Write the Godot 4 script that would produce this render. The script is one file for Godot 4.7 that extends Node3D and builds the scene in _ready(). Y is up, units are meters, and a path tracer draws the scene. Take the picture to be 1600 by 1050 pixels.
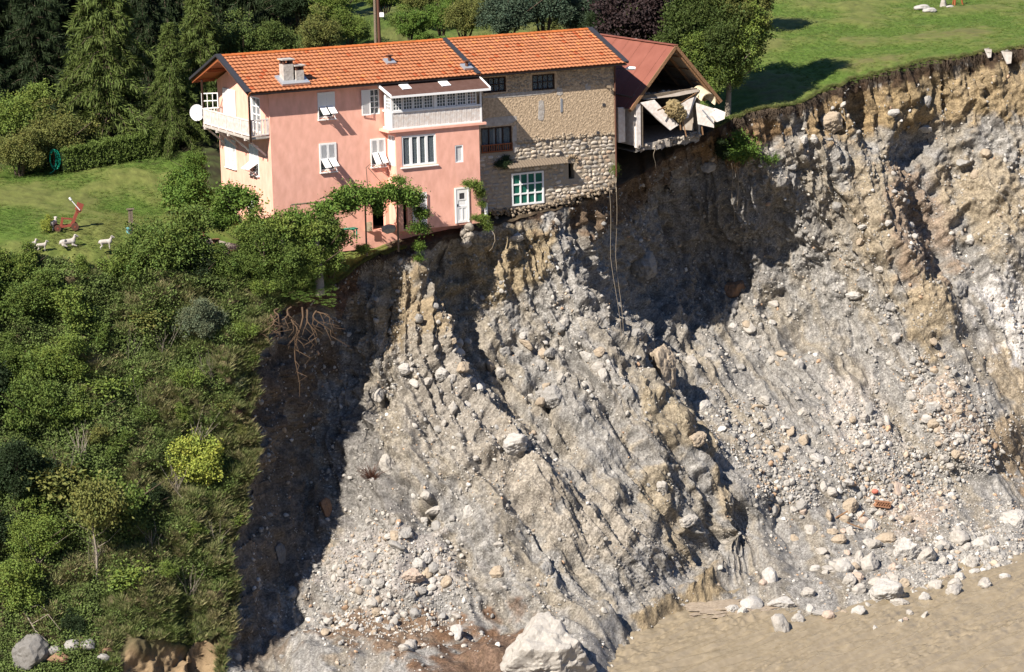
extends Node3D
# A pink house, a stone house and a broken barn on the rim of a washed-out river cliff.

const CLIFF_COLUMNS = [[-10.80, -2.70, 7.50, -13.63, -3.76, 9.30, -14.61, -7.09, 11.30, -14.48, -10.38, 13.00, -15.42, -13.50, 15.00, -15.57, -16.49, 17.30, -15.86, -20.16, 20.50, -15.82, -22.30, 24.03],
[-8.99, -1.85, 3.00, -9.69, -5.28, 2.80, -10.73, -9.01, 3.50, -11.90, -12.52, 5.00, -12.18, -15.59, 8.00, -12.51, -18.29, 11.80, -12.87, -21.06, 16.00, -12.61, -22.30, 27.91],
[-7.34, -1.34, 2.20, -7.54, -5.12, 3.80, -7.97, -8.67, 5.20, -7.60, -11.97, 7.50, -6.46, -15.00, 10.50, -6.82, -17.98, 13.20, -7.12, -20.91, 16.80, -7.01, -22.30, 28.25],
[-5.42, -1.02, 1.20, -4.92, -5.30, 3.20, -4.21, -8.80, 5.00, -2.74, -11.95, 8.00, -1.32, -15.12, 10.50, -0.30, -18.13, 13.20, 0.15, -21.19, 16.50, 0.80, -22.30, 27.37],
[-2.95, -0.69, -0.60, -2.09, -4.95, -0.50, -1.19, -8.17, 1.20, 1.00, -11.91, 5.50, 2.75, -15.26, 9.00, 3.93, -18.00, 11.50, 4.73, -20.68, 13.30, 5.70, -22.30, 19.38],
[0.16, -0.34, -2.80, 1.26, -3.76, -2.20, 2.73, -7.51, -0.80, 4.89, -11.05, 3.00, 6.99, -14.64, 6.00, 8.76, -17.78, 7.50, 9.25, -20.71, 8.20, 9.15, -22.30, 15.51],
[3.75, 0.18, -5.00, 4.07, -2.96, -4.00, 5.16, -6.31, -2.50, 7.70, -10.05, 0.80, 10.31, -13.81, 2.00, 11.77, -17.64, 2.80, 12.50, -20.36, 3.20, 12.29, -22.30, 12.41],
[6.87, 0.77, -8.00, 7.79, -3.06, -11.00, 8.86, -7.17, -12.50, 10.08, -10.08, -9.00, 12.30, -13.64, -3.50, 14.41, -17.00, -0.50, 15.00, -20.12, 1.50, 14.96, -22.30, 14.48],
[11.03, 2.41, -12.50, 11.82, -2.16, -15.20, 12.76, -6.79, -16.80, 13.80, -10.39, -14.00, 16.00, -13.70, -8.50, 18.38, -17.23, -4.00, 19.63, -20.15, -1.00, 19.43, -22.30, 14.34],
[14.86, 4.24, -13.50, 15.76, -0.40, -14.30, 17.10, -5.22, -17.20, 18.26, -9.39, -16.00, 20.23, -13.10, -11.00, 22.36, -17.15, -6.50, 24.06, -20.29, -4.00, 23.84, -22.30, 11.72],
[19.30, 4.88, -16.00, 20.04, 0.67, -15.00, 21.28, -3.85, -16.30, 22.63, -8.41, -15.00, 24.22, -12.68, -12.50, 26.45, -17.05, -9.00, 28.03, -20.40, -7.00, 27.39, -22.30, 8.45],
[22.73, 5.73, -19.00, 23.48, 0.74, -17.00, 24.33, -3.74, -15.30, 25.88, -8.28, -14.00, 27.30, -12.20, -12.00, 29.92, -16.90, -9.80, 31.29, -20.18, -9.00, 30.19, -22.30, 5.73],
[28.69, 6.70, -22.00, 29.25, 1.35, -21.00, 30.14, -2.84, -19.50, 30.85, -7.24, -17.00, 31.75, -11.56, -14.50, 33.43, -16.44, -12.80, 34.41, -20.21, -12.00, 33.06, -22.30, 3.03],
[35.61, 7.26, -24.00, 35.98, 1.94, -22.00, 36.10, -2.61, -20.00, 36.65, -7.12, -18.00, 37.29, -11.24, -16.50, 38.21, -16.26, -15.20, 39.11, -20.21, -14.90, 36.88, -22.30, 0.03],
[43.35, 7.86, -27.00, 43.48, 2.28, -25.00, 43.59, -2.81, -23.00, 44.12, -7.40, -21.00, 44.83, -11.66, -19.80, 46.01, -16.82, -18.60, 46.96, -20.42, -18.40, 43.83, -22.30, -2.16]]
const BLUFF_COLUMNS = [[-40.29, 0.95, 11.00, -40.03, -2.48, 13.00, -39.74, -5.65, 15.00, -39.45, -8.77, 17.00, -39.15, -11.81, 19.00, -38.85, -14.79, 21.00, -38.48, -18.59, 23.50, -38.25, -20.88, 25.00],
[-33.21, 0.65, 10.80, -33.04, -2.72, 12.60, -32.82, -5.90, 14.60, -32.59, -9.03, 16.60, -32.36, -12.08, 18.60, -32.13, -15.07, 20.60, -31.81, -18.85, 23.20, -31.64, -21.15, 24.70],
[-27.17, 0.26, 10.60, -27.08, -2.93, 12.20, -26.91, -6.13, 14.20, -26.73, -9.24, 16.30, -26.60, -12.27, 18.40, -26.50, -15.23, 20.50, -26.41, -18.97, 23.20, -26.30, -21.31, 24.60],
[-22.61, -0.78, 10.30, -22.44, -3.12, 11.80, -22.32, -6.33, 13.80, -22.18, -9.45, 15.90, -22.27, -12.48, 18.00, -22.27, -15.42, 20.20, -22.39, -19.13, 23.00, -22.31, -21.48, 24.40],
[-17.66, -1.17, 9.60, -17.97, -3.39, 11.00, -18.27, -6.65, 12.80, -18.25, -9.82, 14.80, -18.43, -12.89, 16.90, -18.57, -15.82, 19.20, -18.78, -19.50, 22.20, -18.83, -21.71, 24.00],
[-10.80, -2.70, 7.50, -13.63, -3.76, 9.30, -14.61, -7.09, 11.30, -14.48, -10.38, 13.00, -15.42, -13.50, 15.00, -15.57, -16.49, 17.30, -15.86, -20.16, 20.50, -15.82, -22.30, 24.03]]
const GROUND_ROWS = [
[22.9, 22.7, 22.5, 22.4, 22.3, 22.3, 22.4, 22.6, 22.9, 23.2, 23.6, 24.0, 24.2, 24.2, 24.0, 23.6, 23.2, 22.8, 22.5, 22.2, 22.2, 22.3, 22.5, 22.9, 23.3, 23.7],
[21.3, 21.0, 20.8, 20.7, 20.5, 20.5, 20.5, 20.7, 20.9, 21.3, 21.7, 22.1, 22.4, 22.4, 22.2, 21.8, 21.4, 21.0, 20.7, 20.5, 20.4, 20.6, 20.9, 21.3, 21.8, 22.3],
[19.7, 19.5, 19.2, 19.0, 18.8, 18.7, 18.6, 18.7, 18.9, 19.2, 19.6, 20.0, 20.3, 20.4, 20.2, 19.9, 19.5, 19.2, 19.0, 18.8, 18.8, 19.1, 19.4, 19.9, 20.4, 21.0],
[18.2, 17.9, 17.6, 17.3, 17.1, 16.9, 16.8, 16.8, 16.9, 17.1, 17.4, 17.8, 18.0, 18.1, 18.1, 17.9, 17.7, 17.4, 17.3, 17.2, 17.3, 17.6, 18.1, 18.6, 19.1, 19.7],
[16.8, 16.5, 16.1, 15.8, 15.5, 15.2, 15.0, 14.9, 14.9, 15.0, 15.2, 15.5, 15.8, 15.9, 16.0, 15.9, 15.8, 15.7, 15.7, 15.7, 15.9, 16.3, 16.8, 17.4, 18.0, 18.5],
[15.4, 15.1, 14.7, 14.3, 14.0, 13.6, 13.3, 13.1, 12.9, 12.9, 13.1, 13.4, 13.7, 13.9, 14.0, 14.1, 14.1, 14.0, 14.1, 14.3, 14.6, 15.0, 15.6, 16.2, 16.8, 17.4],
[14.1, 13.8, 13.4, 13.0, 12.6, 12.2, 11.8, 11.4, 11.2, 11.1, 11.2, 11.5, 11.8, 12.1, 12.3, 12.4, 12.5, 12.5, 12.6, 12.9, 13.3, 13.9, 14.5, 15.2, 15.8, 16.4],
[12.8, 12.5, 12.1, 11.7, 11.3, 10.8, 10.4, 10.0, 9.7, 9.5, 9.7, 10.1, 10.3, 10.6, 10.8, 11.0, 11.1, 11.1, 11.2, 11.5, 12.1, 12.7, 13.5, 14.2, 14.9, 15.5],
[11.6, 11.3, 11.0, 10.5, 10.1, 9.7, 9.2, 8.9, 8.6, 8.5, 8.8, 9.2, 9.3, 9.4, 9.7, 9.9, 10.0, 9.9, 10.0, 10.3, 11.0, 11.7, 12.5, 13.3, 14.0, 14.5],
[10.5, 10.2, 9.8, 9.4, 9.0, 8.6, 8.2, 7.9, 7.8, 7.9, 8.3, 8.9, 9.0, 8.8, 8.9, 9.1, 9.1, 8.9, 8.9, 9.3, 10.0, 10.8, 11.7, 12.4, 13.1, 13.6],
[9.3, 9.1, 8.8, 8.4, 8.0, 7.6, 7.2, 7.0, 6.8, 7.0, 7.7, 8.6, 8.6, 8.3, 8.1, 8.2, 8.2, 8.3, 8.4, 8.7, 9.3, 10.0, 10.8, 11.5, 12.1, 12.5],
[8.1, 7.9, 7.7, 7.3, 7.0, 6.6, 6.2, 5.9, 5.7, 5.9, 6.5, 7.3, 7.4, 7.2, 7.1, 7.3, 7.5, 7.9, 8.2, 8.3, 8.7, 9.2, 9.8, 10.4, 10.9, 11.3],
[6.9, 6.7, 6.5, 6.3, 6.0, 5.7, 5.3, 4.9, 4.7, 4.8, 5.3, 5.6, 5.6, 5.5, 5.7, 6.3, 6.9, 7.3, 7.6, 7.7, 7.9, 8.3, 8.7, 9.2, 9.6, 9.9],
[5.6, 5.5, 5.4, 5.2, 5.0, 4.8, 4.5, 4.1, 3.8, 4.0, 4.3, 3.8, 3.5, 3.3, 4.0, 4.9, 5.6, 6.0, 6.3, 6.5, 6.7, 7.0, 7.4, 7.8, 8.1, 8.4],
[4.3, 4.2, 4.2, 4.1, 4.0, 3.9, 3.7, 3.3, 2.7, 2.8, 3.1, 1.4, 1.1, 0.9, 1.4, 2.9, 3.6, 4.1, 4.5, 4.9, 5.2, 5.5, 5.8, 6.2, 6.5, 6.8],
[2.8, 2.8, 2.9, 2.9, 2.9, 2.9, 2.8, 2.6, 2.2, 1.9, 1.1, -0.4, -0.8, -1.1, -0.7, 0.3, 1.2, 1.9, 2.4, 2.9, 3.3, 3.7, 4.1, 4.4, 4.8, 5.1],
[1.4, 1.4, 1.4, 1.5, 1.5, 1.6, 1.6, 1.6, 1.5, 1.2, 0.5, -2.2, -3.6, -3.7, -3.2, -2.3, -1.4, -0.5, 0.2, 0.7, 1.3, 1.7, 2.2, 2.5, 2.9, 3.2],
[-0.2, -0.2, -0.2, -0.1, -0.1, -0.1, -0.1, -0.3, -0.8, -2.0, -4.0, -5.7, -6.6, -6.3, -5.7, -4.8, -3.9, -3.0, -2.2, -1.5, -0.9, -0.4, 0.1, 0.6, 1.0, 1.3],
[-1.9, -1.9, -1.9, -1.9, -1.9, -2.0, -2.3, -2.7, -3.6, -5.0, -6.8, -8.1, -8.7, -8.6, -8.0, -7.2, -6.3, -5.4, -4.5, -3.8, -3.1, -2.5, -2.0, -1.5, -1.0, -0.6],
[-3.6, -3.7, -3.7, -3.8, -4.0, -4.2, -4.6, -5.3, -6.3, -7.6, -9.0, -10.1, -10.6, -10.5, -10.1, -9.4, -8.5, -7.7, -6.8, -6.0, -5.3, -4.7, -4.1, -3.5, -3.1, -2.6]]

const RIVER_Y := -21.5
const HOUSE_AT := Vector3(-2.85, 0, 0)      # foot of the white door
const HOUSE_TURN := 0.4887                  # 28 degrees

var M := {}
var used := {}
var fine := FastNoiseLite.new()
var wide := FastNoiseLite.new()
var cells := FastNoiseLite.new()

class Shape:
	var v := PackedVector3Array()
	var n := PackedVector3Array()
	var c := PackedColorArray()
	var xf := Transform3D()
	var tint := Color.WHITE
	func tri(a: Vector3, b: Vector3, d: Vector3) -> void:
		a = xf * a; b = xf * b; d = xf * d
		var m := (b - a).cross(d - a).normalized()
		v.append(a); v.append(d); v.append(b)
		n.append(m); n.append(m); n.append(m)
		c.append(tint); c.append(tint); c.append(tint)
	func quad(a: Vector3, b: Vector3, d: Vector3, e: Vector3) -> void:
		tri(a, b, d); tri(a, d, e)
	func smooth_quad(p: Array, m: Array) -> void:
		for k in [0, 2, 1, 0, 3, 2]:
			v.append(xf * (p[k] as Vector3)); n.append(xf.basis * (m[k] as Vector3)); c.append(tint)
	func box(at: Vector3, size: Vector3, b := Basis()) -> void:
		var h := size / 2
		var p := []
		for i in 8:
			p.append(at + b * Vector3(h.x if i & 1 else -h.x, h.y if i & 2 else -h.y, h.z if i & 4 else -h.z))
		quad(p[4], p[5], p[7], p[6]); quad(p[1], p[0], p[2], p[3]); quad(p[5], p[1], p[3], p[7])
		quad(p[0], p[4], p[6], p[2]); quad(p[6], p[7], p[3], p[2]); quad(p[0], p[1], p[5], p[4])
	func span(u0: float, u1: float, y0: float, y1: float, z0: float, z1: float) -> void:
		box(Vector3((u0 + u1) / 2, (y0 + y1) / 2, (z0 + z1) / 2), Vector3(absf(u1 - u0), absf(y1 - y0), absf(z1 - z0)))
	func bar(a: Vector3, b: Vector3, w: float, h: float, up := Vector3.UP) -> void:
		var d := b - a
		if absf(d.normalized().dot(up)) > 0.98: up = Vector3.RIGHT
		var x := d.normalized()
		var z := x.cross(up).normalized()
		box((a + b) / 2, Vector3(d.length(), h, w), Basis(x, z.cross(x), z))
	func tube(p: Array, r: Array, sides := 6) -> void:
		var rings := []
		var side := Vector3.RIGHT
		for i in p.size():
			var d: Vector3 = (p[mini(i + 1, p.size() - 1)] - p[maxi(i - 1, 0)]).normalized()
			if absf(d.dot(side)) > 0.9: side = Vector3.BACK if absf(d.z) < 0.8 else Vector3.UP
			var x := (side - d * d.dot(side)).normalized()
			var y := d.cross(x)
			side = x
			var ring := []
			for k in sides:
				var a := TAU * k / sides
				ring.append([p[i] + (x * cos(a) + y * sin(a)) * r[i], x * cos(a) + y * sin(a)])
			rings.append(ring)
		for i in p.size() - 1:
			for k in sides:
				var a = rings[i][k]; var b = rings[i][(k + 1) % sides]; var d = rings[i + 1][(k + 1) % sides]; var e = rings[i + 1][k]
				smooth_quad([a[0], b[0], d[0], e[0]], [a[1], b[1], d[1], e[1]])
		for k in range(1, sides - 1):
			tri(rings[0][0][0], rings[0][k + 1][0], rings[0][k][0])
			var q = rings[p.size() - 1]
			tri(q[0][0], q[k][0], q[k + 1][0])
	func leaf(at: Vector3, along: Vector3, across: Vector3) -> void:
		# a kite of two faces folded along its rib
		var m := along.cross(across).normalized()
		var b := at + along * 0.45
		var tip := at + along
		var l := b + across * 0.5 + m * across.length() * 0.18
		var r := b - across * 0.5 + m * across.length() * 0.18
		v.append(at); v.append(tip); v.append(l); v.append(at); v.append(r); v.append(tip)
		var ml := (l - at).cross(tip - at).normalized()
		var mr := (tip - at).cross(r - at).normalized()
		n.append(ml); n.append(ml); n.append(ml); n.append(mr); n.append(mr); n.append(mr)
		for k in 6: c.append(tint)
	func mesh() -> ArrayMesh:
		var a := []
		a.resize(Mesh.ARRAY_MAX)
		a[Mesh.ARRAY_VERTEX] = v; a[Mesh.ARRAY_NORMAL] = n; a[Mesh.ARRAY_COLOR] = c
		var m := ArrayMesh.new()
		m.add_surface_from_arrays(Mesh.PRIMITIVE_TRIANGLES, a)
		return m

func numbered(called: String) -> String:
	var k: int = used.get(called, 0)
	used[called] = k + 1
	return called if k == 0 else "%s_%03d" % [called, k]

func tag(o: Node3D, label: String, category: String, group := "", kind := "") -> Node3D:
	if label: o.set_meta("label", label)
	if category: o.set_meta("category", category)
	if group: o.set_meta("group", group)
	if kind: o.set_meta("kind", kind)
	return o

func thing(called: String, label: String, category: String, at := Vector3.ZERO, turn := 0.0, group := "") -> Node3D:
	var o := Node3D.new()
	o.name = numbered(called)
	add_child(o)
	o.position = at
	o.rotation.y = turn
	return tag(o, label, category, group)

func mesh_node(called: String, m: Mesh, mat: Material, parent: Node = null) -> MeshInstance3D:
	var o := MeshInstance3D.new()
	o.mesh = m
	o.material_override = mat
	if parent == null:
		o.name = numbered(called)
		add_child(o)
	else:
		o.name = called
		parent.add_child(o, true)
	return o

func part(parent: Node, called: String, s: Shape, mat: Material) -> MeshInstance3D:
	return mesh_node(called, s.mesh(), mat, parent)

func copy_thing(o: Node3D, label: String, at: Vector3, turn := 0.0, size := 1.0, group := "") -> Node3D:
	var d: Node3D = o.duplicate()
	d.name = numbered(String(o.name).rstrip("_0123456789"))
	add_child(d)
	d.position = at
	d.rotation = Vector3(0, turn, 0)
	d.scale = Vector3.ONE * size
	if label: d.set_meta("label", label)
	if group: d.set_meta("group", group)
	return d

func lin(r: float, g: float, b: float) -> Color:
	return Color(r, g, b).linear_to_srgb()

func noise_picture(freq: float, lo: Color, hi: Color, size := 512, kind := FastNoiseLite.TYPE_SIMPLEX_SMOOTH, octaves := 4, seed_ := 1) -> ImageTexture:
	var f := FastNoiseLite.new()
	f.noise_type = kind; f.frequency = freq; f.fractal_octaves = octaves; f.seed = seed_
	if kind == FastNoiseLite.TYPE_CELLULAR:
		f.cellular_return_type = FastNoiseLite.RETURN_CELL_VALUE; f.fractal_type = FastNoiseLite.FRACTAL_NONE
	var g := f.get_seamless_image(size, size, false, false, 0.12, true)
	var d := g.get_data()
	var out := PackedByteArray()
	out.resize(size * size * 3)
	for i in size * size:
		var k := d[i] / 255.0
		out[i * 3] = int(255 * lerpf(lo.r, hi.r, k)); out[i * 3 + 1] = int(255 * lerpf(lo.g, hi.g, k)); out[i * 3 + 2] = int(255 * lerpf(lo.b, hi.b, k))
	return ImageTexture.create_from_image(Image.create_from_data(size, size, false, Image.FORMAT_RGB8, out))

func relief(freq: float, strength: float, size := 512, kind := FastNoiseLite.TYPE_SIMPLEX_SMOOTH, octaves := 4, seed_ := 5) -> ImageTexture:
	var f := FastNoiseLite.new()
	f.noise_type = kind; f.frequency = freq; f.fractal_octaves = octaves; f.seed = seed_
	if kind == FastNoiseLite.TYPE_CELLULAR:
		f.cellular_return_type = FastNoiseLite.RETURN_DISTANCE
	var g := f.get_seamless_image(size, size, false, false, 0.12, true)
	g.convert(Image.FORMAT_RGBA8)
	g.bump_map_to_normal_map(strength)
	return ImageTexture.create_from_image(g)

func mat(called: String, color: Color, rough := 0.9, vertex := false) -> StandardMaterial3D:
	var m := StandardMaterial3D.new()
	m.resource_name = called
	m.albedo_color = color
	m.roughness = rough
	m.vertex_color_use_as_albedo = vertex
	m.metallic_specular = 0.35
	M[called] = m
	return m

func textured(m: StandardMaterial3D, albedo: Texture2D, normal: Texture2D, scale: float, depth := 1.0, world := true) -> StandardMaterial3D:
	m.albedo_texture = albedo
	if normal:
		m.normal_enabled = true; m.normal_texture = normal; m.normal_scale = depth
	m.uv1_triplanar = true
	m.uv1_world_triplanar = world
	m.uv1_scale = Vector3.ONE * scale
	return m

func make_materials() -> void:
	var rough_n := relief(0.02, 6.0)
	var grit_n := relief(0.05, 10.0, 512, FastNoiseLite.TYPE_CELLULAR, 2)
	var mottle := noise_picture(0.012, Color(0.82, 0.80, 0.78), Color(1, 1, 1), 512, FastNoiseLite.TYPE_SIMPLEX_SMOOTH, 5)
	var grit := noise_picture(0.05, Color(0.62, 0.61, 0.6), Color(1, 1, 1), 512, FastNoiseLite.TYPE_CELLULAR, 1, 3)
	var grain := noise_picture(0.09, Color(0.66, 0.64, 0.6), Color(1, 1, 1), 512, FastNoiseLite.TYPE_SIMPLEX, 3, 8)
	var stain := noise_picture(0.008, Color(0.86, 0.80, 0.76), Color(1, 1, 1), 512, FastNoiseLite.TYPE_SIMPLEX_SMOOTH, 6, 21)
	textured(mat("cliff", Color.WHITE, 0.95, true), grit, grit_n, 0.55, 0.9)
	textured(mat("bank_soil", Color.WHITE, 0.95, true), grain, rough_n, 0.5, 0.6)
	textured(mat("turf", Color.WHITE, 0.95, true), grain, rough_n, 0.35, 0.5)
	textured(mat("rock", Color.WHITE, 0.9, true), mottle, rough_n, 0.9, 0.7)
	textured(mat("pebble", Color.WHITE, 0.9, true), null, null, 1.0)
	textured(mat("pink_plaster", lin(0.90, 0.49, 0.38), 0.92), noise_picture(0.011, Color(0.905, 0.885, 0.87), Color(1, 1, 1), 1024, FastNoiseLite.TYPE_SIMPLEX_SMOOTH, 6, 21), rough_n, 0.12, 0.05, false)
	M.pink_plaster.uv1_scale = Vector3(0.16, 0.075, 0.16)
	textured(mat("tan_render", lin(0.66, 0.51, 0.345), 0.95), noise_picture(0.03, Color(0.70, 0.69, 0.68), Color(1, 1, 1), 512, FastNoiseLite.TYPE_SIMPLEX_SMOOTH, 5, 31), grit_n, 0.3, 0.35, false)
	textured(mat("grey_cement", lin(0.50, 0.47, 0.43), 0.95), mottle, rough_n, 0.5, 0.5, false)
	textured(mat("mortar", lin(0.50, 0.43, 0.34), 0.95), grain, grit_n, 0.7, 0.6, false)
	mat("tile", Color.WHITE, 0.85, true)
	textured(M.tile, mottle, null, 0.6)
	mat("white_paint", lin(0.80, 0.80, 0.79), 0.6)
	textured(mat("worn_white", lin(0.78, 0.77, 0.75), 0.75), stain, null, 0.8)
	mat("black_metal", lin(0.035, 0.035, 0.04), 0.55)
	textured(mat("dark_wood", lin(0.055, 0.028, 0.018), 0.7), grain, null, 0.8)
	textured(mat("red_wood", lin(0.40, 0.13, 0.05), 0.7), grain, null, 0.6)
	textured(mat("timber", lin(0.34, 0.20, 0.11), 0.85), grain, rough_n, 0.7)
	textured(mat("old_timber", lin(0.26, 0.21, 0.16), 0.9), grain, rough_n, 0.7)
	textured(mat("brown_sheet", lin(0.115, 0.065, 0.052), 0.8), stain, rough_n, 0.5, 0.3)
	textured(mat("red_sheet", lin(0.26, 0.098, 0.07), 0.75), noise_picture(0.01, Color(0.84, 0.80, 0.78), Color(1, 1, 1), 512, FastNoiseLite.TYPE_SIMPLEX_SMOOTH, 6, 77), rough_n, 0.16, 0.2)
	textured(mat("grey_sheet", lin(0.36, 0.33, 0.29), 0.8), stain, null, 0.5)
	mat("zinc", lin(0.42, 0.44, 0.47), 0.45).metallic = 0.5
	mat("green_panel", lin(0.012, 0.11, 0.075), 0.5)
	mat("curtain", lin(0.55, 0.55, 0.54), 0.9)
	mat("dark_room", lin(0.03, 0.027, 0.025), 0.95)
	var g := mat("glass", Color(0.55, 0.6, 0.62, 0.25), 0.05)
	g.transparency = BaseMaterial3D.TRANSPARENCY_ALPHA
	mat("dish", lin(0.82, 0.82, 0.82), 0.5)
	mat("leaf", Color.WHITE, 0.7, true)
	M.leaf.backlight_enabled = true
	M.leaf.backlight = lin(0.06, 0.09, 0.02)
	textured(mat("bark", lin(0.13, 0.10, 0.075), 0.95), grain, rough_n, 1.2, 1.0)
	textured(mat("pale_bark", lin(0.36, 0.32, 0.27), 0.95), grain, rough_n, 1.2, 1.0)
	textured(mat("root", lin(0.15, 0.10, 0.065), 0.9), grain, null, 1.5)
	mat("rope", lin(0.24, 0.20, 0.15), 0.9)
	mat("hose", lin(0.01, 0.30, 0.20), 0.4)
	mat("red_metal", lin(0.24, 0.06, 0.04), 0.6)
	mat("rust", lin(0.10, 0.045, 0.03), 0.8)
	mat("white_plastic", lin(0.78, 0.78, 0.77), 0.45)
	textured(mat("statue", lin(0.44, 0.43, 0.40), 0.8), stain, rough_n, 1.5, 0.4)
	mat("red_plastic", lin(0.42, 0.13, 0.09), 0.5)
	textured(mat("insulation", lin(0.36, 0.25, 0.14), 1.0), grain, grit_n, 2.5, 1.0)
	textured(mat("plasterboard", lin(0.72, 0.71, 0.68), 0.9), stain, rough_n, 0.9, 0.3)
	textured(mat("cream_sheet", lin(0.62, 0.56, 0.40), 0.8), stain, null, 1.0)
	textured(mat("straw", lin(0.38, 0.30, 0.16), 1.0), grain, grit_n, 2.0, 1.0)
	textured(mat("muddy_water", lin(0.30, 0.248, 0.172), 0.14, false), noise_picture(0.01, Color(0.86, 0.85, 0.83), Color(1, 1, 1), 512, FastNoiseLite.TYPE_SIMPLEX_SMOOTH, 4, 61), relief(0.03, 4.0, 512, FastNoiseLite.TYPE_SIMPLEX_SMOOTH, 3, 62), 0.3, 0.25)
	textured(mat("bank_mud", lin(0.36, 0.30, 0.23), 0.6), mottle, rough_n, 0.6, 0.3)
	mat("terracotta", lin(0.30, 0.15, 0.085), 0.85)
	mat("blue_pot", lin(0.12, 0.32, 0.36), 0.5)
	mat("black_patch", lin(0.05, 0.05, 0.055), 0.7)
	textured(mat("paving", lin(0.38, 0.35, 0.30), 0.95), mottle, rough_n, 0.6, 0.5)
	textured(mat("concrete", lin(0.40, 0.37, 0.33), 0.95), mottle, grit_n, 0.6, 0.6)

func _ready() -> void:
	# camera
	var cam := Camera3D.new()
	add_child(cam)
	cam.transform = Transform3D(Basis(Vector3(0.99975801, -0.02150787, 0.00461882), Vector3(0.02199823, 0.97747272, -0.20991227), Vector3(0, 0.20996308, 0.97770932)), Vector3(0, 25.568, 152))
	cam.fov = 14.955
	cam.near = 1.0
	cam.far = 900.0
	cam.current = true
	# sky and exposure
	var env := Environment.new()
	var sky := Sky.new()
	var air := ProceduralSkyMaterial.new()
	air.sky_top_color = Color(0.30, 0.42, 0.62)
	air.sky_horizon_color = Color(0.66, 0.72, 0.78)
	air.sky_curve = 0.12
	air.ground_bottom_color = Color(0.20, 0.20, 0.17)
	air.ground_horizon_color = Color(0.35, 0.38, 0.36)
	air.sun_angle_max = 1.0
	air.energy_multiplier = 0.62
	sky.sky_material = air
	env.background_mode = Environment.BG_SKY
	env.sky = sky
	env.tonemap_mode = Environment.TONE_MAPPER_LINEAR
	env.tonemap_exposure = 1.95
	env.sdfgi_enabled = true
	env.ssao_enabled = true
	env.ssil_enabled = true
	var we := WorldEnvironment.new()
	we.environment = env
	add_child(we)
	# sun: from behind the camera's left shoulder
	var sun := DirectionalLight3D.new()
	add_child(sun)
	sun.basis = Basis.looking_at(Vector3(1.78, -2.6, -2.19).normalized())
	sun.light_energy = 1.6
	sun.light_color = Color(1.0, 0.965, 0.92)
	sun.light_angular_distance = 0.5
	sun.shadow_enabled = true
	fine.noise_type = FastNoiseLite.TYPE_SIMPLEX_SMOOTH; fine.frequency = 1.0; fine.fractal_type = FastNoiseLite.FRACTAL_NONE; fine.seed = 3
	wide.noise_type = FastNoiseLite.TYPE_SIMPLEX_SMOOTH; wide.frequency = 1.0; wide.fractal_octaves = 4; wide.seed = 9
	cells.noise_type = FastNoiseLite.TYPE_CELLULAR; cells.frequency = 1.0; cells.fractal_type = FastNoiseLite.FRACTAL_NONE; cells.cellular_return_type = FastNoiseLite.RETURN_DISTANCE; cells.seed = 4
	make_materials()
	build_terrain()
	build_pink_house()
	build_stone_house()
	build_barn()
	build_plants()
	build_stones()
	build_garden()
	build_details()

const CLIFF_S := 800
const CLIFF_T := 460
const BLUFF_S := 220
const BLUFF_T := 240
var cliff_p := PackedVector3Array()
var cliff_n := PackedVector3Array()
var bluff_p := PackedVector3Array()
var bluff_n := PackedVector3Array()

func knots(rows: Array) -> Array:
	var out := []
	for r in rows:
		var a := PackedVector3Array()
		for k in r.size() / 3:
			a.append(Vector3(r[k * 3], r[k * 3 + 1], r[k * 3 + 2]))
		out.append(a)
	return out

func curve(a: Vector3, b: Vector3, c: Vector3, d: Vector3, t: float) -> Vector3:
	return 0.5 * (2.0 * b + (c - a) * t + (2.0 * a - 5.0 * b + 4.0 * c - d) * t * t + (3.0 * b - a - 3.0 * c + d) * t * t * t)

func column_at(w: Array, s: float) -> PackedVector3Array:
	var i := clampi(int(s), 0, w.size() - 2)
	var f := s - i
	var out := PackedVector3Array()
	for j in 8:
		out.append(curve(w[maxi(i - 1, 0)][j], w[i][j], w[i + 1][j], w[mini(i + 2, w.size() - 1)][j], f))
	return out

func on_column(c: PackedVector3Array, t: float) -> Vector3:
	var j := clampi(int(t), 0, 6)
	return curve(c[maxi(j - 1, 0)], c[j], c[j + 1], c[mini(j + 2, 7)], t - j)

func grid_normals(p: PackedVector3Array, w: int, h: int) -> PackedVector3Array:
	var n := PackedVector3Array()
	n.resize(w * h)
	for i in w:
		for j in h:
			var a := p[mini(i + 1, w - 1) * h + j] - p[maxi(i - 1, 0) * h + j]
			var b := p[i * h + mini(j + 1, h - 1)] - p[i * h + maxi(j - 1, 0)]
			n[i * h + j] = b.cross(a).normalized()
	return n

func grid_mesh(p: PackedVector3Array, n: PackedVector3Array, c: PackedColorArray, w: int, h: int, flip := false) -> ArrayMesh:
	var ix := PackedInt32Array()
	ix.resize((w - 1) * (h - 1) * 6)
	var k := 0
	for i in w - 1:
		for j in h - 1:
			var a := i * h + j
			ix[k] = a; ix[k + 1] = a + h; ix[k + 2] = a + 1
			ix[k + 3] = a + 1; ix[k + 4] = a + h; ix[k + 5] = a + h + 1
			if flip: ix[k + 1] = a + 1; ix[k + 2] = a + h; ix[k + 4] = a + h + 1; ix[k + 5] = a + h
			k += 6
	var arr := []
	arr.resize(Mesh.ARRAY_MAX)
	arr[Mesh.ARRAY_VERTEX] = p; arr[Mesh.ARRAY_NORMAL] = n; arr[Mesh.ARRAY_COLOR] = c; arr[Mesh.ARRAY_INDEX] = ix
	var m := ArrayMesh.new()
	m.add_surface_from_arrays(Mesh.PRIMITIVE_TRIANGLES, arr)
	return m

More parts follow.
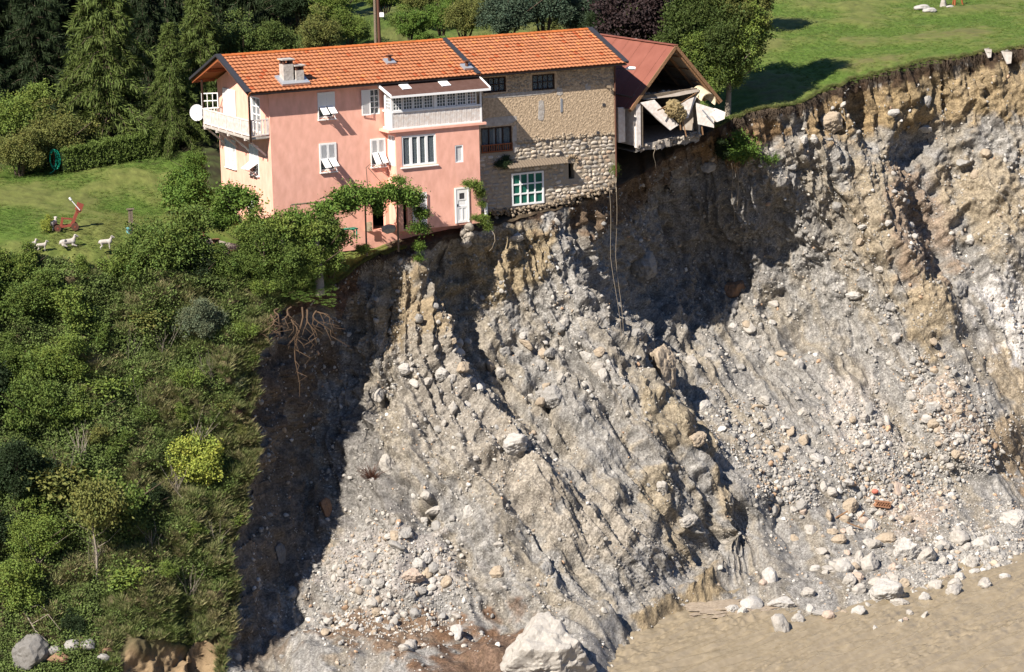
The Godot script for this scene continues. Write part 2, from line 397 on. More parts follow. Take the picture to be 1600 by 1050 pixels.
func spline(a: float, b: float, c: float, d: float, t: float) -> float:
	return 0.5 * (2.0 * b + (c - a) * t + (2.0 * a - 5.0 * b + 4.0 * c - d) * t * t + (3.0 * b - a - 3.0 * c + d) * t * t * t)

func ground_y(x: float, z: float) -> float:
	var fx := clampf((x + 100.0) / 8.0, 0, 24.999)
	var fz := clampf((z + 120.0) / 8.0, 0, 18.999)
	var i := int(fx)
	var j := int(fz)
	var r := [0.0, 0.0, 0.0, 0.0]
	for k in 4:
		var row: Array = GROUND_ROWS[clampi(j + k - 1, 0, 19)]
		r[k] = spline(row[maxi(i - 1, 0)], row[i], row[i + 1], row[mini(i + 2, 25)], fx - i)
	return spline(r[0], r[1], r[2], r[3], fz - j)

func edge_shift(p: Vector3) -> Vector3:
	# the torn right-hand edge of the overgrown slope
	return Vector3(0.8 * wide.get_noise_1d(p.y * 0.28 + 4.0) + 0.3 * fine.get_noise_1d(p.y * 1.3), 0.15 * fine.get_noise_1d(p.y * 0.8), 0.9 * wide.get_noise_1d(p.y * 0.33 + 40.0) + 0.3 * fine.get_noise_1d(p.y * 1.7 + 9.0))

func rim_shift(x: float) -> Vector3:
	# the torn edge wanders
	var amp := 0.2 if x > -7.5 and x < 8.0 else 0.75
	return Vector3(0, 0.12 * fine.get_noise_2d(x * 0.9, 71.0), amp * (wide.get_noise_2d(x * 0.35, 11.0) * 1.3 + 0.35 * fine.get_noise_2d(x * 2.1, 5.0)))

# patches of earth and gravel colour on the cliff: [s, t, half widths, colour]
const EARTH := [
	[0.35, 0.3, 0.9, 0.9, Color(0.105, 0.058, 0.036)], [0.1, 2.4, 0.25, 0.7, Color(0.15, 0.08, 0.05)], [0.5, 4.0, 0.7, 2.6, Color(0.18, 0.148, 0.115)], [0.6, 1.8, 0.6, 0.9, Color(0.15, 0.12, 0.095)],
	[2.6, 0.8, 1.1, 0.75, Color(0.32, 0.25, 0.155)], [3.0, 2.2, 1.0, 1.0, Color(0.33, 0.30, 0.255)], [4.6, 0.7, 1.0, 0.55, Color(0.34, 0.27, 0.165)],
	[2.1, 5.9, 0.8, 0.5, Color(0.20, 0.13, 0.08)], [2.7, 6.3, 0.5, 0.8, Color(0.17, 0.10, 0.06)], [2.0, 4.7, 0.7, 0.7, Color(0.40, 0.37, 0.34)],
	[4.2, 4.4, 0.8, 0.8, Color(0.38, 0.34, 0.28)], [5.3, 4.6, 0.3, 1.2, Color(0.35, 0.295, 0.21)], [6.0, 3.6, 0.3, 0.6, Color(0.36, 0.30, 0.205)], [6.3, 4.8, 0.2, 0.7, Color(0.365, 0.30, 0.205)],
	[6.6, 4.0, 0.2, 0.35, Color(0.38, 0.315, 0.215)], [5.0, 6.4, 0.9, 0.35, Color(0.28, 0.215, 0.125)], [3.7, 3.6, 0.5, 0.9, Color(0.38, 0.34, 0.28)],
	[7.2, 0.3, 1.6, 0.45, Color(0.15, 0.10, 0.06)], [8.2, 1.5, 1.1, 1.2, Color(0.235, 0.225, 0.21)], [9.0, 0.35, 0.8, 0.3, Color(0.24, 0.15, 0.07)],  # gravel of the hollow set darker than the grey base
	[10.9, 0.45, 1.0, 0.42, Color(0.30, 0.21, 0.105)], [12.6, 0.5, 1.6, 0.42, Color(0.34, 0.255, 0.14)], [10.9, 1.7, 0.55, 1.2, Color(0.37, 0.31, 0.22)], [11.5, 2.4, 0.5, 1.1, Color(0.31, 0.235, 0.17)],
	[11.3, 3.4, 0.5, 0.7, Color(0.36, 0.295, 0.20)], [12.5, 1.9, 0.5, 0.9, Color(0.375, 0.315, 0.225)], [13.3, 1.8, 0.5, 1.0, Color(0.40, 0.32, 0.21)], [11.6, 5.3, 0.5, 0.6, Color(0.36, 0.28, 0.185)],
	[12.3, 4.4, 0.4, 0.8, Color(0.37, 0.305, 0.215)], [12.8, 3.7, 0.9, 0.75, Color(0.62, 0.60, 0.57)], [9.3, 4.7, 0.6, 0.7, Color(0.50, 0.46, 0.41)], [9.3, 5.8, 0.6, 0.5, Color(0.47, 0.39, 0.32)],
	[10.9, 4.6, 0.6, 0.6, Color(0.46, 0.37, 0.29)], [12.0, 6.0, 0.4, 0.35, Color(0.27, 0.19, 0.11)], [9.6, 6.7, 1.5, 0.4, Color(0.44, 0.42, 0.38)], [1.6, 3.0, 0.4, 1.2, Color(0.21, 0.20, 0.185)],
]

# spurs (height > 0) and gullies (height < 0) down the slide: [height, half width, places]
const SPURS := [
	[1.1, 0.30, [Vector2(2.895, 0.307), Vector2(3.067, 1.011), Vector2(3.410, 2.042), Vector2(3.712, 3.153), Vector2(4.013, 4.210)]],
	[-1.2, 0.34, [Vector2(3.620, 0.571), Vector2(3.814, 1.713), Vector2(4.055, 2.447), Vector2(4.410, 3.130)]],
	[0.9, 0.26, [Vector2(6.051, 1.917), Vector2(6.224, 2.695), Vector2(6.217, 3.750), Vector2(6.238, 4.730), Vector2(6.133, 5.813)]],
	[-0.8, 0.20, [Vector2(2.037, 3.200), Vector2(2.167, 3.800), Vector2(2.604, 4.794), Vector2(2.941, 5.644)]],
	[0.6, 0.25, [Vector2(2.921, 3.997), Vector2(3.385, 5.053), Vector2(3.914, 6.010)]],
	[-0.6, 0.16, [Vector2(5.155, 2.334), Vector2(5.292, 3.561), Vector2(5.271, 4.665), Vector2(5.389, 5.762)]],
	[1.1, 0.34, [Vector2(10.602, 0.877), Vector2(11.052, 1.829), Vector2(11.337, 2.923), Vector2(11.545, 3.781)]],
	[-1.5, 0.30, [Vector2(11.789, 1.129), Vector2(11.813, 1.842), Vector2(11.858, 2.689)]],
	[0.8, 0.25, [Vector2(12.667, 0.796), Vector2(12.627, 1.882), Vector2(12.427, 2.693)]],
	[-0.6, 0.20, [Vector2(9.713, 2.964), Vector2(9.836, 4.147), Vector2(9.992, 5.208)]],
	[0.5, 0.22, [Vector2(10.300, 3.848), Vector2(10.593, 4.861), Vector2(11.133, 6.169)]],
	[-0.9, 0.24, [Vector2(1.940, 0.404), Vector2(2.170, 1.191), Vector2(1.998, 2.100)]],
	[-0.5, 0.16, [Vector2(7.585, 3.800), Vector2(7.414, 4.896), Vector2(7.354, 6.121)]],
]

func build_terrain() -> void:
	build_cliff()
	build_bluff()
	build_ground()
	build_river()

func build_cliff() -> void:
	var w := knots(CLIFF_COLUMNS)
	var base := PackedVector3Array()
	base.resize(CLIFF_S * CLIFF_T)
	for i in CLIFF_S:
		var col := column_at(w, 14.0 * i / (CLIFF_S - 1))
		var shift := rim_shift(col[0].x)
		for j in CLIFF_T:
			var t := 7.0 * j / (CLIFF_T - 1)
			var p := on_column(col, t)
			if t < 1.2: p += shift * (1.0 - smoothstep(0.0, 1.2, t))
			if i < CLIFF_S / 20: p += edge_shift(p) * smoothstep(0.0, 0.8, t) * (1.0 - smoothstep(0.0, 0.7, 14.0 * i / (CLIFF_S - 1)))
			base[i * CLIFF_T + j] = p
	var flat := grid_normals(base, CLIFF_S, CLIFF_T)
	var colors := PackedColorArray()
	colors.resize(CLIFF_S * CLIFF_T)
	cliff_p = base.duplicate()
	for i in CLIFF_S:
		var s := 14.0 * i / (CLIFF_S - 1)
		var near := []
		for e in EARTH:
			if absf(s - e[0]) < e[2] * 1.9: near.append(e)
		var ribs := []
		var most := PackedFloat32Array()
		most.resize(SPURS.size())
		for n in SPURS.size():
			var e: Array = SPURS[n]
			for k in e[2].size() - 1:
				if s > minf(e[2][k].x, e[2][k + 1].x) - e[1] * 2.6 and s < maxf(e[2][k].x, e[2][k + 1].x) + e[1] * 2.6: ribs.append([n, e[2][k], e[2][k + 1], e[1]])
		for j in CLIFF_T:
			var t := 7.0 * j / (CLIFF_T - 1)
			var p := base[i * CLIFF_T + j]
			var big := wide.get_noise_3dv(p * 0.16)
			var mid := fine.get_noise_3dv(p * 0.75)
			var small := fine.get_noise_3dv(p * 2.1)
			var tiny := fine.get_noise_3dv(p * 5.5)
			var steep := 1.0 - smoothstep(2.6, 4.0, t)
			# runnels follow the fall of the slope
			var lean := (s - 0.24 * maxf(t - 1.5, 0.0)) * 5.2 + 1.3 * big + 0.25 * mid
			var run_a := 1.0 - absf(fine.get_noise_2d(lean * 0.55, t * 0.3 + 3.0)) * 2.0
			var run_b := (1.0 - absf(fine.get_noise_2d(lean * 1.9, t * 0.6 + 9.0)) * 2.0) * clampf(0.35 + 1.6 * wide.get_noise_2d(s * 0.9, t * 0.7), 0.0, 1.0)
			var run_b2 := 1.0 - absf(fine.get_noise_2d((s - 0.26 * t) * 10.0 + 0.7 * big, t * 0.3 + 30.0)) * 2.4
			var block := fine.get_noise_3dv(p * Vector3(0.38, 0.3, 0.38) + Vector3(20, 4, 0))
			var lump := 1.0 - minf(1.0, (cells.get_noise_3dv(p * 0.9) + 1.0) * 1.1)
			var lump2 := 1.0 - minf(1.0, (cells.get_noise_3dv(p * 2.3 + Vector3(7, 1, 3)) + 1.0) * 1.1)
			var d := big * 1.0 + run_a * lerpf(0.3, 0.32, steep) * (1.0 - 0.6 * smoothstep(5.2, 6.6, t)) + run_b * lerpf(0.13, 0.15, steep) * (1.0 - smoothstep(5.4, 6.4, t)) + block * lerpf(0.35, 0.5, steep) + mid * lerpf(0.06, 0.22, steep) + small * lerpf(0.035, 0.12, steep) + tiny * lerpf(0.02, 0.055, steep) + lump * lerpf(0.07, 0.3, steep) + lump2 * lerpf(0.05, 0.14, steep) - lerpf(0.6, 0.2, smoothstep(4.5, 6.0, t))
			if s > 6.7 and t > 3.6: d = lerpf(d, d * 0.5 + 0.1, smoothstep(6.7, 7.2, s) * smoothstep(3.6, 4.4, t))
			d += 0.35 * smoothstep(5.8, 6.5, t)
			if s > 0.8 and s < 4.3: d += 1.7 * smoothstep(5.5, 6.4, t) * smoothstep(0.8, 1.4, s) * (1.0 - smoothstep(3.6, 4.3, s))
			if ribs:
				var here := Vector2(s + 0.1 * mid + 0.12 * big, t)
				most.fill(9.0)
				for rb in ribs:
					var q := Geometry2D.get_closest_point_to_segment(here, rb[1], rb[2]) - here
					var gap: float = sqrt(q.x * q.x + q.y * q.y * 0.5) / rb[3]
					if gap < most[rb[0]]: most[rb[0]] = gap
				for n in most.size():
					if most[n] < 1.6: d += SPURS[n][0] * (1.0 - most[n] * 0.62) * (1.0 - 0.25 * most[n])
			# the clay flank in the middle is combed by runnels
			d += 0.13 * run_b2 * smoothstep(3.2, 3.8, t) * (1.0 - smoothstep(5.9, 6.4, t)) * smoothstep(3.4, 4.0, s) * (1.0 - smoothstep(6.4, 6.9, s))
			var fade := smoothstep(0.0, 0.3, s) * smoothstep(0.0, 0.5, t) * (1.0 - 0.75 * smoothstep(6.2, 7.0, t))
			# an undercut toe on the spur by the water
			if s > 4.0 and s < 6.6 and t > 5.6:
				d -= 0.55 * smoothstep(6.1, 6.7, t) * smoothstep(4.0, 4.5, s) * (1.0 - smoothstep(6.1, 6.6, s))
				d += 0.35 * smoothstep(5.6, 6.1, t) * (1.0 - smoothstep(6.1, 6.4, t)) * smoothstep(4.0, 4.5, s) * (1.0 - smoothstep(6.1, 6.6, s))
			cliff_p[i * CLIFF_T + j] = p + flat[i * CLIFF_T + j] * d * fade
			# earth
			var c := Color(0.30, 0.289, 0.268)
			# washed streaks of clay, gravel and pale grit running down the fall line
			var streak := wide.get_noise_2d(s * 1.7 - t * 0.45 + 0.25 * mid, t * 0.22 + 60.0)
			var thin := fine.get_noise_2d(s * 7.0 - t * 1.8 + 0.4 * mid, t * 0.5 + 12.0)
			c = c.lerp(Color(0.335, 0.293, 0.225), clampf(0.25 + streak * 2.4 + thin * 0.35, 0, 1) * 0.8)
			c = c.lerp(Color(0.42, 0.405, 0.375), clampf(-0.35 - streak * 2.0 + thin * 0.5 + 0.4 * small, 0, 1) * 0.7)
			c = c.lerp(Color(0.25, 0.235, 0.215), clampf(thin * 1.4 - 0.45 + 0.5 * big, 0, 1) * 0.6)
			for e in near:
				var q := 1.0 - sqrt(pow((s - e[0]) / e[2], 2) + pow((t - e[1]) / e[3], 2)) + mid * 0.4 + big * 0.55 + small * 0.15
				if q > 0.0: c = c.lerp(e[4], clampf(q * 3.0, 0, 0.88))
			# dark topsoil with a ragged foot under the turf
			var top := (1.0 - t / (0.25 + 0.17 * mid + 0.1 * big + 0.06 * small)) if s > 8.6 else (1.0 - t / (0.14 + 0.1 * mid + 0.04 * small))
			if top > 0.0: c = c.lerp(Color(0.050, 0.030, 0.020), clampf(top * 4.0, 0, 0.92))
			var speck := 1.0 + 0.22 * small + 0.28 * tiny + 0.18 * fine.get_noise_3dv(p * 11.0)
			colors[i * CLIFF_T + j] = Color(c.r * speck, c.g * speck, c.b * speck)
	cliff_n = grid_normals(cliff_p, CLIFF_S, CLIFF_T)
	tag(mesh_node("cliff", grid_mesh(cliff_p, cliff_n, colors, CLIFF_S, CLIFF_T), M.cliff), "torn river cliff of grey gravel, tan clay and embedded stones below the houses", "cliff", "", "structure")

func build_bluff() -> void:
	var w := knots(BLUFF_COLUMNS)
	var base := PackedVector3Array()
	base.resize(BLUFF_S * BLUFF_T)
	for i in BLUFF_S:
		var col := column_at(w, 5.0 * i / (BLUFF_S - 1))
		var shift := rim_shift(col[0].x)
		for j in BLUFF_T:
			var t := 7.0 * j / (BLUFF_T - 1)
			var p := on_column(col, t)
			if t < 1.2: p += shift * (1.0 - smoothstep(0.0, 1.2, t))
			var s_here := 5.0 * i / (BLUFF_S - 1)
			if s_here > 4.2: p += edge_shift(p) * smoothstep(0.0, 0.8, t) * smoothstep(4.2, 5.0, s_here)
			base[i * BLUFF_T + j] = p
	var flat := grid_normals(base, BLUFF_S, BLUFF_T)
	var colors := PackedColorArray()
	colors.resize(BLUFF_S * BLUFF_T)
	bluff_p = base.duplicate()
	for i in BLUFF_S:
		var s := 5.0 * i / (BLUFF_S - 1)
		for j in BLUFF_T:
			var t := 7.0 * j / (BLUFF_T - 1)
			var p := base[i * BLUFF_T + j]
			var big := wide.get_noise_3dv(p * 0.22)
			var mid := fine.get_noise_3dv(p * 0.9)
			var d := big * 1.2 + mid * 0.3 + fine.get_noise_3dv(p * 2.6) * 0.12
			d *= smoothstep(0.0, 0.4, t) * (1.0 - smoothstep(4.6, 5.0, s))
			d -= 0.8 * smoothstep(5.75, 5.95, t + 0.1 * mid + 0.12 * (s - 4.2)) * smoothstep(3.2, 3.8, s) * (1.0 - smoothstep(4.75, 5.0, s))
			bluff_p[i * BLUFF_T + j] = p + flat[i * BLUFF_T + j] * d
			var c := Color(0.06, 0.075, 0.03).lerp(Color(0.12, 0.10, 0.055), clampf(0.5 + big * 1.2 + mid * 0.5, 0, 1))
			var k := 1.0 + 0.4 * mid + 0.3 * fine.get_noise_3dv(p * 5.0)
			# the cut at the foot is bare ochre earth
			var cut := t - 5.78 + 0.1 * mid + 0.12 * (s - 4.2)
			# red soil bared by the slip
			var slip := 1.0 - Vector2((s - 4.95) / 0.22, (t - 2.3) / 0.5).length() + 0.5 * mid
			if slip > 0.0: c = c.lerp(Color(0.17, 0.088, 0.055), clampf(slip * 5.0, 0, 1))
			if s > 3.4 and cut > 0.0: c = c.lerp(Color(0.28, 0.205, 0.125), clampf(cut * 8.0, 0, 1))
			colors[i * BLUFF_T + j] = Color(c.r * k, c.g * k, c.b * k)
	bluff_n = grid_normals(bluff_p, BLUFF_S, BLUFF_T)
	tag(mesh_node("hillside", grid_mesh(bluff_p, bluff_n, colors, BLUFF_S, BLUFF_T), M.bank_soil), "steep overgrown slope below the garden", "slope", "", "structure")

func rim_at(r: float, cw: Array, bw: Array) -> Vector3:
	var p: Vector3 = column_at(bw, r)[0] if r <= 5.0 else column_at(cw, r - 5.0)[0]
	return p + rim_shift(p.x)

func near_line(p: Vector2, a: Vector2, b: Vector2) -> float:
	return p.distance_to(Geometry2D.get_closest_point_to_segment(p, a, b))

func build_ground() -> void:
	var cw := knots(CLIFF_COLUMNS)
	var bw := knots(BLUFF_COLUMNS)
	var gs := 520
	var gt := 230
	var p := PackedVector3Array()
	var c := PackedColorArray()
	p.resize(gs * gt); c.resize(gs * gt)
	var tracks := [[Vector2(-29.31, 6.50), Vector2(-25.59, -0.25)], [Vector2(-25.59, -0.25), Vector2(-21.30, -4.50)], [Vector2(-29.18, 7.25), Vector2(-25.44, 0.75)], [Vector2(-25.44, 0.75), Vector2(-21.38, -3.50)]]
	for i in gs:
		var r := 19.0 * i / (gs - 1)
		var rim := rim_at(r, cw, bw)
		var off := rim.y - ground_y(rim.x, rim.z)
		for j in gt:
			var b := 95.0 * pow(float(j) / (gt - 1), 1.9)
			var q := Vector3(rim.x, 0, rim.z - b)
			var near_edge := exp(-b / 3.0)
			var n1 := wide.get_noise_2d(q.x * 0.12, q.z * 0.12)
			var n2 := fine.get_noise_2d(q.x * 0.9, q.z * 0.9)
			var n3 := fine.get_noise_2d(q.x * 3.1, q.z * 3.1)
			q.y = ground_y(q.x, q.z) + off * near_edge + (n1 * 0.25 + n2 * 0.05) * (1.0 - near_edge)
			if j == 0: q += Vector3(0, -0.1, 0.12 + 0.14 * fine.get_noise_1d(q.x * 3.0))
			p[i * gt + j] = q
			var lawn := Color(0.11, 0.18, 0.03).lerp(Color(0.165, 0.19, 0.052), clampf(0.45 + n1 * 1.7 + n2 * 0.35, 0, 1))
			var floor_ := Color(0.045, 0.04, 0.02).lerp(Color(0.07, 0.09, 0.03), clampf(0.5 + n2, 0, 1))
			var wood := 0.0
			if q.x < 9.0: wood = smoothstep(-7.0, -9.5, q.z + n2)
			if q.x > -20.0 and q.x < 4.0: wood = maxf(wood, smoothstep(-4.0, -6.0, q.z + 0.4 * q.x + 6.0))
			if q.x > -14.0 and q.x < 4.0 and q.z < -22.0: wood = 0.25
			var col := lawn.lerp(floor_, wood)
			# turf worn bare here and there on the right-hand meadow and at the torn edge
			var bare := smoothstep(0.25, 0.5, n1 + 0.35 * n2) * 0.5
			if q.x > 12.0: col = col.lerp(Color(0.14, 0.115, 0.06), bare * smoothstep(22.0, 3.0, b))
			if b < 0.35 + 0.25 * n3: col = col.lerp(Color(0.09, 0.06, 0.035), 0.75)
			if q.x < -12.0 and b > 4.0:
				for tr in tracks:
					var near := near_line(Vector2(q.x, q.z), tr[0], tr[1])
					if near < 0.3: col = col.lerp(Color(0.075, 0.085, 0.03), 0.45 * (1.0 - near / 0.3) * (0.7 + n3))
			var hl := (q - HOUSE_AT).rotated(Vector3.UP, -HOUSE_TURN)
			if hl.x > -4.6 and hl.x < 20.5 and hl.z > -11.5 and hl.z < 3.0 + 0.3 * n2: col = Color(0.10, 0.075, 0.05)
			var k := 1.0 + 0.16 * n2 + 0.2 * n3 + 0.15 * fine.get_noise_2d(q.x * 7.0, q.z * 7.0)
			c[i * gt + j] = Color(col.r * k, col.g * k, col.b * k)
	var n := grid_normals(p, gs, gt)
	for i in n.size(): n[i] = -n[i]
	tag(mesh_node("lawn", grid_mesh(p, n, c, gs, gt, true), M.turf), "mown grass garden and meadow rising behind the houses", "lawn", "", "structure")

func build_river() -> void:
	var xs := []
	var x := -60.0
	while x < 90.0:
		xs.append(x); x += 0.2 if x > -6.0 and x < 44.0 else 4.0
	var zs := []
	var z := -60.0
	while z < 100.0:
		zs.append(z); z += 0.2 if z > -18.0 and z < 30.0 else 4.0
	var p := PackedVector3Array()
	p.resize(xs.size() * zs.size())
	var h := zs.size()
	var along := Vector2(0.74, -0.67)
	var across := Vector2(0.67, 0.74)
	for i in xs.size():
		for j in h:
			var q := Vector2(xs[i], zs[j])
			var a := q.dot(along)
			var b := q.dot(across)
			var rough := clampf(0.45 + 1.3 * wide.get_noise_2d(a * 0.07, b * 0.16), 0.1, 1.2)
			var y := 0.16 * fine.get_noise_2d(a * 0.35 + 2.0 * fine.get_noise_1d(b * 0.5), b * 0.9)
			y += rough * (0.13 * (1.0 - 2.0 * absf(fine.get_noise_2d(a * 0.7, b * 1.5 + 20.0))) + 0.07 * (1.0 - 2.0 * absf(fine.get_noise_2d(a * 1.7 + 9.0, b * 2.6))))
			p[i * h + j] = Vector3(q.x, RIVER_Y + y, q.y)
	var n := grid_normals(p, xs.size(), h)
	var c := PackedColorArray()
	c.resize(p.size())
	c.fill(Color.WHITE)
	tag(mesh_node("river_water", grid_mesh(p, n, c, xs.size(), h), M.muddy_water), "muddy tan flood water running past the foot of the cliff", "river", "", "structure")

func wall_with_holes(s: Shape, u0: float, u1: float, y0: float, y1: float, holes: Array, deep: float) -> void:
	# front face at z = 0 of the shape's frame, cut by holes [u0, u1, y0, y1] with reveals
	var us := [u0, u1]
	var ys := [y0, y1]
	for h in holes:
		us.append_array([h[0], h[1]]); ys.append_array([h[2], h[3]])
	us.sort(); ys.sort()
	for i in us.size() - 1:
		for j in ys.size() - 1:
			if us[i + 1] - us[i] < 0.001 or ys[j + 1] - ys[j] < 0.001: continue
			var m := Vector2((us[i] + us[i + 1]) / 2, (ys[j] + ys[j + 1]) / 2)
			var solid := true
			for h in holes:
				if m.x > h[0] and m.x < h[1] and m.y > h[2] and m.y < h[3]: solid = false
			if solid: s.quad(Vector3(us[i], ys[j], 0), Vector3(us[i + 1], ys[j], 0), Vector3(us[i + 1], ys[j + 1], 0), Vector3(us[i], ys[j + 1], 0))
	for h in holes:
		var a := Vector3(h[0], h[2], 0); var b := Vector3(h[1], h[2], 0); var d := Vector3(h[1], h[3], 0); var e := Vector3(h[0], h[3], 0)
		var k := Vector3(0, 0, -deep)
		s.quad(b, a, a + k, b + k); s.quad(d, b, b + k, d + k); s.quad(e, d, d + k, e + k); s.quad(a, e, e + k, a + k)

func at_wall(z: float) -> Transform3D:
	return Transform3D(Basis(), Vector3(0, 0, z))

func louvre(s: Shape, w: float, h: float) -> void:
	# a shutter leaf from (0,0) to (w,h) in the plane z = 0, 4 cm thick
	var f := 0.05
	s.span(0, f, 0, h, -0.02, 0.02); s.span(w - f, w, 0, h, -0.02, 0.02)
	s.span(f, w - f, 0, f, -0.019, 0.019); s.span(f, w - f, h - f, h, -0.019, 0.019)
	var n := int((h - 2 * f) / 0.065)
	for k in n:
		s.box(Vector3(w / 2, f + (k + 0.5) * (h - 2 * f) / n, 0), Vector3(w - 2 * f, 0.085, 0.008), Basis(Vector3.RIGHT, 0.45))

func shutters(parent: Node3D, f: Transform3D, u0: float, u1: float, y0: float, y1: float, flap: float, swing := 0.95) -> void:
	# a closed pair; flap > 0: the lower part of each leaf pushed out as an awning
	var fr := Shape.new()
	fr.xf = f
	fr.span(u0 - 0.05, u0, y0 - 0.05, y1 + 0.05, -0.04, 0.05); fr.span(u1, u1 + 0.05, y0 - 0.05, y1 + 0.05, -0.04, 0.05)
	fr.span(u0, u1, y1, y1 + 0.05, -0.04, 0.05); fr.span(u0 - 0.08, u1 + 0.08, y0 - 0.1, y0 - 0.05, -0.04, 0.12)
	part(parent, "window_frame", fr, M.white_paint)
	var gl := Shape.new()
	gl.xf = f
	gl.span(u0, u1, y0, y1, -0.16, -0.15)
	part(parent, "window_pane", gl, M.glass)
	var mb := Shape.new()
	mb.xf = f
	mb.span((u0 + u1) / 2 - 0.04, (u0 + u1) / 2 + 0.04, y0, y1, -0.15, -0.1); mb.span(u0, u1, y0 + 0.02, y0 + 0.1, -0.149, -0.101)
	part(parent, "mullion", mb, M.white_paint)
	var w := (u1 - u0) / 2
	for k in 2:
		var s := Shape.new()
		s.xf = f * Transform3D(Basis(), Vector3(u0 + k * w + 0.01, y0 + flap, 0.03))
		louvre(s, w - 0.02, y1 - y0 - flap)
		var leaf := part(parent, "shutter", s, M.white_paint)
		if flap > 0:
			var t := Shape.new()
			var sw: float = swing + 0.06 * k
			t.xf = f * Transform3D(Basis(Vector3.RIGHT, -sw), Vector3(u0 + k * w + 0.05, y0 + flap, 0.04)) * Transform3D(Basis(), Vector3(0, -flap, 0))
			louvre(t, w - 0.1, flap)
			part(leaf, "shutter_flap", t, M.white_paint)
			var st := Shape.new()
			st.xf = f
			st.bar(Vector3(u0 + k * w + w * 0.5, y0 + 0.02, 0.02), Vector3(u0 + k * w + w * 0.5, y0 + flap - flap * cos(sw) + 0.02, 0.04 + flap * sin(sw)), 0.03, 0.03)
			part(leaf, "stay", st, M.white_paint)

func glazed(parent: Node3D, f: Transform3D, u0: float, u1: float, y0: float, y1: float, cols: int, rows: int, frame: float, bar: float, frame_mat: Material, pane_mat: Material, deep := 0.06) -> void:
	var fr := Shape.new()
	fr.xf = f
	fr.span(u0, u0 + frame, y0, y1, -deep, 0.03); fr.span(u1 - frame, u1, y0, y1, -deep, 0.03)
	fr.span(u0 + frame, u1 - frame, y0, y0 + frame, -deep, 0.028); fr.span(u0 + frame, u1 - frame, y1 - frame, y1, -deep, 0.028)
	var w := (u1 - u0 - 2 * frame) / cols
	var h := (y1 - y0 - 2 * frame) / rows
	for k in range(1, cols): fr.span(u0 + frame + k * w - bar / 2, u0 + frame + k * w + bar / 2, y0 + frame, y1 - frame, -deep + 0.01, 0.02)
	for k in range(1, rows): fr.span(u0 + frame, u1 - frame, y0 + frame + k * h - bar / 2, y0 + frame + k * h + bar / 2, -deep + 0.012, 0.017)
	var o := part(parent, "window", fr, frame_mat)
	for i in cols:
		for j in rows:
			var p := Shape.new()
			p.xf = f
			p.span(u0 + frame + i * w, u0 + frame + (i + 1) * w, y0 + frame + j * h, y0 + frame + (j + 1) * h, -deep / 2 - 0.006, -deep / 2)
			part(o, "pane", p, pane_mat)

func tiled_slope(u0: float, u1: float, eave: Vector2, ridge: Vector2, courses: int, seed_: int) -> Shape:
	# eave and ridge as (y, z); every clay tile a rolled plate lapping over the one below
	var rng := RandomNumberGenerator.new()
	rng.seed = seed_
	var s := Shape.new()
	var n := int(round((u1 - u0) / 0.27))
	var w := (u1 - u0) / n
	var e := Vector3(0, eave.x, eave.y)
	var r := Vector3(0, ridge.x, ridge.y)
	var up := (r - e) / courses
	var nrm := Vector3.RIGHT.cross(up).normalized()
	if nrm.y < 0: nrm = -nrm
	var prof := [0.0, 0.03, 0.036, 0.02, 0.004]
	for k in courses:
		for i in n:
			var tone := rng.randf_range(0.93, 1.06) * (1.0 - 0.16 * clampf(wide.get_noise_2d(i * 0.06 + seed_, k * 0.16) * 1.6 - 0.25, 0, 1))
			var c := Color(0.50, 0.20, 0.093)
			if rng.randf() < 0.05: c = Color(0.42, 0.11, 0.04)
			if rng.randf() < 0.04: c = Color(0.62, 0.24, 0.09)
			s.tint = Color(c.r * tone, c.g * tone, c.b * tone)
			var lift := 0.07 + rng.randf_range(-0.006, 0.01)
			var slip := rng.randf_range(-0.012, 0.012)
			var lo := e + up * (k - 0.07 + slip)
			var hi := e + up * (k + 1.0)
			for q in 4:
				var x0 := u0 + (i + q / 4.0) * w
				var x1 := u0 + (i + (q + 1) / 4.0) * w
				var a: float = prof[q]
				var b: float = prof[q + 1]
				var A := lo + Vector3(x0, 0, 0) + nrm * (a + lift)
				var B := lo + Vector3(x1, 0, 0) + nrm * (b + lift)
				var C := hi + Vector3(x1, 0, 0) + nrm * b
				var D := hi + Vector3(x0, 0, 0) + nrm * a
				s.quad(A, B, C, D)
				s.quad(A - nrm * 0.045, B - nrm * 0.045, B, A)
	return s

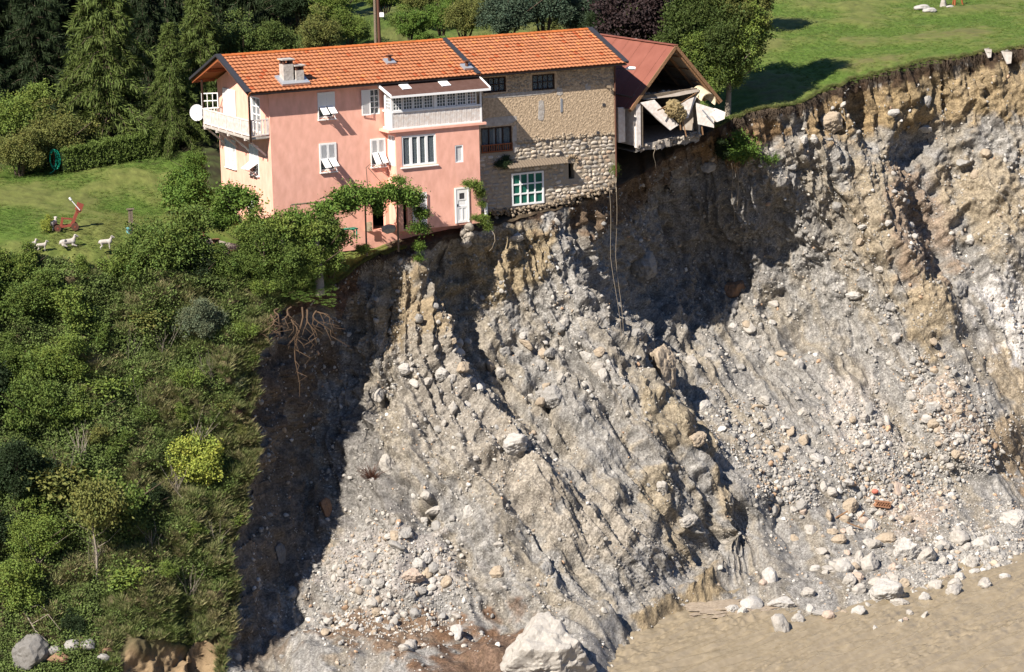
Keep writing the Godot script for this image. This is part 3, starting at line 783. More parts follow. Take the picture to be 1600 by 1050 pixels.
func roof_over(parent: Node3D, u0: float, u1: float, seed_: int, verge_left: bool, verge_right: bool) -> void:
	var E := Vector2(8.66, -0.72)
	var R := Vector2(10.40, -5.2)
	var back := Vector2(8.66, -9.68)
	var deck := Shape.new()
	for side in [[E, R], [back, R]]:
		var a := Vector3(0, side[0].x, side[0].y)
		var b := Vector3(0, side[1].x, side[1].y)
		var d := Vector3(0, 0.07, 0)
		deck.quad(a + Vector3(u0, 0, 0) - d, a + Vector3(u1, 0, 0) - d, b + Vector3(u1, 0, 0) - d, b + Vector3(u0, 0, 0) - d)
		deck.quad(b + Vector3(u0, 0, 0), b + Vector3(u1, 0, 0), a + Vector3(u1, 0, 0), a + Vector3(u0, 0, 0))
		deck.quad(a + Vector3(u0, 0, 0) - d, a + Vector3(u1, 0, 0) - d, a + Vector3(u1, 0, 0), a + Vector3(u0, 0, 0))
	var roof := part(parent, "roof", deck, M.red_wood)
	for side in [[E, 0], [back, 1]]:
		tag(part(roof, "roof_tiles", tiled_slope(u0, u1, side[0], R, 12, seed_ + side[1]), M.tile), "", "", "", "stuff")
	var rng := RandomNumberGenerator.new()
	rng.seed = seed_ + 5
	var n := int((u1 - u0) / 0.38)
	var rt := Shape.new()
	for k in n:
		var t := rng.randf_range(0.85, 1.1)
		rt.tint = Color(0.56 * t, 0.17 * t, 0.05 * t)
		var x := u0 + (u1 - u0) * k / n
		var pts := []
		for q in 7:
			var a := PI * q / 6.0
			pts.append(Vector3(0, R.x + 0.02 + 0.12 * sin(a), R.y + 0.15 * cos(a)))
		for q in 6:
			rt.quad(pts[q] + Vector3(x, 0.02, 0), pts[q] + Vector3(x + 0.4, 0, 0), pts[q + 1] + Vector3(x + 0.4, 0, 0), pts[q + 1] + Vector3(x, 0.02, 0))
	tag(part(roof, "ridge_tiles", rt, M.tile), "", "", "", "stuff")
	var gut := Shape.new()
	var gp := []
	for q in 7:
		var a := PI + PI * q / 6.0
		gp.append(Vector3(0, E.x - 0.03 + 0.085 * sin(a), E.y + 0.06 + 0.085 * cos(a)))
	for q in 6:
		gut.quad(gp[q] + Vector3(u0, 0, 0), gp[q] + Vector3(u1, 0, 0), gp[q + 1] + Vector3(u1, 0, 0), gp[q + 1] + Vector3(u0, 0, 0))
	part(roof, "gutter", gut, M.black_metal)
	for v in [[verge_left, u0 - 0.05], [verge_right, u1 + 0.05]]:
		if v[0]:
			var vg := Shape.new()
			for side in [E, back]:
				var a := Vector3(v[1], side.x + 0.06, side.y)
				var b := Vector3(v[1], R.x + 0.12, R.y)
				vg.bar(a, b, 0.34, 0.14)
			part(roof, "verge_flashing", vg, M.black_metal)

func build_pink_house() -> void:
	var h := thing("pink_house", "long pink plastered house with orange tiled roof and white shutters on the cliff edge", "house", HOUSE_AT, HOUSE_TURN)
	var gable := Transform3D(Basis(Vector3(0, 0, 1), Vector3(0, 1, 0), Vector3(-1, 0, 0)), Vector3(-11.7, 0, -1.2))   # along -depth, outwards to the left
	var wl := Shape.new()
	wl.xf = at_wall(-1.2)
	wall_with_holes(wl, -11.7, 1.6, -1.2, 8.62, [[-8.6, -7.6, 6.8, 8.28], [-8.6, -7.62, 3.68, 5.28], [-5.3, -4.66, 6.78, 8.28], [-5.3, -4.42, 3.7, 5.28], [-5.35, -4.5, -0.1, 1.95]], 0.3)
	wl.xf = gable
	wall_with_holes(wl, -8.0, 0.0, -1.2, 8.62, [[-2.75, -1.4, 6.06, 8.12], [-3.2, -1.95, 3.5, 5.2], [-3.9, -2.9, 0.2, 2.2]], 0.3)
	wl.tri(Vector3(-8, 8.62, 0), Vector3(0, 8.62, 0), Vector3(-4, 10.1, 0))
	wl.xf = Transform3D()
	wl.quad(Vector3(1.6, -1.2, -9.2), Vector3(-11.7, -1.2, -9.2), Vector3(-11.7, 8.62, -9.2), Vector3(1.6, 8.62, -9.2))
	wl.quad(Vector3(1.6, -1.2, -1.2), Vector3(1.6, -1.2, -9.2), Vector3(1.6, 8.62, -9.2), Vector3(1.6, 8.62, -1.2))
	part(h, "wall", wl, M.pink_plaster)
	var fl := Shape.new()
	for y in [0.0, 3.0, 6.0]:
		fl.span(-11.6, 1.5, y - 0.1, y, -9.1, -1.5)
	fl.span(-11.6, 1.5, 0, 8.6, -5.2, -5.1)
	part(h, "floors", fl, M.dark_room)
	# the bay that stands forward
	var by := Shape.new()
	wall_with_holes(by, -4.25, 1.3, -0.16, 5.9, [[-3.87, -1.6, 3.7, 5.52], [-0.35, 0.2, 3.62, 4.67], [-3.9, -3.62, -0.05, 1.62]], 0.22)
	by.xf = Transform3D(Basis(Vector3(0, 0, 1), Vector3(0, 1, 0), Vector3(-1, 0, 0)), Vector3(-4.25, 0, 0))
	wall_with_holes(by, -1.2, 0, -0.16, 5.9, [[-1.02, -0.16, 3.74, 5.55]], 0.2)
	by.xf = Transform3D()
	by.quad(Vector3(1.3, -0.16, 0), Vector3(1.3, -0.16, -1.2), Vector3(1.3, 5.9, -1.2), Vector3(1.3, 5.9, 0))
	by.quad(Vector3(-4.25, -0.16, -1.2), Vector3(1.3, -0.16, -1.2), Vector3(1.3, -0.16, 0), Vector3(-4.25, -0.16, 0))
	part(h, "bay_wall", by, M.pink_plaster)
	var inb := Shape.new()
	inb.span(-4.0, 1.1, 0, 5.85, -1.15, -0.9)
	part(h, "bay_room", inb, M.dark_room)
	glazed(h, at_wall(-0.06), -3.92, -1.55, 3.64, 5.56, 4, 1, 0.16, 0.17, M.white_paint, M.glass)
	var sill := Shape.new()
	sill.span(-3.98, -1.5, 3.58, 3.64, -0.1, 0.1)
	part(h, "window_sill", sill, M.white_paint)
	glazed(h, at_wall(-0.04), -0.37, 0.22, 3.6, 4.69, 1, 1, 0.08, 0.05, M.white_paint, M.curtain)
	glazed(h, Transform3D(Basis(Vector3(0, 0, 1), Vector3(0, 1, 0), Vector3(-1, 0, 0)), Vector3(-4.22, 0, 0)), -1.04, -0.14, 3.7, 5.58, 2, 1, 0.1, 0.12, M.white_paint, M.curtain)
	# front windows with pushed-out shutters
	shutters(h, at_wall(-1.2), -8.6, -7.6, 6.8, 8.28, 0.68)
	shutters(h, at_wall(-1.2), -8.6, -7.62, 3.68, 5.28, 0.70)
	shutters(h, at_wall(-1.2), -5.3, -4.42, 3.7, 5.28, 0.76, 0.75)
	# half-open window beside the sunroom
	glazed(h, at_wall(-1.24), -5.3, -4.66, 6.78, 8.28, 2, 4, 0.07, 0.05, M.white_paint, M.glass)
	var sl := Shape.new()
	sl.xf = Transform3D(Basis(Vector3.UP, -0.12), Vector3(-5.86, 6.78, -1.12))
	louvre(sl, 0.54, 1.5)
	part(h, "shutter", sl, M.white_paint)
	# ground floor: doorway, white leaves of the french door, panelled door
	var lv := Shape.new()
	lv.xf = Transform3D(Basis(Vector3.UP, 0.12), Vector3(-3.3, -0.05, 0.03))
	louvre(lv, 0.46, 2.1)
	part(h, "shutter", lv, M.white_paint)
	lv = Shape.new()
	lv.xf = Transform3D(Basis(Vector3.UP, -0.15), Vector3(-2.83, -0.05, 0.03))
	louvre(lv, 0.46, 2.12)
	part(h, "shutter", lv, M.white_paint)
	var dr := Shape.new()
	dr.span(-0.45, -0.37, -0.04, 2.1, 0.003, 0.07); dr.span(0.41, 0.49, -0.04, 2.1, 0.003, 0.07); dr.span(-0.37, 0.41, 2.02, 2.1, 0.003, 0.07)
	dr.span(-0.37, 0.41, -0.02, 0.12, 0.003, 0.045); dr.span(-0.37, -0.25, 0.12, 2.02, 0.003, 0.045); dr.span(0.29, 0.41, 0.12, 2.02, 0.003, 0.045)
	dr.span(-0.25, 0.29, 1.82, 2.02, 0.003, 0.044); dr.span(-0.25, 0.29, 0.86, 1.0, 0.003, 0.044); dr.span(-0.02, 0.06, 0.12, 0.86, 0.003, 0.044)
	dr.span(-0.25, -0.02, 0.12, 0.86, 0.003, 0.02); dr.span(0.06, 0.29, 0.12, 0.86, 0.003, 0.02); dr.span(-0.25, 0.29, 1.0, 1.34, 0.003, 0.02)
	dr.span(-0.25, -0.16, 1.34, 1.82, 0.003, 0.043); dr.span(0.2, 0.29, 1.34, 1.82, 0.003, 0.043); dr.span(-0.16, 0.2, 1.34, 1.4, 0.003, 0.043); dr.span(-0.16, 0.2, 1.77, 1.82, 0.003, 0.043)
	var door := part(h, "door", dr, M.white_paint)
	var dp := Shape.new()
	dp.span(-0.16, 0.2, 1.4, 1.77, 0.003, 0.018)
	part(door, "door_pane", dp, M.black_patch)
	var hd := Shape.new()
	hd.span(-0.34, -0.3, 0.98, 1.14, 0.045, 0.07); hd.span(-0.34, -0.22, 1.06, 1.09, 0.07, 0.1)
	part(door, "handle", hd, M.black_metal)
	# gable windows
	var gs := Shape.new()
	for k in 2:
		gs.xf = gable * Transform3D(Basis(), Vector3(-7.0 + k * 0.97, 6.08, 0.05))
		louvre(gs, 0.95, 2.15)
	part(h, "balcony_shutter", gs, M.white_paint)
	glazed(h, gable * at_wall(-0.04), -2.75, -1.4, 6.06, 8.12, 2, 4, 0.08, 0.05, M.white_paint, M.glass)
	gs = Shape.new()
	gs.xf = gable * Transform3D(Basis(Vector3.UP, 1.25), Vector3(-2.8, 6.1, 0.05))
	louvre(gs, 0.62, 2.0)
	part(h, "balcony_shutter", gs, M.white_paint)
	shutters(h, gable, -7.05, -5.45, 3.5, 5.12, 0.0)
	shutters(h, gable, -3.2, -1.95, 3.5, 5.2, 0.72, 1.0)
	glazed(h, gable * at_wall(-0.04), -3.9, -2.9, 0.2, 2.2, 2, 3, 0.09, 0.06, M.white_paint, M.glass)
	roof_over(h, -13.08, 1.72, 11, true, false)
	# purlins and barge boards under the gable overhang
	for k in 5:
		var z := -0.9 - k * 2.15
		var y := 8.62 + 1.72 * (1.0 - absf(z + 5.2) / 4.7) - 0.1
		var pl := Shape.new()
		pl.span(-13.1, -11.72, y - 0.16, y, z - 0.07, z + 0.07)
		part(h, "purlin", pl, M.red_wood)
	var bb := Shape.new()
	for side in [-0.72, -9.68]:
		bb.bar(Vector3(-13.1, 8.56, side), Vector3(-13.1, 10.28, -5.2), 0.06, 0.2)
	part(h, "barge_board", bb, M.red_wood)
	# black strip between the two roofs
	var st := Shape.new()
	st.bar(Vector3(1.74, 8.72, -0.68), Vector3(1.74, 10.5, -5.2), 0.3, 0.16)
	part(h, "valley_flashing", st, M.black_metal)
	build_balcony(h, gable)
	build_sunroom(h)
	build_chimneys(h)

func build_balcony(h: Node3D, g: Transform3D) -> void:
	var s := Shape.new()
	s.xf = g
	s.span(-7.3, -0.1, 5.92, 6.04, 0.01, 1.3)
	var deck := part(h, "balcony_floor", s, M.grey_cement)
	var rail := Shape.new()
	rail.xf = g
	rail.span(-7.3, -0.1, 6.98, 7.05, 1.2, 1.28); rail.span(-7.3, -0.1, 6.12, 6.18, 1.21, 1.27)
	part(deck, "handrail", rail, M.worn_white)
	for k in 48:
		var b := Shape.new()
		b.xf = g
		var x := -7.22 + k * 0.148
		if k % 8 == 0: b.span(x - 0.035, x + 0.035, 6.04, 6.98, 1.205, 1.275)
		else: b.span(x - 0.04, x + 0.04, 6.18, 6.98, 1.225, 1.255)
		part(deck, "baluster", b, M.worn_white)
	for z in [-7.3, -0.1]:
		rail = Shape.new()
		rail.xf = g
		rail.span(z - 0.035, z + 0.035, 6.98, 7.05, 0.05, 1.2); rail.span(z - 0.03, z + 0.03, 6.12, 6.18, 0.05, 1.2); rail.span(z - 0.03, z + 0.03, 6.18, 6.98, 0.03, 0.07)
		part(deck, "handrail", rail, M.worn_white)
	for z in [-7.3, -0.1]:
		for k in 6:
			var b := Shape.new()
			b.xf = g
			b.span(z - 0.02, z + 0.02, 6.18, 6.98, 0.1 + k * 0.19, 0.19 + k * 0.19)
			part(deck, "baluster", b, M.worn_white)
	for z in [-7.35, -0.02]:
		var p := Shape.new()
		p.xf = g
		p.span(z - 0.05, z + 0.05, 5.75, 8.75, 1.18, 1.28)
		part(h, "balcony_post", p, M.dark_wood)
	for z in [-7.0, -5.1, -3.3, -0.7]:
		var b := Shape.new()
		b.xf = g
		b.bar(Vector3(z, 4.82, 0.02), Vector3(z, 5.9, 1.22), 0.1, 0.1)
		b.span(z - 0.05, z + 0.05, 5.8, 5.92, 0.01, 1.35)
		part(h, "brace", b, M.worn_white)
	var cs := Shape.new()
	cs.xf = g * Transform3D(Basis(Vector3.UP, 1.2), Vector3(-7.1, 7.0, 0.6))
	cs.span(-0.75, -0.69, 0, 0.95, -0.02, 0.02); cs.span(0.19, 0.25, 0, 0.95, -0.02, 0.02)
	for y in [0.0, 0.44, 0.89]: cs.span(-0.69, 0.19, y, y + 0.06, -0.019, 0.019)
	for x in [-0.42, -0.1]: cs.span(x, x + 0.04, 0.06, 0.89, -0.018, 0.018)
	part(h, "open_casement", cs, M.white_paint)

func build_sunroom(h: Node3D) -> void:
	var s := Shape.new()
	s.span(-4.75, 1.75, 5.78, 5.92, -1.19, 0.12)
	s.span(-4.6, -1.4, 5.68, 5.775, -1.19, 0.02)
	var room := part(h, "sunroom_floor", s, M.pink_plaster)
	var f := Shape.new()
	for u in [-4.5, 1.42]: f.span(u, u + 0.1, 5.92, 8.0, -0.12, 0.0)
	f.span(-1.66, -1.5, 6.95, 7.93, -0.1, 0.0)
	f.span(-4.4, 1.42, 7.88, 7.98, -0.1, 0.004); f.span(-4.4, 1.42, 6.92, 7.02, -0.1, 0.03); f.span(-4.4, 1.42, 5.93, 6.02, -0.1, 0.02)
	f.span(-4.49, -4.42, 6.92, 7.02, -1.18, -0.12); f.span(-4.49, -4.42, 5.93, 6.02, -1.18, -0.12); f.span(-4.49, -4.42, 5.92, 8.3, -0.92, -0.84)
	part(room, "sunroom_frame", f, M.white_paint)
	var bd := Shape.new()
	for k in 50:
		var u := -4.38 + k * 0.1162
		bd.span(u, u + 0.1, 6.02, 6.92, -0.06 + 0.004 * (k % 3), -0.02 + 0.004 * (k % 3))
	tag(part(room, "boarding", bd, M.worn_white), "", "", "", "stuff")
	bd = Shape.new()
	for k in 8: bd.span(-4.47, -4.44, 6.02, 6.92, -0.14 - k * 0.09, -0.22 - k * 0.09)
	bd.span(-4.46, -4.45, 6.02, 6.92, -0.84, -0.12)
	part(room, "side_boarding", bd, M.worn_white)
	for k in 8:
		var u := -4.38 + k * 0.68 + (0.16 if k > 3 else 0.0)
		glazed_small(room, at_wall(-0.03), u, u + 0.64, 7.03, 7.87)
	glazed_small(room, Transform3D(Basis(Vector3(0, 0, 1), Vector3(0, 1, 0), Vector3(-1, 0, 0)), Vector3(-4.45, 0, 0)), -0.82, -0.14, 7.03, 7.95)
	var rf := Shape.new()
	var a := Vector3(-4.9, 8.53, -0.8); var b := Vector3(1.8, 8.53, -0.8); var d := Vector3(1.9, 7.96, 0.4); var e := Vector3(-4.62, 7.96, 0.4)
	var th := Vector3(0, 0.06, 0)
	rf.quad(e, d, b, a); rf.quad(a - th, b - th, d - th, e - th); rf.quad(e - th, d - th, d, e); rf.quad(a - th, e - th, e, a); rf.quad(d - th, b - th, b, d)
	var roof := part(room, "sunroom_roof", rf, M.brown_sheet)
	var fa := Shape.new()
	fa.bar(e + Vector3(-0.03, -0.05, 0.02), d + Vector3(0.03, -0.05, 0.02), 0.04, 0.13)
	fa.bar(a + Vector3(-0.02, 0, 0), e + Vector3(-0.02, 0, 0), 0.05, 0.16); fa.bar(b + Vector3(0.02, 0, 0), d + Vector3(0.02, 0, 0), 0.05, 0.16)
	fa.quad(Vector3(-4.9, 8.5, -1.19), Vector3(-4.9, 8.5, -0.8), Vector3(1.8, 8.5, -0.8), Vector3(1.8, 8.5, -1.19))
	part(roof, "fascia", fa, M.white_paint)
	for u in [-3.35, -0.75]:
		var k := Shape.new()
		k.bar(Vector3(u, 8.48, -0.64), Vector3(u + 0.05, 8.25, -0.16), 0.62, 0.05)
		part(roof, "skylight", k, M.white_plastic)
	var inn := Shape.new()
	inn.span(-4.2, 1.3, 5.95, 8.3, -1.15, -1.1)
	part(room, "back_wall", inn, M.dark_room)

func glazed_small(parent: Node3D, f: Transform3D, u0: float, u1: float, y0: float, y1: float) -> void:
	var fr := Shape.new()
	fr.xf = f
	fr.span(u0, u0 + 0.06, y0, y1, -0.03, 0.02); fr.span(u1 - 0.06, u1, y0, y1, -0.03, 0.02)
	fr.span(u0 + 0.06, u1 - 0.06, y0, y0 + 0.06, -0.03, 0.018); fr.span(u0 + 0.06, u1 - 0.06, y1 - 0.06, y1, -0.03, 0.018)
	for k in [1, 2]:
		var x := lerpf(u0 + 0.06, u1 - 0.06, k / 3.0)
		fr.span(x - 0.016, x + 0.016, y0 + 0.06, y1 - 0.06, -0.025, 0.012)
	for k in [1, 2, 3]:
		var y := lerpf(y0 + 0.06, y1 - 0.06, k / 4.0)
		fr.span(u0 + 0.06, u1 - 0.06, y - 0.014, y + 0.014, -0.024, 0.01)
	fr.tint = Color.WHITE
	part(parent, "casement", fr, M.white_paint)
	var p := Shape.new()
	p.xf = f
	p.span(u0 + 0.05, u1 - 0.05, y0 + 0.05, y1 - 0.05, -0.012, -0.006)
	part(parent, "pane", p, M.glass)

func build_chimneys(h: Node3D) -> void:
	for c in [[-10.3, -1.75, 0.62, 0.95, 0.62], [-9.62, -1.6, 0.5, 0.62, 0.5]]:
		var base: float = 8.68 + (-0.5 - c[1]) * 0.366 - 0.1
		var s := Shape.new()
		s.span(c[0] - c[2] / 2, c[0] + c[2] / 2, base, base + c[3] + 0.1, c[1] - c[4] / 2, c[1] + c[4] / 2)
		var ch := part(h, "chimney", s, M.grey_cement)
		var t := Shape.new()
		for i in 4:
			var x: float = c[0] + (c[2] / 2 - 0.08) * (1 if i & 1 else -1)
			var z: float = c[1] + (c[4] / 2 - 0.08) * (1 if i & 2 else -1)
			t.span(x - 0.07, x + 0.07, base + c[3] + 0.1, base + c[3] + 0.34, z - 0.07, z + 0.07)
		part(ch, "cap_posts", t, M.rust)
		t = Shape.new()
		t.span(c[0] - c[2] / 2 - 0.08, c[0] + c[2] / 2 + 0.08, base + c[3] + 0.34, base + c[3] + 0.41, c[1] - c[4] / 2 - 0.08, c[1] + c[4] / 2 + 0.08)
		part(ch, "chimney_cap", t, M.grey_cement)
		t = Shape.new()
		t.span(c[0] - c[2] / 2 + 0.06, c[0] + c[2] / 2 - 0.06, base + c[3] + 0.1, base + c[3] + 0.13, c[1] - c[4] / 2 + 0.06, c[1] + c[4] / 2 - 0.06)
		part(ch, "flue_top", t, M.black_metal)
	var fl := Shape.new()
	fl.bar(Vector3(-10.0, 8.95, -1.05), Vector3(-10.0, 9.36, -2.2), 1.75, 0.12)
	part(h, "chimney_flashing", fl, M.zinc)
	for v in [[-3.1, -2.9, 0.42], [1.35, -1.5, 0.4]]:
		var y: float = 8.68 + (-0.5 - v[1]) * 0.366
		var s := Shape.new()
		s.tube([Vector3(v[0], y - 0.05, v[1]), Vector3(v[0], y + v[2], v[1])], [0.11, 0.11], 8)
		s.span(v[0] - 0.16, v[0] + 0.16, y + v[2], y + v[2] + 0.06, v[1] - 0.16, v[1] + 0.16)
		var pipe := part(h, "vent_pipe", s, M.rust)
		var k := Shape.new()
		k.bar(Vector3(v[0], y - 0.03, v[1] + 0.3), Vector3(v[0], y + 0.2, v[1] - 0.33), 0.6, 0.12)
		part(pipe, "flashing", k, M.zinc)

func sphere_dirs(sub: int) -> Array:
	var g := (1.0 + sqrt(5.0)) / 2.0
	var p := [Vector3(-1, g, 0), Vector3(1, g, 0), Vector3(-1, -g, 0), Vector3(1, -g, 0), Vector3(0, -1, g), Vector3(0, 1, g), Vector3(0, -1, -g), Vector3(0, 1, -g), Vector3(g, 0, -1), Vector3(g, 0, 1), Vector3(-g, 0, -1), Vector3(-g, 0, 1)]
	var f := [[0, 11, 5], [0, 5, 1], [0, 1, 7], [0, 7, 10], [0, 10, 11], [1, 5, 9], [5, 11, 4], [11, 10, 2], [10, 7, 6], [7, 1, 8], [3, 9, 4], [3, 4, 2], [3, 2, 6], [3, 6, 8], [3, 8, 9], [4, 9, 5], [2, 4, 11], [6, 2, 10], [8, 6, 7], [9, 8, 1]]
	var tris := []
	for k in f: tris.append([p[k[0]].normalized(), p[k[1]].normalized(), p[k[2]].normalized()])
	for s in sub:
		var more := []
		for t in tris:
			var a: Vector3 = ((t[0] + t[1]) / 2).normalized()
			var b: Vector3 = ((t[1] + t[2]) / 2).normalized()
			var c: Vector3 = ((t[2] + t[0]) / 2).normalized()
			more.append([t[0], a, c]); more.append([a, t[1], b]); more.append([c, b, t[2]]); more.append([a, b, c])
		tris = more
	return tris

func rock_shape(seed_: int, sub: int, soft: float, planes := 9, bump := 0.06) -> Shape:
	# a stone: a ball cut by planes, corners worn by "soft"; about 1 m across
	var rng := RandomNumberGenerator.new()
	rng.seed = seed_
	var cut := []
	for k in planes:
		var d := Vector3(rng.randfn(), rng.randfn(), rng.randfn()).normalized()
		cut.append([d, rng.randf_range(0.5, 0.85)])
	var s := Shape.new()
	var at := func(d: Vector3) -> Vector3:
		var r := 1.0
		for q in cut:
			var k: float = d.dot(q[0])
			if k > 0.05: r = minf(r, q[1] / k)
		r = lerpf(r, 0.78, soft)
		r += bump * fine.get_noise_3dv(d * 2.2 + Vector3(seed_, 0, 0)) + bump * 0.5 * fine.get_noise_3dv(d * 6.0 + Vector3(0, seed_, 0)) + bump * 0.25 * fine.get_noise_3dv(d * 14.0 + Vector3(0, 0, seed_))
		return d * r * 0.62
	var seen := {}
	for t in sphere_dirs(sub):
		var q := []
		for d in t:
			if not seen.has(d): seen[d] = [at.call(d), Vector3.ZERO]
			q.append(seen[d])
		var m: Vector3 = (q[1][0] - q[0][0]).cross(q[2][0] - q[0][0])
		for e in q: e[1] += m
	for t in sphere_dirs(sub):
		var q := [seen[t[0]], seen[t[1]], seen[t[2]]]
		var m: Vector3 = (q[1][0] - q[0][0]).cross(q[2][0] - q[0][0]).normalized()
		for k in [0, 2, 1]:
			s.v.append(q[k][0]); s.n.append((m * 0.75 + q[k][1].normalized() * 0.25).normalized()); s.c.append(Color.WHITE)
	return s

func add_rock(into: Shape, rock: Shape, t: Transform3D, tint: Color) -> void:
	for k in rock.v.size():
		into.v.append(t * rock.v[k]); into.n.append((t.basis.inverse().transposed() * rock.n[k]).normalized()); into.c.append(tint)

func wall_foot(u: float) -> float:
	var pts := [[1.5, 0.3], [2.07, 0.39], [4.04, 0.25], [6.37, 0.37], [8.51, 0.7], [10.34, 0.9], [11.6, 1.4]]
	for k in pts.size() - 1:
		if u < pts[k + 1][0]: return lerpf(pts[k][1], pts[k + 1][1], clampf((u - pts[k][0]) / (pts[k + 1][0] - pts[k][0]), 0, 1))
	return 1.4

func build_stone_house() -> void:
	var h := thing("stone_house", "old stone house with tan rendered upper wall beside the pink house", "house", HOUSE_AT, HOUSE_TURN)
	var holes := [[2.26, 3.85, 7.48, 8.4], [5.64, 7.23, 7.38, 8.35], [2.05, 4.17, 3.82, 5.38], [4.06, 6.31, 0.42, 2.42], [8.1, 8.52, 1.72, 2.7]]
	var up := Shape.new()
	up.xf = at_wall(-1.2)
	wall_with_holes(up, 1.6, 11.5, 4.3, 8.62, [[2.26, 3.85, 7.48, 8.4], [5.64, 7.23, 7.38, 8.35], [2.05, 4.17, 4.3, 5.38]], 0.35)
	var render := part(h, "rendered_wall", up, M.tan_render)
	var lo := Shape.new()
	lo.xf = at_wall(-1.24)
	wall_with_holes(lo, 1.6, 8.0, 0.2, 4.3, [[2.05, 4.17, 3.82, 4.3], [4.06, 6.31, 0.42, 2.42]], 0.35)
	wall_with_holes(lo, 8.0, 11.5, 0.8, 4.3, [[8.1, 8.52, 1.72, 2.7]], 0.5)
	lo.xf = Transform3D()
	lo.quad(Vector3(11.5, 0.6, -1.2), Vector3(11.5, 0.6, -9.2), Vector3(11.5, 8.62, -9.2), Vector3(11.5, 8.62, -1.2))
	lo.quad(Vector3(11.5, 0.6, -9.2), Vector3(1.6, 0.6, -9.2), Vector3(1.6, 8.62, -9.2), Vector3(11.5, 8.62, -9.2))
	lo.tri(Vector3(11.5, 8.62, -1.2), Vector3(11.5, 8.62, -9.2), Vector3(11.5, 10.15, -5.2))
	var wall := part(h, "stone_wall", lo, M.mortar)
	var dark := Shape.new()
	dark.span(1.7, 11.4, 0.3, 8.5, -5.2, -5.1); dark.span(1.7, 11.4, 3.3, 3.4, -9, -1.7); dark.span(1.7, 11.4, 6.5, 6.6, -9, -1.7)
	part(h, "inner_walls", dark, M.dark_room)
	# stones of the lower wall, each laid by itself
	var rng := RandomNumberGenerator.new()
	rng.seed = 41
	var shapes := []
	for k in 8: shapes.append(rock_shape(300 + k, 1, 0.02, 14, 0.09).mesh())
	var tones := []
	for c in [[0.60, 0.53, 0.43], [0.54, 0.49, 0.42], [0.45, 0.39, 0.31], [0.65, 0.59, 0.51], [0.53, 0.41, 0.30], [0.40, 0.375, 0.33]]:
		tones.append(textured(mat("wall_stone", lin(c[0], c[1], c[2]), 0.95), M.rock.albedo_texture, M.rock.normal_texture, 1.1, 0.6))
	var y := 0.3
	var row := 0
	while y < 4.35:
		var rh := rng.randf_range(0.2, 0.3)
		var u := 1.75 + 0.17 * (row % 2)
		while u < 11.45:
			var w := rng.randf_range(0.18, 0.58)
			var cy := y + rh / 2 + rng.randf_range(-0.04, 0.04)
			var cu := u + w / 2
			u += w + 0.02
			if cu + w / 2 > 11.52 or cy < wall_foot(cu) - 0.12: continue
			if cu < 4.45 and cy > 3.6: continue
			if cy > 4.2 + 0.12 * sin(cu * 2.3): continue
			var blocked := false
			for q in holes:
				if cu > q[0] - w / 2 - 0.03 and cu < q[1] + w / 2 + 0.03 and cy > q[2] - rh / 2 - 0.03 and cy < q[3] + rh / 2 + 0.03: blocked = true
			if blocked: continue
			if cu > 3.6 and cu < 7.8 and cy > 2.8 and cy < 3.15: continue
			if rng.randf() < 0.025: continue
			var o := mesh_node("stone", shapes[rng.randi() % 8], tones[rng.randi() % 6] if cu > 4.2 or cy > 3.0 else tones[[2, 5][rng.randi() % 2]], wall)
			o.position = Vector3(cu, cy, -1.285 + rng.randf_range(-0.01, 0.03))
			o.basis = Basis(Vector3.BACK, rng.randf_range(-0.2, 0.2)) * Basis(Vector3.RIGHT, PI * (rng.randi() % 2)) * Basis.from_scale(Vector3(w * 1.12, rh * rng.randf_range(0.9, 1.25), 0.2))
		y += rh
		row += 1
	# rubble showing between the top windows and where the render has gone; too small to tell apart
	var rub := Shape.new()
	var small := []
	for k in 4: small.append(rock_shape(340 + k, 0, 0.2, 7))
	for k in 520:
		var p := Vector2(rng.randf_range(3.95, 11.4), rng.randf_range(7.42, 8.5))
		if p.x > 5.5 and p.x < 7.35: continue
		if k > 400: p = Vector2(rng.randf_range(4.4, 11.4), 4.25 + absf(rng.randfn()) * 0.12)
		var t := rng.randf_range(0.7, 1.15)
		add_rock(rub, small[k % 4], Transform3D(Basis(Vector3.BACK, rng.randf_range(-0.4, 0.4)) * Basis.from_scale(Vector3(rng.randf_range(0.12, 0.34), rng.randf_range(0.1, 0.2), 0.1)), Vector3(p.x, p.y, -1.2)), Color(0.46 * t, 0.385 * t, 0.29 * t))
	for k in 420:
		var cu := rng.randf_range(1.7, 11.5)
		var t := rng.randf_range(0.6, 1.15)
		var sz := rng.randf_range(0.1, 0.34)
		add_rock(rub, small[k % 4], Transform3D(Basis(Vector3(1, 1, 0).normalized(), rng.randf_range(0, 3)) * Basis.from_scale(Vector3(sz, sz * 0.75, sz)), Vector3(cu, wall_foot(cu) - absf(rng.randfn()) * 0.22, -1.3 + rng.randf_range(-0.25, 0.15))), Color(0.33 * t, 0.27 * t, 0.20 * t))
	tag(part(wall, "rubble", rub, M.rock), "", "", "", "stuff")
	# cement patches, slot and sockets in the render
	for q in [[6.0, 6.45, 5.5, 6.7, 0], [7.35, 7.75, 6.95, 7.5, 0], [9.35, 9.75, 7.15, 7.55, 0], [2.1, 4.4, 5.42, 6.0, 0], [4.2, 4.5, 3.75, 5.4, 0], [2.3, 7.3, 7.12, 7.36, 0]]:
		var s := Shape.new()
		var a := []
		for k in 12:
			var g := TAU * k / 12.0
			var rr := 1.0 + 0.22 * fine.get_noise_2d(cos(g) * 2.0 + q[0] * 3.0, sin(g) * 2.0)
			a.append(Vector3((q[0] + q[1]) / 2 + (q[1] - q[0]) / 2 * rr * signf(cos(g)) * pow(absf(cos(g)), 0.6), (q[2] + q[3]) / 2 + (q[3] - q[2]) / 2 * rr * signf(sin(g)) * pow(absf(sin(g)), 0.6), -1.185))
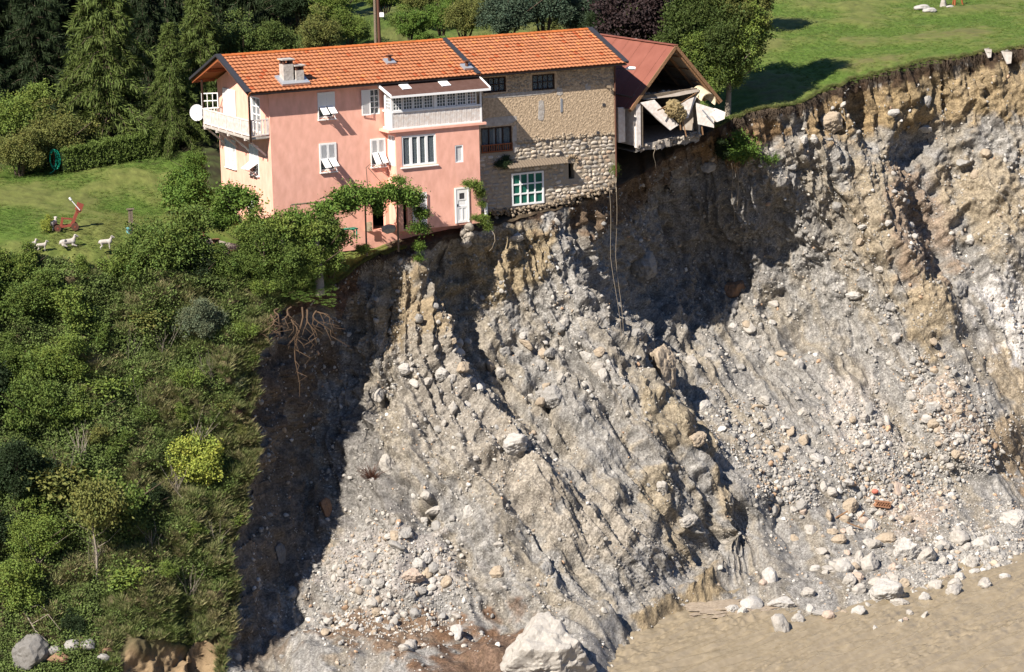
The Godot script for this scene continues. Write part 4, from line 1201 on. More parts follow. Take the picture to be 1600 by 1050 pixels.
		for k in range(1, 11): s.tri(a[0], a[k], a[k + 1])
		for k in 12: s.quad(a[k] - Vector3(0, 0, 0.02), a[(k + 1) % 12] - Vector3(0, 0, 0.02), a[(k + 1) % 12], a[k])
		part(render, "cement_patch", s, M.grey_cement)
	var slot := Shape.new()
	slot.span(7.62, 7.72, 5.95, 6.75, -1.195, -1.17); slot.span(7.58, 7.62, 5.9, 6.8, -1.196, -1.16)
	part(render, "slot", slot, M.zinc)
	for q in [[10.65, 6.15], [10.2, 4.45], [8.4, 4.28], [9.4, 3.65], [6.6, 4.2], [7.55, 3.4]]:
		var s := Shape.new()
		s.span(q[0] - 0.09, q[0] + 0.09, q[1] - 0.09, q[1] + 0.09, -1.22, -1.16)
		part(render, "socket_hole", s, M.black_patch)
	var beam := Shape.new()
	beam.span(10.85, 11.0, 7.2, 7.34, -1.2, -0.6); beam.span(10.88, 10.98, 6.85, 7.2, -0.8, -0.68)
	part(render, "beam_end", beam, M.old_timber)
	# windows
	for q in [[2.26, 3.85, 7.48, 8.4], [5.64, 7.23, 7.38, 8.35]]:
		glazed(h, at_wall(-1.3), q[0], q[1], q[2], q[3], 4, 2, 0.09, 0.04, M.dark_wood, M.glass)
	glazed(h, at_wall(-1.3), 2.05, 4.17, 3.82, 5.38, 4, 1, 0.1, 0.07, M.dark_wood, M.glass)
	var bl := Shape.new()
	bl.span(2.05, 4.17, 4.28, 4.34, -1.2, -1.14); bl.span(2.05, 4.17, 3.86, 3.92, -1.2, -1.14)
	for k in 14: bl.span(2.1 + k * 0.155, 2.14 + k * 0.155, 3.92, 4.28, -1.19, -1.15)
	part(h, "window_railing", bl, M.red_wood)
	var cur := Shape.new()
	cur.span(3.0, 3.16, 4.3, 5.3, -1.42, -1.4); cur.span(3.42, 3.55, 4.3, 5.3, -1.42, -1.4)
	part(h, "curtain", cur, M.curtain)
	glazed(h, at_wall(-1.2), 4.06, 6.31, 0.42, 2.42, 4, 3, 0.11, 0.09, M.white_paint, M.green_panel, 0.08)
	# corrugated awning over the green-paned window
	var aw := Shape.new()
	for k in 41:
		var u := 3.62 + k * 0.1
		var y0 := 3.16 + 0.025 * (k % 2)
		var y1 := 3.16 + 0.025 * ((k + 1) % 2)
		aw.quad(Vector3(u, y0 - 0.3, -0.55), Vector3(u + 0.1, y1 - 0.3, -0.55), Vector3(u + 0.1, y1, -1.19), Vector3(u, y0, -1.19))
		aw.quad(Vector3(u, y0 - 0.33, -0.55), Vector3(u + 0.1, y1 - 0.33, -0.55), Vector3(u + 0.1, y1 - 0.3, -0.55), Vector3(u, y0 - 0.3, -0.55))
	part(h, "awning", aw, M.old_timber)
	# arched niche, its rim of stones
	var nr := Shape.new()
	for k in 9:
		var a := PI * k / 8.0
		add_rock(nr, small[k % 4], Transform3D(Basis(Vector3.BACK, a) * Basis.from_scale(Vector3(0.3, 0.17, 0.2)), Vector3(8.32 + cos(a) * 0.4, 2.72 + sin(a) * 0.42, -1.2)), Color(0.32, 0.25, 0.17))
	part(h, "niche_arch", nr, M.rock)
	var dp := Shape.new()
	dp.tube([Vector3(11.38, 8.55, -1.0), Vector3(11.42, 8.2, -1.1), Vector3(11.44, 1.6, -1.1)], [0.055, 0.055, 0.055], 8)
	part(h, "drain_pipe", dp, M.rust)
	var lp := Shape.new()
	lp.tube([Vector3(11.4, 8.32, -1.15), Vector3(12.2, 8.3, -0.9)], [0.03, 0.03], 6)
	part(h, "lamp_arm", lp, M.black_metal)
	lp = Shape.new()
	lp.tube([Vector3(12.1, 8.3, -0.92), Vector3(12.3, 8.33, -0.87), Vector3(12.7, 8.3, -0.78)], [0.05, 0.12, 0.1], 8)
	part(h, "lamp_head", lp, M.white_plastic)
	var wl := Shape.new()
	wl.span(1.95, 2.1, 6.75, 7.35, -1.2, -1.0); wl.span(1.98, 2.07, 6.5, 6.7, -1.15, -1.02)
	part(h, "wall_lantern", wl, M.old_timber)
	roof_over(h, 1.78, 12.0, 31, false, true)

func sheet(s: Shape, pts: Array, z: Array, thick: float) -> void:
	var n := pts.size()
	var a := []
	for k in n: a.append(Vector3(pts[k].x, pts[k].y, z[k % z.size()]))
	var d := Vector3(0, 0, -thick)
	for k in range(1, n - 1):
		s.tri(a[0], a[k], a[k + 1]); s.tri(a[0] + d, a[k + 1] + d, a[k] + d)
	for k in n: s.quad(a[k] + d, a[(k + 1) % n] + d, a[(k + 1) % n], a[k])

func build_barn() -> void:
	var h := thing("barn", "torn-open barn with steep red sheet roof hanging over the cliff", "barn", HOUSE_AT, HOUSE_TURN)
	var ridge := Vector2(16.15, 9.42)
	for side in [[12.8, "left"], [19.5, "right"]]:
		var s := Shape.new()
		var e := Vector2(side[0], 5.68)
		var n := 12
		for k in n:
			var z0 := -1.55 - 9.6 * k / n
			var z1 := -1.55 - 9.6 * (k + 1) / n
			var a := Vector3(e.x, e.y, z0); var b := Vector3(e.x, e.y, z1); var c := Vector3(ridge.x, ridge.y, z1); var d := Vector3(ridge.x, ridge.y, z0)
			var nn := Vector3(-1 if e.x < ridge.x else 1, 1, 0).normalized() * 0.012 * (k % 2)
			if e.x < ridge.x: s.quad(b + nn, a + nn, d + nn, c + nn)
			else: s.quad(a + nn, b + nn, c + nn, d + nn)
		part(h, "roof_sheet", s, M.red_sheet)
		s = Shape.new()
		var q := Vector3(0, -0.07, 0)
		s.quad(Vector3(e.x, e.y, -1.62) + q, Vector3(e.x, e.y, -11.1) + q, Vector3(ridge.x, ridge.y, -11.1) + q, Vector3(ridge.x, ridge.y, -1.62) + q)
		part(h, "roof_lining", s, M.grey_sheet)
		for z in [-1.75, -3.4, -5.4, -7.6, -9.8]:
			var r := Shape.new()
			r.bar(Vector3(e.x, e.y - 0.17, z), Vector3(ridge.x, ridge.y - 0.17, z), 0.1, 0.2)
			part(h, "rafter", r, M.timber)
		for k in 4:
			var t := (k + 0.6) / 4.4
			var r := Shape.new()
			r.span(lerpf(e.x, ridge.x, t) - 0.05, lerpf(e.x, ridge.x, t) + 0.05, lerpf(e.y, ridge.y, t) - 0.14, lerpf(e.y, ridge.y, t) - 0.085, -11.0, -1.7)
			part(h, "batten", r, M.timber)
		r_barge(h, e, ridge)
	var rc := Shape.new()
	rc.bar(Vector3(ridge.x, ridge.y + 0.03, -1.5), Vector3(ridge.x, ridge.y + 0.03, -11.2), 0.3, 0.05)
	part(h, "ridge_cap", rc, M.red_sheet)
	var w := Shape.new()
	w.span(13.2, 13.35, 3.3, 5.9, -11.0, -1.85)
	w.span(12.4, 12.9, 3.5, 5.7, -2.6, -2.4)
	part(h, "white_side_wall", w, M.worn_white)
	w = Shape.new()
	w.span(18.95, 19.1, 3.4, 5.8, -11.0, -3.4); w.span(13.35, 18.95, 3.3, 9.0, -11.05, -10.9)
	part(h, "rear_walls", w, M.grey_cement)
	w = Shape.new()
	w.span(13.2, 13.52, 3.2, 5.95, -1.85, -1.55)
	part(h, "pier", w, M.worn_white)
	w = Shape.new()
	w.span(13.54, 13.72, 3.2, 6.0, -1.8, -1.6)
	part(h, "pier_facing", w, M.old_timber)
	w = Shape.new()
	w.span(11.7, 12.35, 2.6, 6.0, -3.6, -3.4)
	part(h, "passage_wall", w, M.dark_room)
	# floor slab with a broken lip
	var f := Shape.new()
	var rng := RandomNumberGenerator.new()
	rng.seed = 8
	var zp := -1.7
	for k in 14:
		var u0 := 13.2 + k * 0.42
		var z := -1.75 - 0.12 * k + rng.randf_range(-0.3, 0.2)
		f.quad(Vector3(u0, 3.32 + 0.02 * k, zp), Vector3(u0 + 0.42, 3.34 + 0.02 * k, z), Vector3(u0 + 0.42, 3.34 + 0.02 * k, -11), Vector3(u0, 3.32 + 0.02 * k, -11))
		f.quad(Vector3(u0, 2.9 + rng.randf_range(-0.1, 0.1), zp + 0.05), Vector3(u0 + 0.42, 2.95, z + 0.05), Vector3(u0 + 0.42, 3.34 + 0.02 * k, z), Vector3(u0, 3.32 + 0.02 * k, zp))
		f.quad(Vector3(u0, 2.9, -11), Vector3(u0 + 0.42, 2.95, -11), Vector3(u0 + 0.42, 2.95, z + 0.05), Vector3(u0, 2.9, zp + 0.05))
		zp = z
	part(h, "floor_slab", f, M.concrete)
	f = Shape.new()
	f.span(13.3, 18.9, 6.2, 6.36, -11, -2.3)
	part(h, "loft_floor", f, M.old_timber)
	f = Shape.new()
	f.bar(Vector3(13.5, 6.33, -1.75), Vector3(17.8, 6.52, -1.75), 0.16, 0.2)
	part(h, "tie_beam", f, M.old_timber)
	for q in [[14.6, 3.35, -4.5], [15.9, 3.4, -6.0]]:
		var k := Shape.new()
		k.span(q[0] - 0.35, q[0] + 0.35, q[1] + 0.7, q[1] + 0.76, q[2] - 0.3, q[2] + 0.3)
		for i in 4: k.span(q[0] - 0.33 + 0.6 * (i % 2), q[0] - 0.27 + 0.6 * (i % 2), q[1], q[1] + 0.7, q[2] - 0.28 + 0.5 * (i / 2), q[2] - 0.22 + 0.5 * (i / 2))
		placed_here(k, "old_table", "small wooden table nearer the opening of the barn room" if q[0] < 15 else "small wooden table deeper inside the barn room", "table", M.old_timber, "tables left in the barn")
	# crumbled masonry on the slab's lip and the torn loft
	var crumbs := Shape.new()
	var bits := [rock_shape(701, 1, 0.05, 9), rock_shape(702, 1, 0.1, 8), rock_shape(703, 0, 0.0, 7)]
	for k in 150:
		var u := rng.randf_range(13.3, 19.0)
		var on_loft := k % 3 == 0
		var sz := rng.randf_range(0.06, 0.26)
		add_rock(crumbs, bits[k % 3], Transform3D(Basis.from_euler(Vector3(rng.randf() * 6.0, rng.randf() * 6.0, 0)).scaled(Vector3(sz * 1.3, sz, sz)), Vector3(u, 6.38 + sz * 0.2, -2.35 + rng.randfn() * 0.1) if on_loft else Vector3(u, 3.3 + 0.045 * (u - 13.3) - absf(rng.randfn()) * 0.2, -1.75 - 0.28 * (u - 13.3) * 0.9 + rng.randfn() * 0.12)), Color(0.42, 0.38, 0.33) * rng.randf_range(0.6, 1.15))
	tag(part(h, "crumbled_masonry", crumbs, M.rock), "", "", "", "stuff")
	# what hangs from the torn loft
	hung("ceiling_panel", "long white ceiling panel hanging diagonally from the barn loft", "panel", [Vector2(13.48, 6.03), Vector2(14.64, 4.85), Vector2(15.38, 4.18), Vector2(16.00, 4.50), Vector2(15.07, 5.42), Vector2(14.46, 6.15)], [-1.5, -1.3, -1.05, -1.0, -1.2, -1.4], 0.04, M.plasterboard)
	hung("ceiling_panel", "white panel piece behind the brown insulation clump", "panel", [Vector2(16.31, 5.76), Vector2(17.56, 6.15), Vector2(16.88, 4.82), Vector2(16.02, 4.81)], [-1.5, -1.35, -1.3, -1.45], 0.04, M.plasterboard)
	hung("ceiling_panel", "big square white panel hanging upright at the barn's right corner", "panel", [Vector2(17.52, 5.73), Vector2(18.67, 5.31), Vector2(18.61, 4.09), Vector2(17.56, 4.38)], [-1.4, -1.1, -1.0, -1.2], 0.05, M.plasterboard)
	hung("ceiling_panel", "small tilted white box-like panel at the far right of the wreckage", "panel", [Vector2(18.44, 4.90), Vector2(18.88, 5.28), Vector2(19.36, 5.04), Vector2(19.21, 4.64), Vector2(18.68, 4.48)], [-1.0, -1.1, -0.8, -0.7, -0.75], 0.35, M.plasterboard)
	hung("ceiling_panel", "thin white sheet lying along the loft edge", "panel", [Vector2(13.46, 6.37), Vector2(16.29, 6.36), Vector2(17.91, 6.56), Vector2(17.81, 6.41), Vector2(16.29, 6.24), Vector2(13.84, 6.18)], [-1.9, -1.7, -1.6, -1.5, -1.5, -1.6], 0.03, M.grey_sheet)
	hung("ceiling_panel", "grey white panel leaning beside the big square one", "panel", [Vector2(17.10, 5.52), Vector2(17.82, 5.63), Vector2(17.76, 3.88), Vector2(17.19, 3.92)], [-2.6, -2.2, -2.1, -2.4], 0.05, M.grey_sheet)
	var cs := Shape.new()
	var c: Vector2 = Vector2(18.35, 5.98)
	for k in 14:
		var a := -0.6 + k * 0.26
		var b := a + 0.26
		cs.quad(Vector3(c.x + cos(a) * 0.55, c.y - 0.2 + sin(a) * 0.5, -1.2), Vector3(c.x + cos(b) * 0.55, c.y - 0.2 + sin(b) * 0.5, -1.2), Vector3(c.x + cos(b) * 0.5 - 0.25, c.y + 0.25 + sin(b) * 0.5, -2.0), Vector3(c.x + cos(a) * 0.5 - 0.25, c.y + 0.25 + sin(a) * 0.5, -2.0))
		cs.quad(Vector3(c.x + cos(b) * 0.51, c.y - 0.2 + sin(b) * 0.46, -1.2), Vector3(c.x + cos(a) * 0.51, c.y - 0.2 + sin(a) * 0.46, -1.2), Vector3(c.x + cos(a) * 0.46 - 0.25, c.y + 0.25 + sin(a) * 0.46, -2.0), Vector3(c.x + cos(b) * 0.46 - 0.25, c.y + 0.25 + sin(b) * 0.46, -2.0))
	placed_here(cs, "curled_sheet", "cream coloured sheet curled into a roll at the barn's right eave", "sheet", M.cream_sheet)
	var ins := Shape.new()
	var p: Vector2 = Vector2(15.64, 5.53)
	var rk := rock_shape(77, 3, 0.5, 6, 0.22)
	add_rock(ins, rk, Transform3D(Basis(Vector3.BACK, -0.4) * Basis.from_scale(Vector3(1.15, 0.95, 0.8)), Vector3(p.x, p.y, -0.95)), Color.WHITE)
	add_rock(ins, rk, Transform3D(Basis(Vector3.BACK, 0.9) * Basis.from_scale(Vector3(0.8, 0.55, 0.5)), Vector3(p.x + 0.45, p.y - 0.45, -0.85)), Color.WHITE)
	for k in 260:
		var d := Vector3(rng.randfn(), rng.randfn(), absf(rng.randfn())).normalized()
		ins.leaf(Vector3(p.x, p.y, -0.95) + d * Vector3(0.55, 0.45, 0.38), d * rng.randf_range(0.1, 0.22) + Vector3(0, -0.06, 0), d.cross(Vector3(rng.randfn(), rng.randfn(), rng.randfn())).normalized() * 0.025)
	placed_here(ins, "insulation_clump", "shaggy brown insulation clump hanging in the barn opening", "insulation", M.straw)
	var labels := ["pale lath poking up across the barn opening", "thin lath dangling straight down below the insulation clump", "grey metal strip crossing the square white panel", "short lath hanging under the big white panel", "dark strut sticking out left of the insulation clump", "second thin lath dangling below the insulation clump"]
	var ends := [[Vector2(16.02, 5.82), Vector2(17.59, 6.35), -0.9, -1.4], [Vector2(16.18, 4.93), Vector2(16.41, 3.74), -0.9, -0.8], [Vector2(17.71, 5.30), Vector2(18.42, 4.51), -0.95, -0.85], [Vector2(17.70, 4.24), Vector2(17.75, 3.71), -1.0, -0.95], [Vector2(14.31, 5.56), Vector2(15.29, 5.77), -0.8, -1.0], [Vector2(15.99, 4.86), Vector2(16.04, 4.17), -0.9, -0.85]]
	for k in 6:
		var s := Shape.new()
		s.bar(Vector3(ends[k][0].x, ends[k][0].y, ends[k][2]), Vector3(ends[k][1].x, ends[k][1].y, ends[k][3]), 0.06, 0.07)
		placed_here(s, "broken_lath", labels[k], "lath", M.zinc if k == 2 else M.timber, "laths in the barn wreckage")

func r_barge(h: Node3D, e: Vector2, ridge: Vector2) -> void:
	var r := Shape.new()
	r.bar(Vector3(e.x, e.y - 0.06, -1.5), Vector3(ridge.x, ridge.y - 0.06, -1.5), 0.06, 0.2)
	part(h, "barge_board", r, M.timber)

func placed_here(s: Shape, called: String, label: String, category: String, m: Material, group := "") -> void:
	var o := mesh_node(called, s.mesh(), m)
	o.position = HOUSE_AT
	o.rotation.y = HOUSE_TURN
	tag(o, label, category, group)

func hung(called: String, label: String, category: String, pts: Array, z: Array, thick: float, m: Material) -> void:
	var s := Shape.new()
	sheet(s, pts, z, thick)
	placed_here(s, called, label, category, m, "panels torn from the barn ceiling")

var crowns := []
var spruces := []
var weeds := []

func leaf_mat(called: String, r: float, g: float, b: float, through := 0.5) -> void:
	var m := mat(called, lin(r, g, b), 0.65, true)
	m.backlight_enabled = true
	m.backlight = lin(r * through, g * through, b * through)
	m.metallic_specular = 0.3

func crown_shape(seed_: int, lobes: int, leaves: int, size: float, gap := 0.55) -> ArrayMesh:
	# about one metre in radius: leaf clumps on twigs round several lobes, open between them
	var rng := RandomNumberGenerator.new()
	rng.seed = seed_
	var s := Shape.new()
	var heart := []
	for k in lobes:
		var d := Vector3(rng.randfn(), rng.randfn() * 0.75, rng.randfn()).normalized() * rng.randf_range(0.25, 0.62)
		heart.append([d * rng.randf_range(0.9, 1.3), rng.randf_range(0.2, 0.42)])
	var clumps := leaves / 22
	for q in clumps:
		var l: Array = heart[rng.randi() % lobes]
		var out := Vector3(rng.randfn(), rng.randfn() * 0.9 + 0.15, rng.randfn()).normalized()
		var c: Vector3 = l[0] + out * l[1] * pow(rng.randf(), 0.35) * rng.randf_range(0.75, 1.15)
		var tone := rng.randf_range(0.72, 1.25)
		var hue := rng.randf_range(-0.16, 0.16)
		var cr := size * rng.randf_range(1.2, 2.4) * gap * 2.0
		for k in 22:
			var p := c + Vector3(rng.randfn(), rng.randfn() * 0.8, rng.randfn()) * cr * 0.5
			var dir := (out * 0.7 + Vector3(rng.randfn(), rng.randfn() - 0.35, rng.randfn()) * 0.8).normalized()
			var side := dir.cross(Vector3(rng.randfn(), rng.randfn() + 0.6, rng.randfn())).normalized()
			var t := tone * rng.randf_range(0.75, 1.25)
			s.tint = Color(t * (1.0 + hue), t, t * (1.0 - hue * 0.5))
			var z := size * rng.randf_range(0.7, 1.3)
			s.leaf(p, dir * z, side * z * 0.62)
	return s.mesh()

func twig_shape(seed_: int, stems: int, high: float, thick: float) -> ArrayMesh:
	var rng := RandomNumberGenerator.new()
	rng.seed = seed_
	var s := Shape.new()
	for k in stems:
		var d := Vector3(rng.randfn() * 0.35, 0, rng.randfn() * 0.35)
		var p := [Vector3(d.x * 0.2, -0.25, d.z * 0.2), Vector3(d.x * 0.5, high * 0.45, d.z * 0.5), Vector3(d.x * 1.4, high, d.z * 1.4)]
		s.tube(p, [thick, thick * 0.75, thick * 0.25], 5)
	return s.mesh()

func spruce_shape(seed_: int, needles: int, droop: float) -> Array:
	# a weeping conifer ten metres tall: [foliage, wood]
	var rng := RandomNumberGenerator.new()
	rng.seed = seed_
	var s := Shape.new()
	var w := Shape.new()
	w.tube([Vector3(0, -0.4, 0), Vector3(0.05, 4, 0), Vector3(0, 10, 0)], [0.22, 0.15, 0.02], 7)
	var n := 110
	for k in n:
		var f := pow(float(k) / n, 0.85)
		var y := 0.5 + f * 9.3
		var reach := (1.0 - f) * 3.0 + 0.25
		reach *= rng.randf_range(0.6, 1.15)
		var a := k * 2.4 + rng.randf_range(-0.3, 0.3)
		var out := Vector3(cos(a), 0, sin(a))
		var pts := []
		for q in 5:
			var t := q / 4.0
			pts.append(Vector3(0, y, 0) + out * reach * t + Vector3(0, (0.1 * t - droop * t * t) * reach, 0))
		w.tube([pts[0], pts[2], pts[4]], [0.035, 0.022, 0.008], 4)
		var tone := rng.randf_range(0.7, 1.3)
		var cnt := int(needles * (0.35 + reach / 3.0))
		for q in cnt:
			var t := pow(rng.randf(), 0.6)
			var i := mini(int(t * 4), 3)
			var p: Vector3 = pts[i].lerp(pts[i + 1], t * 4 - i)
			p += Vector3(-out.z, 0, out.x) * rng.randfn() * 0.22 * (1.2 - t * 0.6)
			var hang := Vector3(rng.randfn() * 0.25, -1.0, rng.randfn() * 0.25) + out * 0.35
			if rng.randf() < 0.3: hang = out + Vector3(rng.randfn() * 0.6, rng.randfn() * 0.3, rng.randfn() * 0.6)
			hang = hang.normalized() * rng.randf_range(0.18, 0.42)
			var tt := tone * rng.randf_range(0.7, 1.3)
			s.tint = Color(tt * 1.05, tt, tt * 0.9)
			s.leaf(p, hang, hang.cross(Vector3(rng.randfn(), rng.randfn(), rng.randfn())).normalized() * 0.05)
	return [s.mesh(), w.mesh()]

func plant(called: String, label: String, category: String, group: String, at: Vector3, size: Vector3, leaf: String, kind: int, turn := 0.0, lift := 0.75) -> Node3D:
	# a shrub: crown and stems; "at" is its foot
	var t := thing(called, label, category, at, turn, group)
	var c := mesh_node("crown", crowns[kind % crowns.size()], M[leaf], t)
	c.scale = size
	c.position.y = size.y * lift
	var st := mesh_node("stem", weeds[kind % weeds.size()], M.bark, t)
	st.scale = Vector3(size.x, size.y * (lift + 0.3), size.z)
	return t

func tree(called: String, label: String, group: String, at: Vector3, high: float, size: Vector3, leaf: String, kind: int, thick := 0.2, wood := "bark") -> Node3D:
	var t := thing(called, label, "tree", at, kind * 1.3, group)
	var w := Shape.new()
	var rng := RandomNumberGenerator.new()
	rng.seed = 500 + kind
	var top := high - size.y * 0.2
	w.tube([Vector3(0, -0.5, 0), Vector3(0.08, high * 0.3, 0.05), Vector3(-0.05, high * 0.6, 0), Vector3(0, top, 0)], [thick * 1.25, thick, thick * 0.7, thick * 0.2], 8)
	part(t, "trunk", w, M[wood])
	w = Shape.new()
	for k in 9:
		var a := k * 2.4
		var y0 := lerpf(high * 0.35, top * 0.9, k / 9.0)
		var out := Vector3(cos(a), 0, sin(a))
		w.tube([Vector3(0, y0, 0), Vector3(0, y0 + size.y * 0.15, 0) + out * size.x * 0.4, Vector3(0, y0 + size.y * 0.4, 0) + out * size.x * 0.75], [thick * 0.4, thick * 0.25, thick * 0.08], 5)
	part(t, "limbs", w, M[wood])
	var c := mesh_node("crown", crowns[kind % crowns.size()], M[leaf], t)
	c.scale = size
	c.position.y = high
	return t

func conifer(called: String, label: String, group: String, at: Vector3, high: float, wide_: float, leaf: String, kind: int) -> void:
	var t := thing(called, label, "tree", at, kind * 1.7, group)
	t.scale = Vector3(wide_ / 3.0, high / 10.0, wide_ / 3.0)
	mesh_node("crown", spruces[kind % spruces.size()][0], M[leaf], t)
	mesh_node("trunk", spruces[kind % spruces.size()][1], M.bark, t)

func on_ground(p: Vector2) -> Vector3:
	return Vector3(p.x, ground_y(p.x, p.y), p.y)

func on_bluff(p: Vector2, sink := 0.0) -> Vector3:
	var i := clampi(roundi(p.x / 5.0 * (BLUFF_S - 1)), 0, BLUFF_S - 1)
	var j := clampi(roundi(p.y / 7.0 * (BLUFF_T - 1)), 0, BLUFF_T - 1)
	return bluff_p[i * BLUFF_T + j] - bluff_n[i * BLUFF_T + j] * sink

func scatter(called: String, label: String, category: String, m: Mesh, material: Material, places: Array, tints: Array) -> void:
	var mm := MultiMesh.new()
	mm.transform_format = MultiMesh.TRANSFORM_3D
	mm.use_colors = true
	mm.mesh = m
	mm.instance_count = places.size()
	for k in places.size():
		mm.set_instance_transform(k, places[k])
		mm.set_instance_color(k, tints[k])
	var o := MultiMeshInstance3D.new()
	o.multimesh = mm
	o.material_override = material
	o.name = numbered(called)
	add_child(o)
	tag(o, label, category, "", "stuff")

func build_plants() -> void:
	var rng_b := RandomNumberGenerator.new()
	rng_b.seed = 404
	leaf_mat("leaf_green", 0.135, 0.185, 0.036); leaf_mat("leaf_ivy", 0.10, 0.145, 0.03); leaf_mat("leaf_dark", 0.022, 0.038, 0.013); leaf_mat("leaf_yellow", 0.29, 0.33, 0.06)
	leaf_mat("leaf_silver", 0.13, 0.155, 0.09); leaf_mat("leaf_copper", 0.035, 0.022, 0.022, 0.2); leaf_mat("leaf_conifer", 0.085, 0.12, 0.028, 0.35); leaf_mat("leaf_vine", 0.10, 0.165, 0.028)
	leaf_mat("leaf_maple", 0.055, 0.08, 0.018); leaf_mat("leaf_olive", 0.14, 0.15, 0.04); leaf_mat("leaf_dry", 0.20, 0.165, 0.085); leaf_mat("leaf_blue", 0.06, 0.09, 0.055, 0.3); leaf_mat("grass", 0.10, 0.155, 0.03)
	for k in 3: crowns.append(crown_shape(60 + k, 19, 10500, 0.075))
	for k in 2: crowns.append(crown_shape(70 + k, 30, 22000, 0.048, 0.7))
	for k in 2: crowns.append(crown_shape(80 + k, 8, 5200, 0.085, 0.9))
	for k in 2: crowns.append(crown_shape(110 + k, 7, 1500, 0.19, 0.8))
	for k in 3: weeds.append(twig_shape(90 + k, 6, 1.0, 0.035))
	for k in 3: spruces.append(spruce_shape(30 + k, 250, [0.55, 0.3, 0.7][k]))
	# on the slope: [place, radius, leaf, crown, label]
	var ivy := "ivy and bramble shrubs on the slope"
	var slope := [
		[Vector2(2.033, 0.855), 2.4, "leaf_ivy", 3, "large ivy-green shrub highest at the left edge of the slope"], [Vector2(2.527, 1.001), 1.7, "leaf_green", 0, "bright green shrub right of the highest ivy mass"], [Vector2(1.837, 1.801), 2.2, "leaf_ivy", 4, "ivy-green shrub at the left border, second from the top"],
		[Vector2(2.368, 1.901), 2.1, "leaf_green", 3, "broad bright green shrub in the upper left of the slope"], [Vector2(2.101, 2.700), 2.2, "leaf_ivy", 4, "dense ivy shrub at mid height near the left border"], [Vector2(2.700, 2.549), 1.5, "leaf_green", 1, "round green shrub left of the yellow bush at mid height"],
		[Vector2(1.877, 3.700), 2.2, "leaf_dark", 3, "dark shrub at the left border below mid height"], [Vector2(2.435, 3.700), 1.8, "leaf_olive", 5, "olive shrub with bare grey twigs in the lower left"], [Vector2(2.168, 4.621), 2.1, "leaf_green", 4, "green leafy shrub in the lower left corner area"],
		[Vector2(3.207, 4.001), 1.7, "leaf_ivy", 0, "shrub in the dark hollow below the yellow bush"], [Vector2(3.671, 3.900), 1.3, "leaf_dark", 1, "small dark shrub below and left of the yellow bush"], [Vector2(1.977, 5.349), 1.7, "leaf_green", 2, "pale green shrub at the bottom left corner"],
		[Vector2(3.345, 5.043), 1.6, "leaf_green", 0, "bright green shrub in the lower middle of the slope"], [Vector2(2.624, 5.637), 1.0, "leaf_dark", 2, "low dark bush just above the mossy boulder"], [Vector2(3.788, 3.350), 1.1, "leaf_olive", 6, "loose olive shrub just left of the yellow bush foot"],
		[Vector2(3.150, 3.049), 1.3, "leaf_ivy", 2, "ivy clump between the left shrubs and the yellow bush"], [Vector2(4.114, 1.224), 1.9, "leaf_silver", 3, "big silvery green shrub below the hedge strip"], [Vector2(3.513, 0.998), 1.3, "leaf_olive", 5, "loose olive shrub left of the silvery one"],
		[Vector2(4.676, 2.100), 0.9, "leaf_silver", 5, "small silvery shrub at the broken edge of the slope"], [Vector2(4.086, 2.001), 1.2, "leaf_green", 0, "green shrub below the silvery shrub"], [Vector2(3.411, 2.000), 1.3, "leaf_ivy", 1, "ivy shrub on the middle terrace of the slope"],
		[Vector2(3.966, 2.601), 1.0, "leaf_green", 2, "small green shrub above the yellow bush"], [Vector2(4.454, 2.400), 0.8, "leaf_olive", 6, "little olive shrub right above the yellow bush"], [Vector2(4.172, 4.414), 1.0, "leaf_green", 1, "green shrub near the edge below the yellow bush"],
		[Vector2(4.543, 5.000), 0.8, "leaf_olive", 5, "thin olive shrub at the lower broken edge"], [Vector2(3.885, 5.000), 1.0, "leaf_green", 6, "open green shrub above the bottom grass"], [Vector2(2.904, 1.419), 1.2, "leaf_ivy", 2, "ivy clump under the hedge strip on the left"],
		[Vector2(2.984, 2.100), 1.2, "leaf_green", 6, "light green clump at the centre left of the slope"], [Vector2(4.551, 3.900), 0.7, "leaf_dry", 6, "dry brown shrub right below the yellow bush"], [Vector2(4.632, 1.247), 1.0, "leaf_green", 5, "green shrub above the hanging roots"],
		[Vector2(4.845, 1.631), 0.9, "leaf_green", 5, "loose shrub leaning over the torn edge below the roots"], [Vector2(4.824, 2.799), 0.8, "leaf_olive", 6, "thin shrub leaning over the torn edge beside the red soil"], [Vector2(4.867, 4.206), 0.8, "leaf_green", 5, "shrub leaning over the lower torn edge"], [Vector2(4.829, 5.241), 0.9, "leaf_olive", 6, "shrub at the bottom of the torn edge"],
		[Vector2(1.504, 2.400), 2.3, "leaf_dark", 4, "dark shrub cut by the left border at mid height"], [Vector2(1.511, 4.414), 2.4, "leaf_dark", 3, "dark shrub cut by the left border lower down"], [Vector2(1.475, 1.000), 2.4, "leaf_ivy", 3, "ivy shrub cut by the left border near the top"],
		[Vector2(2.859, 3.700), 1.1, "leaf_green", 2, "light green bush beside the pale thin trunk"], [Vector2(2.822, 2.899), 1.0, "leaf_olive", 0, "olive bush above the pale thin trunk"], [Vector2(3.526, 2.550), 1.0, "leaf_ivy", 1, "ivy bush up and left of the yellow bush"],
	]
	for k in slope.size():
		var q: Array = slope[k].duplicate()
		if q[0].x > 3.3: q[1] *= 0.8
		plant("slope_shrub", q[4], "shrub", ivy, on_bluff(q[0], 0.3), Vector3(q[1] * 1.05, q[1] * [0.85, 1.15, 0.7, 1.0, 1.3][k % 5], q[1] * 1.1), q[2], [q[3], q[3], 7 + k % 2, q[3], 5][k % 5] if q[1] < 2.1 else q[3], k * 1.9, 0.55)
